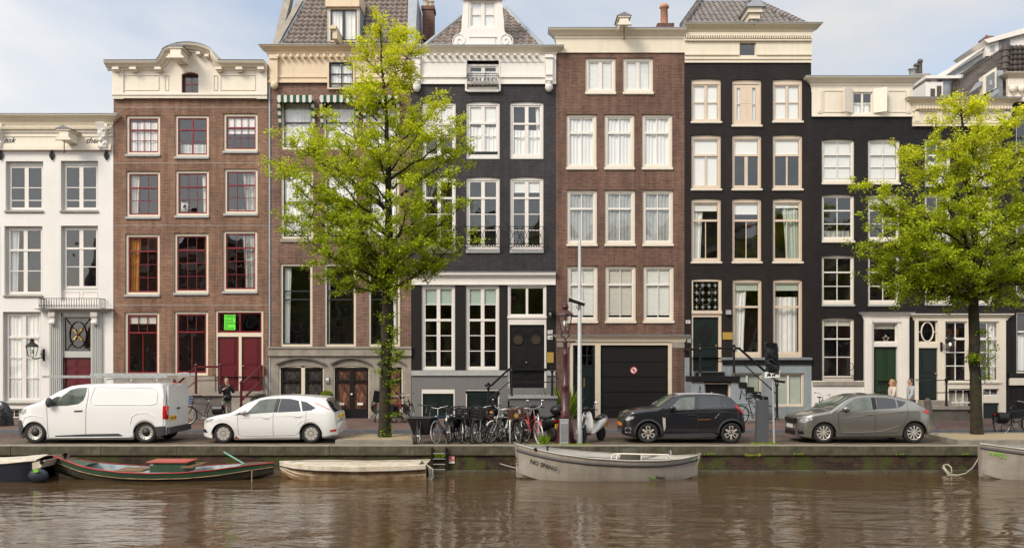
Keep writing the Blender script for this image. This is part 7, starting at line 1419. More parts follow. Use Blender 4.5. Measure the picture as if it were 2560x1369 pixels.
# ================================================================ boats
M['hull_alu'] = mat('hull_alu', (.40, .37, .33), .42, metal=.25, col2=(.30, .26, .21), vscale=1.6, streak=.25); M['hull_alu_in'] = mat('hull_alu_in', (.46, .44, .40), .6, var=.15); M['rubrail'] = mat('rubrail', (.07, .065, .065), .6); M['boat_green'] = mat('boat_green', (.035, .085, .045), .5, var=.35, vscale=3); M['boat_dark'] = mat('boat_dark', (.035, .035, .03), .7, col2=(.07, .055, .03), vscale=4); M['boat_red'] = mat('boat_red', (.36, .02, .02), .45, var=.2); M['boat_blue'] = mat('boat_blue', (.36, .42, .44), .7, var=.4, vscale=5)
M['boat_white'] = mat('boat_white', (.68, .63, .54), .6, col2=(.48, .40, .28), vscale=4, streak=.35); M['boat_wood'] = mat('boat_wood', (.42, .30, .17), .7, col2=(.16, .09, .04), vscale=4, streak=.6); M['boat_navy'] = mat('boat_navy', (.022, .028, .045), .5, var=.4); M['canvas'] = mat('canvas', (.06, .055, .04), .9, bump=.6, bscale=6); M['rope'] = mat('rope', (.42, .38, .30), .9)
def boat(name, label, u0, u1, yc, beam, sheer, m_out, m_in, wet=-.25, stem=(.35, .15), full=(.45, .4), lean=.35, transom=None, flare=.8, strakes=(), gun='hull_alu_in', gw=.05, cat='boat', chine=.12):
    """sheer: (u, v) of the near gunwale. Returns (empty, station function)"""
    Dn = yc - beam / 2; L0, L1 = X(u0, yc), X(u1, yc); t = empty(name, ((L0 + L1) / 2, yc, WZ), 0, label, cat); n = 40; rowsO = []; rowsI = []; gl = []; gr = []
    def st(s):
        x = L0 + (L1 - L0) * s; hb = beam / 2
        if s < full[0]: hb *= max(.02, 1 - (1 - s / full[0]) ** 2.1)
        if s > 1 - full[1]: k = (1 - s) / full[1]; hb *= max(.02 if transom is None else transom, 1 - (1 - k) ** 2.1 * (1 if transom is None else 1 - transom))
        u = u0 + (u1 - u0) * s; D = yc - hb; vv = sheer[-1][1]
        for a, c in zip(sheer, sheer[1:]):
            if u <= c[0]: k = (u - a[0]) / (c[0] - a[0]); k = max(0, min(1, k)); vv = a[1] + (c[1] - a[1]) * k; break
        return x, hb, Z(vv, D)
    for i in range(n + 1):
        s = i / n; x, hb, zs = st(s); lo = max(0, 1 - s / lean * 1.0) if s < lean else 0; hi = max(0, 1 - (1 - s) / lean) if transom is None and s > 1 - lean else 0; rise = (lo ** 2 * stem[0] + hi ** 2 * stem[1]); zk = WZ + wet + rise; zc = zk + chine + .05; row = []; ri = []
        for k in range(9):
            a = k / 8; z = zc + (zs - zc) * a; y = hb * (flare + (1 - flare) * a ** .8) * (1 if a > .02 else .97); row.append((x, -y, z)); ri.append((x, -max(.01, y - gw), max(z + (.06 if k == 0 else 0), WZ + .02) if k < 8 else z))
        full_ = [(x, 0, zk)] + row; rowsO.append([(p[0], yc + p[1], p[2]) for p in full_] + [(p[0], yc - p[1], p[2]) for p in full_[::-1]][:-1]); rowsI.append([(p[0], yc + p[1], p[2]) for p in ri[::-1]] + [(p[0], yc - p[1], p[2]) for p in ri])
    mb = MB(); mb.use(m_out, True)
    nO = len(rowsO[0]); mb.grid([r[1:10] for r in rowsO]); mb.grid([r[10:19] for r in rowsO]); mb.grid([[r[0], r[1]] for r in rowsO]); mb.grid([[r[18] if len(r) > 18 else r[-1], r[0]] for r in rowsO]); mb.face(rowsO[-1]); mb.face(rowsO[0][::-1]); build('hull', mb, parent=t)
    mb = MB(); mb.use(m_in, True); mb.grid(rowsI); mb.face(rowsI[0]); mb.face(rowsI[-1][::-1]); build('inner_hull', mb, parent=t)
    mb = MB(); mb.use(gun, True)
    for side in (0, 1): mb.grid([[(o[9 if side == 0 else 10][0], o[9 if side == 0 else 10][1] + (-.015 if side == 0 else .015), o[9][2] + dz), (r_[0 if side == 0 else -1][0], r_[0 if side == 0 else -1][1], o[9][2] + dz)] for o, r_ in zip(rowsO, rowsI) for dz in (.012,)])
    for side, k in ((-1, 9), (1, 10)): mb.tube([(o[k][0], o[k][1] + side * .012, o[k][2]) for o in rowsO], .02, 5)
    build('gunwale', mb, parent=t)
    for (dz, r, m) in strakes:
        mb = MB(); mb.use(m, True)
        for side, ka in ((-1, 0), (1, 1)):
            mb.tube([(o[9][0], (yc + side * (yc - (o[9][1] + (o[1][1] - o[9][1]) * dz)) * 1.0), o[9][2] + (o[1][2] - o[9][2]) * dz) for o in rowsO], r, 6)
        build('rubbing_strake', mb, parent=t)
    return t, st, rowsO
def onhull(rowsO, x, fr):
    for a, c in zip(rowsO, rowsO[1:]):
        if a[0][0] <= x <= c[0][0]:
            k = (x - a[0][0]) / (c[0][0] - a[0][0]); p9 = Vector(a[9]).lerp(Vector(c[9]), k); p1 = Vector(a[1]).lerp(Vector(c[1]), k); return p9.lerp(p1, fr)
def hulltext(t, rows, s, u, fr, size, m, yc, shear=0, slope=0):
    p = onhull(rows, X(u, yc), fr); q = onhull(rows, X(u, yc) + .2, fr); yaw = math.atan2(q.y - p.y, q.x - p.x); lo = onhull(rows, X(u, yc), fr + .12); p = onhull(rows, X(u, yc), fr); tilt = R(90) + min(R(14), math.atan2(lo.y - p.y, p.z - lo.z)); o = text('lettering', s, size, .004, m, t, (p.x, p.y - (.035 if fr < .6 else .05), p.z), (tilt, math.atan2(p.z - q.z, .2) if slope else 0, yaw), shear); return o
# aluminium boat in the middle
yc = 24.5; t, st, rw = boat('moored_boat', 'grey aluminium canal boat with a dark rubbing strake, moored in the middle', 1290, 1744, yc, 1.75, [(1290, 1109), (1330, 1120), (1400, 1135), (1470, 1145), (1560, 1151), (1640, 1151), (1700, 1146), (1744, 1137)], 'hull_alu', 'hull_alu_in', stem=(.28, .2), strakes=[(.2, .045, 'rubrail')], lean=.3, chine=.1)
mb = MB(); mb.use('hull_alu'); mb.prism([P3(1285, 1104, yc)[::2], P3(1297, 1108, yc)[::2], P3(1300, 1140, yc)[::2], P3(1318, 1192, yc)[::2], P3(1296, 1192, yc)[::2]], yc - .06, yc + .06); mb.use('black'); [mb.lathe([(.022, 0), (.001, -.001)], (X(u, yc - .06), yc - .062, Z(v, yc - .06)), 8, 'y') for u, v in ((1291, 1145), (1292.5, 1153), (1294, 1161))]; build('stem_plate', mb, parent=t); mb = MB(); mb.use('hull_alu'); mb.prism([P3(1752, 1131, yc)[::2], P3(1738, 1136, yc)[::2], P3(1722, 1196, yc)[::2], P3(1733, 1196, yc)[::2]], yc - .06, yc + .06); mb.use('black')
for u, v in ((1736, 1160), (1733.5, 1168), (1731, 1176)): mb.lathe([(.022, 0), (.001, -.001)], (X(u, yc - .06), yc - .062, Z(v, yc - .06)), 8, 'y')
build('stern_plate', mb, parent=t)
hulltext(t, rw, 'NO SPANG', 1324, .52, .165, 'black', yc, slope=1); M['letter_green'] = mat('letter_green', (.20, .52, .03), .5)
hulltext(t, rw, 'The', 1609, .76, .13, 'letter_green', yc, .1); hulltext(t, rw, 'Next', 1629, .76, .13, 'black', yc); hulltext(t, rw, 'ARIE', 1725, .22, .09, 'letter_green', yc, slope=1)
mb = MB(); mb.use('ivory', True)
for dy in (-.62, .62): mb.tube([(X(1533, yc), yc + dy, Z(1152, yc + dy)), (X(1538, yc), yc + dy, Z(1136, yc + dy)), (X(1545, yc), yc + dy, Z(1133.5, yc + dy)), (X(1660, yc), yc + dy, Z(1136, yc + dy)), (X(1668, yc), yc + dy, Z(1146, yc + dy))], .022, 6); mb.tube([(X(1595, yc), yc + dy, Z(1134.5, yc + dy)), (X(1595, yc), yc + dy, Z(1152, yc + dy))], .018, 6)
build('seat_rail', mb, parent=t); mb = MB(); mb.use('galv', True); x_ = X(1672, yc); mb.tube([(x_ + .03 * math.cos(a), yc - .1 + .17 * math.sin(a), Z(1140, yc) + .17 * math.cos(a)) for a in [2 * math.pi * k / 16 for k in range(17)]], .014, 5); mb.tube([(x_, yc - .1, Z(1140, yc)), (x_ + .15, yc - .1, Z(1156, yc))], .03, 6); build('steering_wheel', mb, parent=t)
mb = MB(); mb.use('canvas', True); x_ = X(1578, yc); z1 = Z(1121, yc); mb.grid([[(x_ + r * (1 + .08 * math.sin(5 * a)) * math.cos(a), yc + r * .8 * (1 + .08 * math.sin(7 * a + 1)) * math.sin(a), z) for a in [2 * math.pi * k / 20 for k in range(20)]] for r, z in ((.34, z1 - .55), (.3, z1 - .3), (.25, z1 - .08), (.2, z1), (.02, z1 + .02))], True); tag(build('covered_engine', mb), 'dark canvas cover draped over the engine box of the grey aluminium boat', 'cover')
mb = MB(); mb.use('black'); mb.tube([P3(1370, 1134, yc - .5), P3(1368, 1117, yc - .1), P3(1371, 1116, yc)], .03, 6); mb.tube([P3(1335, 1123, 24.1), P3(1342, 1121, 24.1)], .045, 6); build('fender', mb, parent=t)
for u in (1420, 1500): mb = MB(); mb.use('hull_alu_in'); p = st((u - 1290) / 454); mb.box(p[0] - .13, p[0] + .13, yc - p[1] + .06, yc + p[1] - .06, p[2] - .22, p[2] - .17); build('thwart', mb, parent=t)
# green boat
yc = 24.45; t, st, rw = boat('moored_boat', 'old green wooden boat with a red gunwale and a green box, under the white van', 134, 684, yc, 1.5, [(134, 1139), (170, 1149), (220, 1164), (270, 1173), (330, 1180), (400, 1183), (480, 1181), (560, 1173), (630, 1162), (684, 1156)], 'boat_dark', 'boat_blue', stem=(.45, .35), strakes=[], lean=.4, gun='boat_red', chine=.05, flare=.7)
mb = MB(); mb.use('boat_green', True)
for side in (-1, 1): mb.grid([[(o[9][0], yc + side * (yc - o[9][1] + .012), o[9][2] - .02), (o[9][0], yc + side * (yc - o[7][1] + .014), o[9][2] - .05 - (o[9][2] - o[5][2]) * .55)] for o in rw])
mb.use('boat_wood', True); mb.tube([(o[9][0], o[7][1] - .016, o[9][2] - .05 - (o[9][2] - o[5][2]) * .56) for o in rw], .014, 5); build('green_plank', mb, parent=t)
mb = MB(); mb.use('boat_green')
for s0, s1 in ((.02, .17), (.86, .98)):
    rr = []
    for k in range(6): p = st(s0 + (s1 - s0) * k / 5); rr.append([(p[0], yc - p[1] + .04, p[2] + .005), (p[0], yc, p[2] + .03), (p[0], yc + p[1] - .04, p[2] + .005)])
    mb.grid(rr); build('deck', mb, parent=t); mb = MB(); mb.use('boat_green')
bx = empty('boat_box', (X(418, yc), yc, -.3), 0, 'green wooden box with a salmon red lid standing in the old green boat', 'box'); a, c = X(374, yc - .35), X(465, yc - .35); mb = MB(); mb.use('boat_green'); mb.box(a, c, yc - .35, yc + .35, Z(1180, yc - .35), Z(1156, yc - .35)); mb.use('boat_blue'); mb.box(a + .01, a + .1, yc - .355, yc - .35, Z(1163, yc - .35), Z(1156, yc - .35)); build('box_sides', mb, parent=bx); mb = MB(); M['salmon'] = mat('salmon', (.45, .10, .075), .6, var=.2); mb.use('salmon'); mb.box(a - .08, c + .05, yc - .4, yc + .42, Z(1156, yc - .35) + .002, Z(1153, yc - .35)); build('lid', mb, parent=bx)
mb = MB(); mb.use('wood'); mb.box(X(300, yc), X(370, yc), yc - .45, yc + .4, -.5, -.46); build('thwart', mb, parent=t); mb = MB(); mb.use('wood'); mb.box(X(470, yc), X(500, yc), yc - .55, yc + .55, -.38, -.34); build('thwart', mb, parent=t)
mb = MB(); mb.use('black', True); mb.lathe([(.05, -.02), (.05, .1), (.07, .1), (.001, .12)], P3(163, 1141, 24.4), 8); mb.tube([P3(163, 1139, 24.4), P3(180, 1146, 24.2), P3(200, 1147, 24.2)], .012, 5); build('mooring_bitt', mb, parent=t)
M['pole_green'] = mat('pole_green', (.16, .36, .27), .6); mb = MB(); mb.use('pole_green'); mb.tube([P3(560, 1129, 25.0), P3(613, 1160, 24.6)], .022, 6); tag(build('boat_pole', mb), 'thin pale green pole leaning up out of the stern of the old green boat', 'pole')
mb = MB(); mb.use('stone'); mb.tube([P3(630, 1175, 23.7), P3(629, 1230, 23.7)], .02, 6); tag(build('mooring_stake', mb), 'thin pale stake standing in the water beside the stern of the green boat', 'stake')
# white wooden boat
yc = 24.6; t, st, rw = boat('moored_boat', 'weathered cream and brown boat with two lapped planks, moored left of the ladder', 700, 1070, yc, 1.5, [(700, 1153), (740, 1160), (800, 1165), (900, 1168), (1000, 1166), (1070, 1162)], 'boat_wood', 'boat_white', stem=(.3, 0), transom=.85, full=(.35, .3), gun='boat_white', gw=.16, chine=.1, strakes=[(.5, .022, 'boat_white'), (.72, .018, 'boat_white')], lean=.25)
mb = MB(); mb.use('boat_white', True)
for side in (-1, 1): mb.grid([[(o[9][0], yc + side * (yc - o[9][1] + .03), o[9][2] + .012 - dz * .11) for dz in (0, .33, .66, 1)] for o in rw])
build('sheer_plank', mb, parent=t); mb = MB(); mb.use('rubrail', True); mb.tube([(o[9][0], o[9][1] - .035, o[9][2] - .11) for o in rw], .014, 5); build('rubbing_strake', mb, parent=t)
mb = MB(); mb.use('boat_wood'); mb.grid([[(p[0], yc - p[1] + .15, p[2] - .004), (p[0], yc, p[2] + .02), (p[0], yc + p[1] - .15, p[2] - .004)] for p in [st(.02 + .93 * k / 12) for k in range(13)]]); mb.mats = [M['boat_white']]; build('deck', mb, parent=t)
mb = MB(); mb.use('rope', True)
for q, dx in enumerate((0, .05, .1)): mb.tube([P3(1066, 1160, 24.2), (X(1072, 24.2) + dx, 24.15, Z(1170, 24.2)), (X(1074, 24.2) + dx, 24.15, Z(1190, 24.2)), (X(1069, 24.2) + dx, 24.15, Z(1200, 24.2))], .02, 5)
tag(build('rope_fender', mb), 'bundle of pale rope hanging off the stern of the weathered cream boat', 'rope')
# dark boat at the left edge
yc = 24.4; t, st, rw = boat('moored_boat', 'navy hulled motor boat with a cream deck, cut off by the left edge', -120, 122, yc, 1.6, [(-120, 1160), (0, 1160), (60, 1157), (122, 1150)], 'boat_navy', 'boat_white', stem=(.3, 0), transom=.8, full=(.3, .2), gun='boat_white', gw=.2, lean=.3)
mb = MB(); mb.use('boat_white'); mb.grid([[(p[0], yc - p[1] + .0, p[2] + .02), (p[0], yc, p[2] + .1), (p[0], yc + p[1], p[2] + .02)] for p in [st(k / 12) for k in range(13)]]); build('deck', mb, parent=t)
mb = MB(); mb.use('boat_white'); mb.prism([P3(98, 1152, 24.0)[::2], P3(130, 1146, 24.0)[::2], P3(118, 1165, 24.0)[::2], P3(98, 1169, 24.0)[::2]], 23.65, 25.0); mb.use('black'); mb.lathe([(.06, 0), (.001, -.001)], (X(105, 23.65), 23.64, Z(1155, 23.65)), 10, 'y'); build('engine_well', mb, parent=t)
mb = MB(); mb.use('boat_navy', True); mb.ball((X(96, 23.6), 23.6, Z(1188, 23.6)), .2, 12, (1.4, .6, 1)); mb.use('letter_green'); mb.box(X(76, 23.3), X(88, 23.3), 23.44, 23.46, Z(1180, 23.4), Z(1172, 23.4)); build('outboard_cover', mb, parent=t)
# boat at the right edge
yc = 24.5; t, st, rw = boat('moored_boat', 'pale aluminium boat with green bow lettering, cut off by the right edge', 2448, 2900, yc, 1.9, [(2448, 1108), (2500, 1117), (2560, 1128), (2650, 1138), (2800, 1145), (2900, 1148)], 'hull_alu', 'hull_alu_in', stem=(.25, .1), strakes=[(.13, .04, 'rubrail'), (.55, .008, 'hull_alu_in')], lean=.22, full=(.5, .3))
M['decal_pale'] = mat('decal_pale', (.46, .52, .42), .6); hulltext(t, rw, 'APPEL', 2464, .33, .16, 'letter_green', yc, slope=1)
mb = MB(); mb.use('hull_alu'); mb.prism([P3(2445, 1101, yc)[::2], P3(2455, 1104, yc)[::2], P3(2460, 1190, yc)[::2], P3(2449, 1190, yc)[::2]], yc - .05, yc + .05); build('stem_plate', mb, parent=t)
mb = MB(); mb.use('rope', True); mb.tube([P3(2358, 1162, 25.6), P3(2364, 1172, 25.5), P3(2372, 1181, 25.4), P3(2380, 1180, 25.4), P3(2378, 1167, 25.4), P3(2370, 1160, 25.5), P3(2361, 1161, 25.6), P3(2357, 1168, 25.6), P3(2370, 1184, 25.3), P3(2395, 1187, 25), P3(2415, 1182, 24.8), P3(2432, 1168, 24.6), P3(2446, 1146, 24.5)], .018, 6); tag(build('mooring_rope', mb), 'slack pale mooring rope running from the wall ring to the bow with green lettering', 'rope')
mb = MB(); mb.use('rope', True); mb.tube([P3(1250, 1158, 25.7), P3(1270, 1164, 25.1), P3(1290, 1169, 24.55)], .012, 5); tag(build('mooring_rope', mb), 'short thin mooring line between the brick quay and the middle boat bow', 'rope')
# ================================================================ bicycles, scooters, people
M['bike_black'] = mat('bike_black', (.014, .014, .015), .35); M['bike_red'] = mat('bike_red', (.42, .06, .055), .35); M['bike_blue'] = mat('bike_blue', (.05, .13, .20), .35); M['bike_white'] = mat('bike_white', (.68, .66, .62), .4); M['tyre_white'] = mat('tyre_white', (.62, .60, .55), .7); M['leather'] = mat('leather', (.085, .035, .02), .5); M['crate_blue'] = mat('crate_blue', (.08, .22, .50), .6)
bikes = {}
def wheel_mb(parent, x, r, z, tyre, name='wheel'):
    mb = MB(); mb.use(tyre, True); C_ = [(x + r * math.cos(2 * math.pi * k / 26), 0, z + r * math.sin(2 * math.pi * k / 26)) for k in range(27)]; mb.tube(C_, .021, 5, False); w_ = build(name, mb, parent=parent, local=True)
    mb = MB(); mb.use('steel', True); mb.tube([(x + (r - .03) * math.cos(2 * math.pi * k / 26), 0, z + (r - .03) * math.sin(2 * math.pi * k / 26)) for k in range(27)], .012, 4, False); mb.use('steel')
    for k in range(14): a = 2 * math.pi * k / 14; mb.tube([(x, .03 * (-1) ** k, z), (x + r * .93 * math.cos(a + .2), 0, z + r * .93 * math.sin(a + .2))], .0028, 3, False)
    mb.tube([(x, -.05, z), (x, .05, z)], .022, 6); build('spokes', mb, parent=w_, local=True)
def bike(col, tyre='rubber', bars='steel', front=None, rear=None, light=True, seat='black', guard=None, fender=True):
    """city bicycle along +x (front), origin between the wheels on the ground"""
    t = empty('bicycle', (0, 0, 0)); r = .34; fx, rx = .56, -.54; wheel_mb(t, fx, r, r, tyre); wheel_mb(t, rx, r, r, tyre)
    mb = MB(); mb.use(col, True); bb = (-.07, 0, .30); hd = (.36, 0, .86); hb = (.40, 0, .68); st = (-.24, 0, .86)
    for a, b_, q in ((bb, st, .018), (hb, bb, .02), (hd, hb, .022), ((-.2, 0, .76), (.37, 0, .82), .017) if col != 'bike_red' else ((-.15, 0, .55), (.38, 0, .78), .018)): mb.tube([a, b_], q, 6)
    for s in (-1, 1): mb.tube([bb, (rx, s * .055, r)], .011, 5); mb.tube([(-.22, 0, .8), (rx, s * .055, r)], .009, 5); mb.tube([(.405, s * .03, .66), (.45, s * .05, .52), (fx, s * .055, r)], .012, 5)
    if fender:
        for cx in (fx, rx): mb.grid([[(cx + (r + .035) * math.cos(a), y, r + (r + .035) * math.sin(a)) for a in [R(10 if cx < 0 else 40) + R(165) * k / 12 for k in range(13)]] for y in (-.028, 0, .028)])
    build('frame', mb, parent=t, local=True)
    mb = MB(); mb.use(bars, True); mb.tube([hd, (.33, 0, 1.02)], .013, 6); mb.tube([(.12, -.29, 1.08), (.24, -.28, 1.1), (.35, -.16, 1.08), (.33, 0, 1.04), (.35, .16, 1.08), (.24, .28, 1.1), (.12, .29, 1.08)], .012, 6); hbr = build('handlebar', mb, parent=t, local=True)
    mb = MB(); mb.use('black', True)
    for s in (-1, 1): mb.tube([(.21, s * .283, 1.097), (.10, s * .29, 1.075)], .018, 6)
    build('grips', mb, parent=hbr, local=True)
    mb = MB(); mb.use(seat, True); mb.grid([[(-.36 + .27 * k / 6, a * (.1 - .075 * (k / 6) ** .7), .985 - .02 * a * a + .015 * math.cos(k)) for a in (-1, -.5, 0, .5, 1)] for k in range(7)]); mb.grid([[(-.36 + .27 * k / 6, a * (.1 - .075 * (k / 6) ** .7), .94 + .02 * abs(a)) for a in (-1, 0, 1)] for k in range(7)]); mb.use('steel'); mb.tube([st, (-.26, 0, .96)], .013, 6); build('saddle', mb, parent=t, local=True)
    mb = MB(); mb.use('steel', True); mb.tube([(-.07, .07, .30), (.02, .09, .17)], .01, 5); mb.tube([(-.07, -.07, .30), (-.16, -.09, .43)], .01, 5); mb.lathe([(.09, -.005), (.09, .005)], (-.07, -.05, .3), 14, 'y'); mb.use('black'); mb.box(-.02, .06, .09, .18, .155, .18); mb.box(-.2, -.12, -.18, -.09, .42, .445); build('crank', mb, parent=t, local=True)
    mb = MB(); mb.use('black'); 
    for s in (-1, 1): mb.tube([(-.32, s * .05, .73), (-.82, s * .05, .73), (rx, s * .06, .36)], .008, 4)
    mb.tube([(-.82, -.05, .73), (-.82, .05, .73)], .008, 4); mb.box(-.75, -.4, -.06, .06, .727, .737); mb.tube([(-.5, .08, .3), (-.42, .2, .02)], .009, 4); build('carrier', mb, parent=t, local=True)
    if light:
        mb = MB(); mb.use('steel', True); mb.lathe([(.02, 0), (.04, .04), (.04, .06)], (.44, 0, .80), 10, 'x'); mb.use('lamp_glass', True); mb.lathe([(.038, .06), (.001, .07)], (.44, 0, .80), 10, 'x'); build('headlamp', mb, parent=t, local=True)
        mb = MB(); mb.use('taillight'); mb.box(-.86, -.83, -.04, .04, .66, .71); build('rear_light', mb, parent=t, local=True)
    if front:
        mb = MB(); mb.use(front); x0, x1, w_, z0, z1 = .44, .78, .21, .78, 1.04
        for k in range(4): z = z0 + (z1 - z0) * k / 3.2; mb.box(x0, x0 + .012, -w_, w_, z, z + .045); mb.box(x1 - .012, x1, -w_, w_, z, z + .045); mb.box(x0 + .013, x1 - .013, -w_, -w_ + .012, z, z + .045); mb.box(x0 + .013, x1 - .013, w_ - .012, w_, z, z + .045)
        mb.box(x0 + .001, x1 - .001, -w_ + .001, w_ - .001, z0 - .012, z0)
        for cx in (x0 - .004, x1 + .001): 
            for cy in (-w_, w_ - .03, -.015): mb.box(cx, cx + .003, cy, cy + .03, z0, z1)
        if front == 'leather': mb.box(x0 + .02, x1 - .02, -w_ + .02, w_ - .02, z0, z1 + .02); mb.use('gold'); mb.lathe([(.07, .004), (.001, .005)], (x1, -.05, z0 + .1), 12, 'x'); mb.use('boat_blue'); mb.box(x1 + .002, x1 + .006, .03, .1, z0 + .14, z1)
        build('front_basket', mb, parent=t, local=True)
    if rear:
        mb = MB(); mb.use(rear, True)
        for s in (-1, 1): mb.grid([[(-.8 + .36 * k / 4, s * (.08 + .13 * math.sin(math.pi * min(1, j / 4) * .9 + .2)), .74 - .36 * j / 4) for j in range(5)] for k in range(5)]); mb.face([(-.8, s * .08, .74), (-.8, s * .2, .6), (-.8, s * .16, .42), (-.8, s * .09, .38)])
        build('pannier', mb, parent=t, local=True)
    return t
def seat_child(t):
    mb = MB(); mb.use('black', True); mb.grid([[(-.62 - .06 * j / 5 - .03 * math.cos(a * 1.5), .17 * a * (1 - .12 * (j / 5) ** 2), .82 + .42 * j / 5) for a in (-1, -.5, 0, .5, 1)] for j in range(6)]); mb.grid([[(-.66 - .06 * j / 5, .17 * a * (1 - .12 * (j / 5) ** 2), .82 + .42 * j / 5) for a in (-1, -.5, 0, .5, 1)] for j in range(6)]); mb.box(-.64, -.34, -.15, .15, .78, .84); mb.box(-.5, -.4, -.2, -.15, .5, .8); mb.box(-.5, -.4, .15, .2, .5, .8); build('child_seat', mb, parent=t, local=True)
def put(t, u, D, rz, label, lean=0, z=0.0, grp='bicycles parked in the rack'):
    t.location = (X(u, D), D, z); t.rotation_euler = (R(lean), 0, R(rz)); tag(t, label, 'bicycle', grp); return t
RB = 'bicycles parked in the rack'
put(bike('bike_blue', 'tyre_white', rear='black'), 1112, 27.5, 248, 'bicycle with white walled tyres and bright handlebar right of the cargo bicycle', 4)
put(bike('bike_black', bars='bike_black', rear='black'), 1132, 27.6, 262, 'slim blue framed bicycle behind the white walled one', 3, 0)
put(bike('bike_black', bars='bike_black', front='bike_black'), 1158, 27.4, 268, 'thick tyred black bicycle seen end on', -2)
put(bike('bike_black', bars='bike_black', front='bike_black'), 1196, 27.4, 254, 'black bicycle with a big black plastic front crate', -8)
put(bike('bike_black', front='bike_black'), 1226, 27.5, 236, 'bicycle with a white front carrier frame and dark bag', 6)
put(bike('bike_white', bars='steel'), 1252, 27.5, 232, 'silver framed bicycle leaning sharply between the crate bicycles', -12)
put(bike('bike_black', front='leather', seat='leather'), 1284, 27.4, 288, 'black bicycle carrying a brown front box with a round yellow sticker', 8)
put(bike('bike_red', 'tyre_white', seat='leather'), 1332, 27.4, 290, 'coral red bicycle with white tyres and brown saddle', 6)
c = copy_tree(bpy.data.objects['bicycle.001']); put(c, 1262, 28.3, 256, 'black bicycle in the back row behind the silver framed one', -4); c2 = copy_tree(bpy.data.objects['bicycle.001']); put(c2, 1180, 28.3, 282, 'black bicycle in the back row behind the front crate', 5)
for u_, rz_, lb in ((1142, 250, 'between the white walled bicycle and the crate'), (1214, 262, 'behind the dark front carrier bag'), (1300, 276, 'behind the brown front box')): c = copy_tree(bpy.data.objects['bicycle.001']); put(c, u_, 28.1, rz_, 'black bicycle in the back row ' + lb, (u_ % 7) - 3)
for k, (u, v) in enumerate(((1116, 1040), (1200, 1042), (1275, 1038), (1346, 1038))):
    D = 27.1; mb = MB(); mb.use('steel', True); x_ = X(u, D); zt = Z(v, D); mb.tube([(x_, D, 0), (x_, D, zt - .1), (x_, D + .1, zt), (x_, D + .6, zt), (x_, D + .7, zt - .1), (x_, D + .7, 0)], .028, 8); o = build('bike_stand', mb, origin=(x_, D, 0)); tag(o, ['steel hoop bicycle stand beside the white walled bicycle', 'steel hoop bicycle stand beside the black plastic crate', 'steel hoop bicycle stand left of the brown box', 'steel hoop bicycle stand right of the coral bicycle'][k], 'bicycle stand', 'bicycle stands')
GB_ = 'bicycles along the facades'
b1 = bike('bike_black', rear='black'); seat_child(b1); put(b1, 936, 35.6, 100, 'bicycle with a black child seat left of the tree trunk', 6, .1, GB_)
put(bike('bike_red', rear='black', bars='steel'), 1002, 35.2, 72, 'bright red framed bicycle with rear panniers right of the trunk', -14, .1, GB_); put(bike('bike_black', rear='black'), 1022, 35.4, 80, 'black bicycle with panniers against the stone pillar', -8, .1, GB_)
put(bike('bike_black', bars='bike_black', front='crate_blue', rear='bike_black'), 505, 33.8, 178, 'dark bicycle with a blue crate behind the van', 2, .1, GB_)
put(bike('bike_black', tyre='rubber'), 1884, 34.6, 4, 'slender old bicycle leaning on the graffiti stairs', 6, .1, GB_)
put(bike('bike_black', bars='steel'), 2044, 35.8, 60, 'bicycle leaning on the cream wall left of the basement', 8, .1, GB_)
put(bike('bike_black', rear='black'), 2540, 30.6, 10, 'black bicycle with orange bag at the right edge', 4, 0, GB_)
# cargo bicycle
D = 27.3; t = empty('cargo_bicycle', (X(1062, D), D, 0), R(262), 'black cargo bicycle with a large open box at the left end of the rack', 'cargo bicycle')
mb = MB(); lo = [(.1, -.24, .28), (.62, -.2, .28), (.62, .2, .28), (.1, .24, .28)]; hi = [(0, -.42, .78), (.78, -.36, .80), (.78, .36, .80), (0, .42, .78)]; mb.use('blackmatt'); mb.grid([lo, hi], True); mb.face(lo[::-1]); mb.grid([[tuple(Vector(p) * 1.0 + Vector((0, 0, .0))) for p in hi], [(p[0] * .96 + .015, p[1] * .94, p[2]) for p in hi], [(p[0] + (.04 if p[0] < .3 else -.04), p[1] * .92, .34) for p in lo]], True); mb.face([(p[0] + (.04 if p[0] < .3 else -.04), p[1] * .92, .34) for p in lo]); mb.use('plasticgrey'); mb.tube([hi[0], hi[1], hi[2], hi[3], hi[0]], .022, 5); build('cargo_box', mb, parent=t, local=True)
wheel_mb(t, .82, .27, .27, 'rubber'); wheel_mb(t, -1.0, .33, .33, 'rubber'); mb = MB(); mb.use('bike_black', True)
for a, b_ in (((.82, -.06, .27), (.72, -.04, .75)), ((.82, .06, .27), (.72, .04, .75)), ((.1, 0, .25), (-.5, 0, .3)), ((-.5, 0, .3), (-.72, 0, .9)), ((-.5, 0, .3), (-.15, 0, .9)), ((-.15, 0, .8), (-.68, 0, .72)), ((-.5, 0, .3), (-1, 0, .33)), ((-.7, 0, .8), (-1, 0, .33)), ((-.15, 0, .88), (-.28, 0, 1.12))): mb.tube([a, b_], .02, 6)
mb.tube([(-.35, -.3, 1.14), (-.2, -.12, 1.12), (-.2, .12, 1.12), (-.35, .3, 1.14)], .016, 6); build('frame', mb, parent=t, local=True); mb = MB(); mb.use('black', True); mb.grid([[(-.85 + .27 * k / 6, a * (.1 - .075 * (k / 6) ** .7), .98 - .02 * a * a) for a in (-1, 0, 1)] for k in range(7)]); build('saddle', mb, parent=t, local=True)
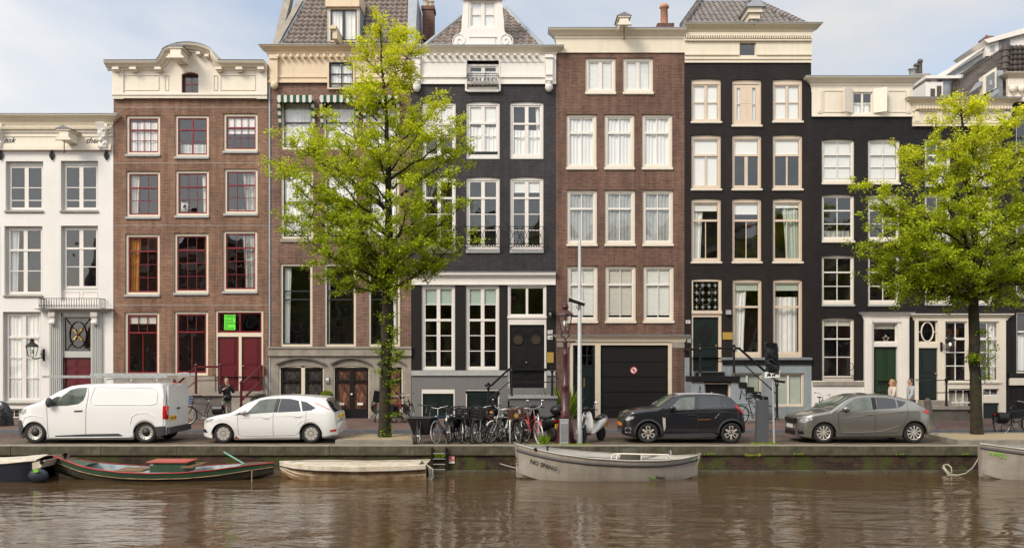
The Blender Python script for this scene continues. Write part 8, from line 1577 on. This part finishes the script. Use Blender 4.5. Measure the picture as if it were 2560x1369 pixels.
# scooters
def scooter(label, u, D, rz, col, variant, z=0):
    t = empty('scooter', (X(u, D), D, z), R(rz), label, 'scooter'); r = .23
    for cx in (.62, -.58):
        mb = MB(); mb.use('rubber', True); mb.lathe([(r * .55, -.05), (r * .9, -.06), (r, -.03), (r, .03), (r * .9, .06), (r * .55, .05)], (cx, 0, r), 20, 'y'); w_ = build('wheel', mb, parent=t, local=True); mb = MB(); mb.use('galv', True); mb.lathe([(.001, -.03), (r * .56, -.04), (r * .56, .04), (.001, .03)], (cx, 0, r), 14, 'y'); build('rim', mb, parent=w_, local=True)
    mb = MB(); mb.use(col, True)
    def loft(secs): mb.grid([[(x + dx * k_, w_ * math.cos(a), zc + h_ * math.sin(a)) for a in [2 * math.pi * k / 14 for k in range(14)] for k_ in (0,)] for x, zc, w_, h_, dx in secs], True)
    loft([(-.85, .68, .02, .03, 0), (-.8, .66, .13, .12, 0), (-.55, .58, .19, .2, 0), (-.3, .5, .18, .2, 0), (-.12, .36, .15, .1, 0), (.15, .27, .15, .05, 0), (.32, .28, .15, .05, 0)])
    mb.grid([[(.30 + .06 * j + .03 * math.cos(a * 1.5), a * (.17 if j < 3 else .2 - .03 * (j - 3)), .28 + .15 * j - (.0)) for a in (-1, -.6, -.2, .2, .6, 1)] for j in range(1)] + [[(.36 + .05 * math.sin(j) * 0 - .02 * j + .1 * (1 - a * a), a * w_, zz_) for a in (-1, -.6, -.2, .2, .6, 1)] for j, (w_, zz_) in enumerate(((.17, .3), (.22, .5), (.21, .7), (.15, .88), (.08, .95)))]); build('body', mb, parent=t, local=True)
    mb = MB(); mb.use(col if variant == 'white' else 'black', True); mb.grid([[(.62 + (r + .04) * math.cos(a), y, r + (r + .04) * math.sin(a)) for a in [R(20) + R(130) * k / 8 for k in range(9)]] for y in (-.07, -.03, .03, .07)]); mb.use('black', True); mb.tube([(.62, -.07, r), (.5, -.05, .55), (.42, 0, .95), (.36, 0, 1.02)], .03, 6); mb.tube([(.62, .07, r), (.5, .05, .55)], .03, 6); mb.tube([(.25, -.33, 1.0), (.33, -.16, 1.04), (.36, 0, 1.02), (.33, .16, 1.04), (.25, .33, 1.0)], .018, 6); mb.ball((.38, 0, 1.02), .1, 10, (1, 1.2, .8)); build('fork', mb, parent=t, local=True)
    mb = MB(); mb.use('black', True); mb.grid([[(-.75 + .75 * k / 8, a * (.15 - .04 * (k / 8)), .78 + (.05 * (k < 3)) - .06 * a * a - .03 * math.sin(k / 8 * 3)) for a in (-1, -.5, 0, .5, 1)] for k in range(9)]); mb.grid([[(-.75 + .75 * k / 8, a * (.15 - .04 * (k / 8)), .66 + .06 * abs(a)) for a in (-1, 0, 1)] for k in range(9)]); build('seat', mb, parent=t, local=True)
    mb = MB(); mb.use('lamp_glass' if variant == 'white' else 'orange'); mb.ball((.47, 0, .8), .06, 8); build('headlight', mb, parent=t, local=True); mb = MB(); mb.use('taillight'); mb.box(-.87, -.82, -.1, .1, .62, .68); build('tail_light', mb, parent=t, local=True)
    mb = MB(); mb.use('chrome', True)
    for s in (-1, 1): mb.tube([(.3, s * .2, 1.03), (.3, s * .27, 1.2)], .008, 5); mb.ball((.3, s * .29, 1.22), .055, 8, (.4, 1.2, .8))
    build('mirrors', mb, parent=t, local=True); mb = MB(); mb.use('plate_yellow'); mb.box(-.89, -.87, -.09, .09, .42, .56); build('number_plate', mb, parent=t, local=True)
    if variant == 'box':
        mb = MB(); mb.use('black', True); mb.ball((-.88, 0, .98), .24, 14, (.95, 1.0, .72)); mb.use('boat_red'); mb.box(-1.12, -1.1, -.05, .05, .92, .97); build('top_box', mb, parent=t, local=True)
    if variant == 'screen':
        mb = MB(); mb.use('carglass_dark', True); mb.grid([[(.5 - .22 * j / 4 - .05 * a * a, a * .2, 1.02 + .42 * j / 4) for a in (-1, -.5, 0, .5, 1)] for j in range(5)]); build('wind_screen', mb, parent=t, local=True)
    return t
scooter('black scooter with tall windscreen parked behind the bicycle rack', 1262, 29.4, 160, 'black', 'screen'); s2 = scooter('dark scooter with a round black top box and yellow plate beside the lamp', 1352, 28.2, 124, 'dark_door', 'box'); scooter('white electric scooter with black seat just right of the camera pole', 1480, 27.6, 236, 'bike_white', 'white')
o = text('lettering', 'bbb!', .13, .003, 'white', s2, (0, 0, 0)); o.location = (-.66, -.2, .48)
# covered scooter at the left edge
mb = MB(); mb.use('plastic', True); x_ = X(2, 33); rng = random.Random(2); mb.grid([[(x_ + r * math.cos(a) * (1 + .1 * math.sin(4 * a)), 33 + .35 * r * math.sin(a), z) for a in [2 * math.pi * k / 20 for k in range(20)]] for r, z in ((.45, .12), (.42, .4), (.33, .75), (.2, .95), (.02, 1.02))], True); tag(build('motorcycle_cover', mb, origin=(x_, 33, .1)), 'black tarpaulin covered moped at the left edge behind the van', 'cover')
# people
M['skin'] = mat('skin', (.52, .27, .19), .55); M['hoodie'] = mat('hoodie', (.010, .010, .012), .85); M['camo'] = mat('camo', (.30, .28, .25), .9, col2=(.08, .08, .08), vscale=14); M['cardigan'] = mat('cardigan', (.58, .50, .42), .9); M['sweater'] = mat('sweater', (.42, .45, .48), .9); M['jeans'] = mat('jeans', (.04, .055, .10), .9); M['blonde'] = mat('blonde', (.50, .30, .12), .6, var=.3, vscale=30); M['greyhair'] = mat('greyhair', (.07, .055, .045), .8)
def skin_obj(name, V_, E_, m, parent, sub=2, root=0):
    me = bpy.data.meshes.new(name); bm = bmesh.new(); ly = bm.verts.layers.skin.verify(); vs = []
    for i, (p, r) in enumerate(V_): v = bm.verts.new(p); v[ly].radius = (r, r) if not isinstance(r, tuple) else r; v[ly].use_root = i == root; vs.append(v)
    for a, b_ in E_: bm.edges.new((vs[a], vs[b_]))
    bm.to_mesh(me); bm.free(); me.materials.append(M[m]); o = bpy.data.objects.new(name, me); COL.objects.link(o); o.parent = parent
    s = o.modifiers.new('Skin', 'SKIN'); s.use_smooth_shade = True; q = o.modifiers.new('Sub', 'SUBSURF'); q.levels = q.render_levels = sub; return o
def person(label, u, D, rz, h, arms, legs, top, bottom, hair, hood=False, bag=False, z=.1):
    t = empty('person', (X(u, D), D, z), R(rz), label, 'person'); k = h / 1.75; S3 = lambda p: (p[0] * k, p[1] * k, p[2] * k)
    J = {'pel': (0, 0, .95), 'wai': (0, .0, 1.08), 'che': (-.01, 0, 1.3), 'nek': (0, 0, 1.48), 'hd0': (.02, 0, 1.56), 'hd1': (.03, 0, 1.66), 'hd2': (.0, 0, 1.72)}
    V_ = [(S3(J['pel']), (.13, .1)), (S3(J['wai']), (.12, .1)), (S3(J['che']), (.15, .11)), (S3(J['nek']), .055), (S3(J['hd0']), (.075, .07)), (S3(J['hd1']), (.095, .08)), (S3(J['hd2']), .06)]; E_ = [(0, 1), (1, 2), (2, 3), (3, 4), (4, 5), (5, 6)]; A_ = []; L_ = []
    for s, (el, ha) in zip((-1, 1), arms):
        i = len(V_); V_ += [(S3((0, s * .17, 1.42)), .055), (S3(el), .042), (S3(ha), .028)]; E_ += [(2, i), (i, i + 1), (i + 1, i + 2)]; A_.append(i)
        hv = Vector(ha); d = (hv - Vector(el)).normalized(); j = len(V_); V_.append((S3(hv + d * .06), (.035, .018))); E_.append((i + 2, j))
        for q in range(5):
            f = Vector((0, (q - 2) * .018, 0)) if q else Vector((.03, -s * .03, 0)); j2 = len(V_); V_ += [(S3(hv + d * .11 + f), .009), (S3(hv + d * (.15 if q else .12) + f * 1.1 + Vector((.015, 0, -.01))), .007)]; E_ += [(j, j2), (j2, j2 + 1)]
    for s, (kn, an) in zip((-1, 1), legs):
        i = len(V_); V_ += [(S3((0, s * .09, .88)), .085), (S3(kn), .06), (S3(an), .04), (S3((an[0] + .14, an[1], .04)), (.04, .03))]; E_ += [(0, i), (i, i + 1), (i + 1, i + 2), (i + 2, i + 3)]; L_.append(i)
    skin_obj('body', V_, E_, 'skin', t)
    B = [(V_[0][0], (.15, .12)), (V_[1][0], (.145, .12)), (V_[2][0], (.175, .13)), (S3((0, 0, 1.44)), .085)]; Eb = [(0, 1), (1, 2), (2, 3)]
    for s, i in zip((-1, 1), A_): j = len(B); w_ = Vector(V_[i + 1][0]).lerp(Vector(V_[i + 2][0]), .9); B += [(V_[i][0], .075), (V_[i + 1][0], .06), (w_[:], .045)]; Eb += [(2, j), (j, j + 1), (j + 1, j + 2)]
    skin_obj('jacket' if hood else 'top', B, Eb, top, t)
    B = [(S3((0, 0, .97)), (.145, .115))]; Eb = []
    for i in L_: j = len(B); B += [(V_[i][0], .105), (V_[i + 1][0], .08), (V_[i + 2][0], .06)]; Eb += [(0, j), (j, j + 1), (j + 1, j + 2)]
    skin_obj('trousers', B, Eb, bottom, t)
    mb = MB(); mb.use('black', True)
    for i in L_: a = V_[i + 2][0]; mb.ball((a[0] + .07, a[1], .045), .06, 8, (2.1, .85, .75))
    build('shoes', mb, parent=t, local=True)
    c = Vector(S3((.02, 0, 1.63)))
    mb = MB(); mb.use('black' if not hood else 'hoodie', True)
    for s in (-1, 1): mb.ball((c.x + .088, s * .032, c.z + .01), .007, 6)
    mb.use('winered'); mb.box(c.x + .085, c.x + .094, -.016, .016, c.z - .055, c.z - .048); build('face_features', mb, parent=t, local=True)
    mb = MB(); mb.use('skin', True); mb.ball((c.x + .1, 0, c.z - .018), .018, 6, (1, .7, 1.4))
    for s in (-1, 1): mb.ball((c.x - .01, s * .083, c.z - .01), .024, 6, (.6, .4, 1.2))
    build('nose_and_ears', mb, parent=t, local=True)
    mb = MB(); mb.use('hoodie' if hood else hair, True)
    rows = []
    for j in range(9):
        th = math.pi * j / 8 * (.62 if hair == 'greyhair' else .95); rr = .122 if hood else .108; rows.append([(c.x - .025 + rr * 1.05 * math.sin(th) * math.cos(a) * (1 if math.cos(a) < .3 else (.55 if j > 3 else 1)), rr * .86 * math.sin(th) * math.sin(a), c.z + .03 + rr * math.cos(th)) for a in [2 * math.pi * q / 16 for q in range(16)]])
    mb.grid(rows, True)
    if hair == 'blonde': mb.tube([(c.x - .06, 0, c.z + .05), (c.x - .1, 0, c.z - .05), (c.x - .1, 0, c.z - .17)], [.085, .085, .03], 10)
    if hood: mb.tube([(c.x - .06, 0, c.z + .02), (c.x - .07, 0, c.z - .12), (c.x - .04, 0, c.z - .2)], [.1, .11, .1], 12)
    build('hood' if hood else 'hair', mb, parent=t, local=True)
    if bag:
        mb = MB(); mb.use('black', True); mb.ball((.17, 0, 1.0), .17, 12, (.5, 1, .75)); mb.tube([(.12, -.15, 1.02), (.1, -.1, 1.3), (-.06, .1, 1.47), (-.13, .16, 1.2), (.05, .17, 1.02)], .02, 6); tag(build('shoulder_bag', mb, parent=t, local=True), 'black bag')
    return t
st = ((.02, -.11, .5), (-.02, -.11, .08)), ((.0, .11, .5), (-.03, .12, .08))
person('person in a black hoodie with a shoulder bag and camouflage trousers, hand at the mouth', 566, 34.3, -60, 1.78, (((.06, -.27, 1.18), (.17, -.14, 1.3)), ((.08, .25, 1.16), (.15, .05, 1.47))), st, 'hoodie', 'camo', 'greyhair', hood=True, bag=True)
wk = ((.18, -.09, .52), (.12, -.09, .1)), ((-.1, .09, .5), (-.32, .09, .16))
person('person with long blonde hair and a beige cardigan walking left behind the grey hatchback', 2230, 33.6, 184, 1.70, (((-.08, -.24, 1.15), (.05, -.24, .92)), ((.06, .24, 1.15), (.2, .2, 1.0))), wk, 'cardigan', 'jeans', 'blonde')
person('person with short dark hair and a pale grey sweater walking left by the front stoop', 2276, 33.4, 180, 1.74, (((-.1, -.25, 1.15), (-.04, -.25, .9)), ((.06, .25, 1.15), (.18, .24, .95))), wk, 'sweater', 'jeans', 'greyhair')
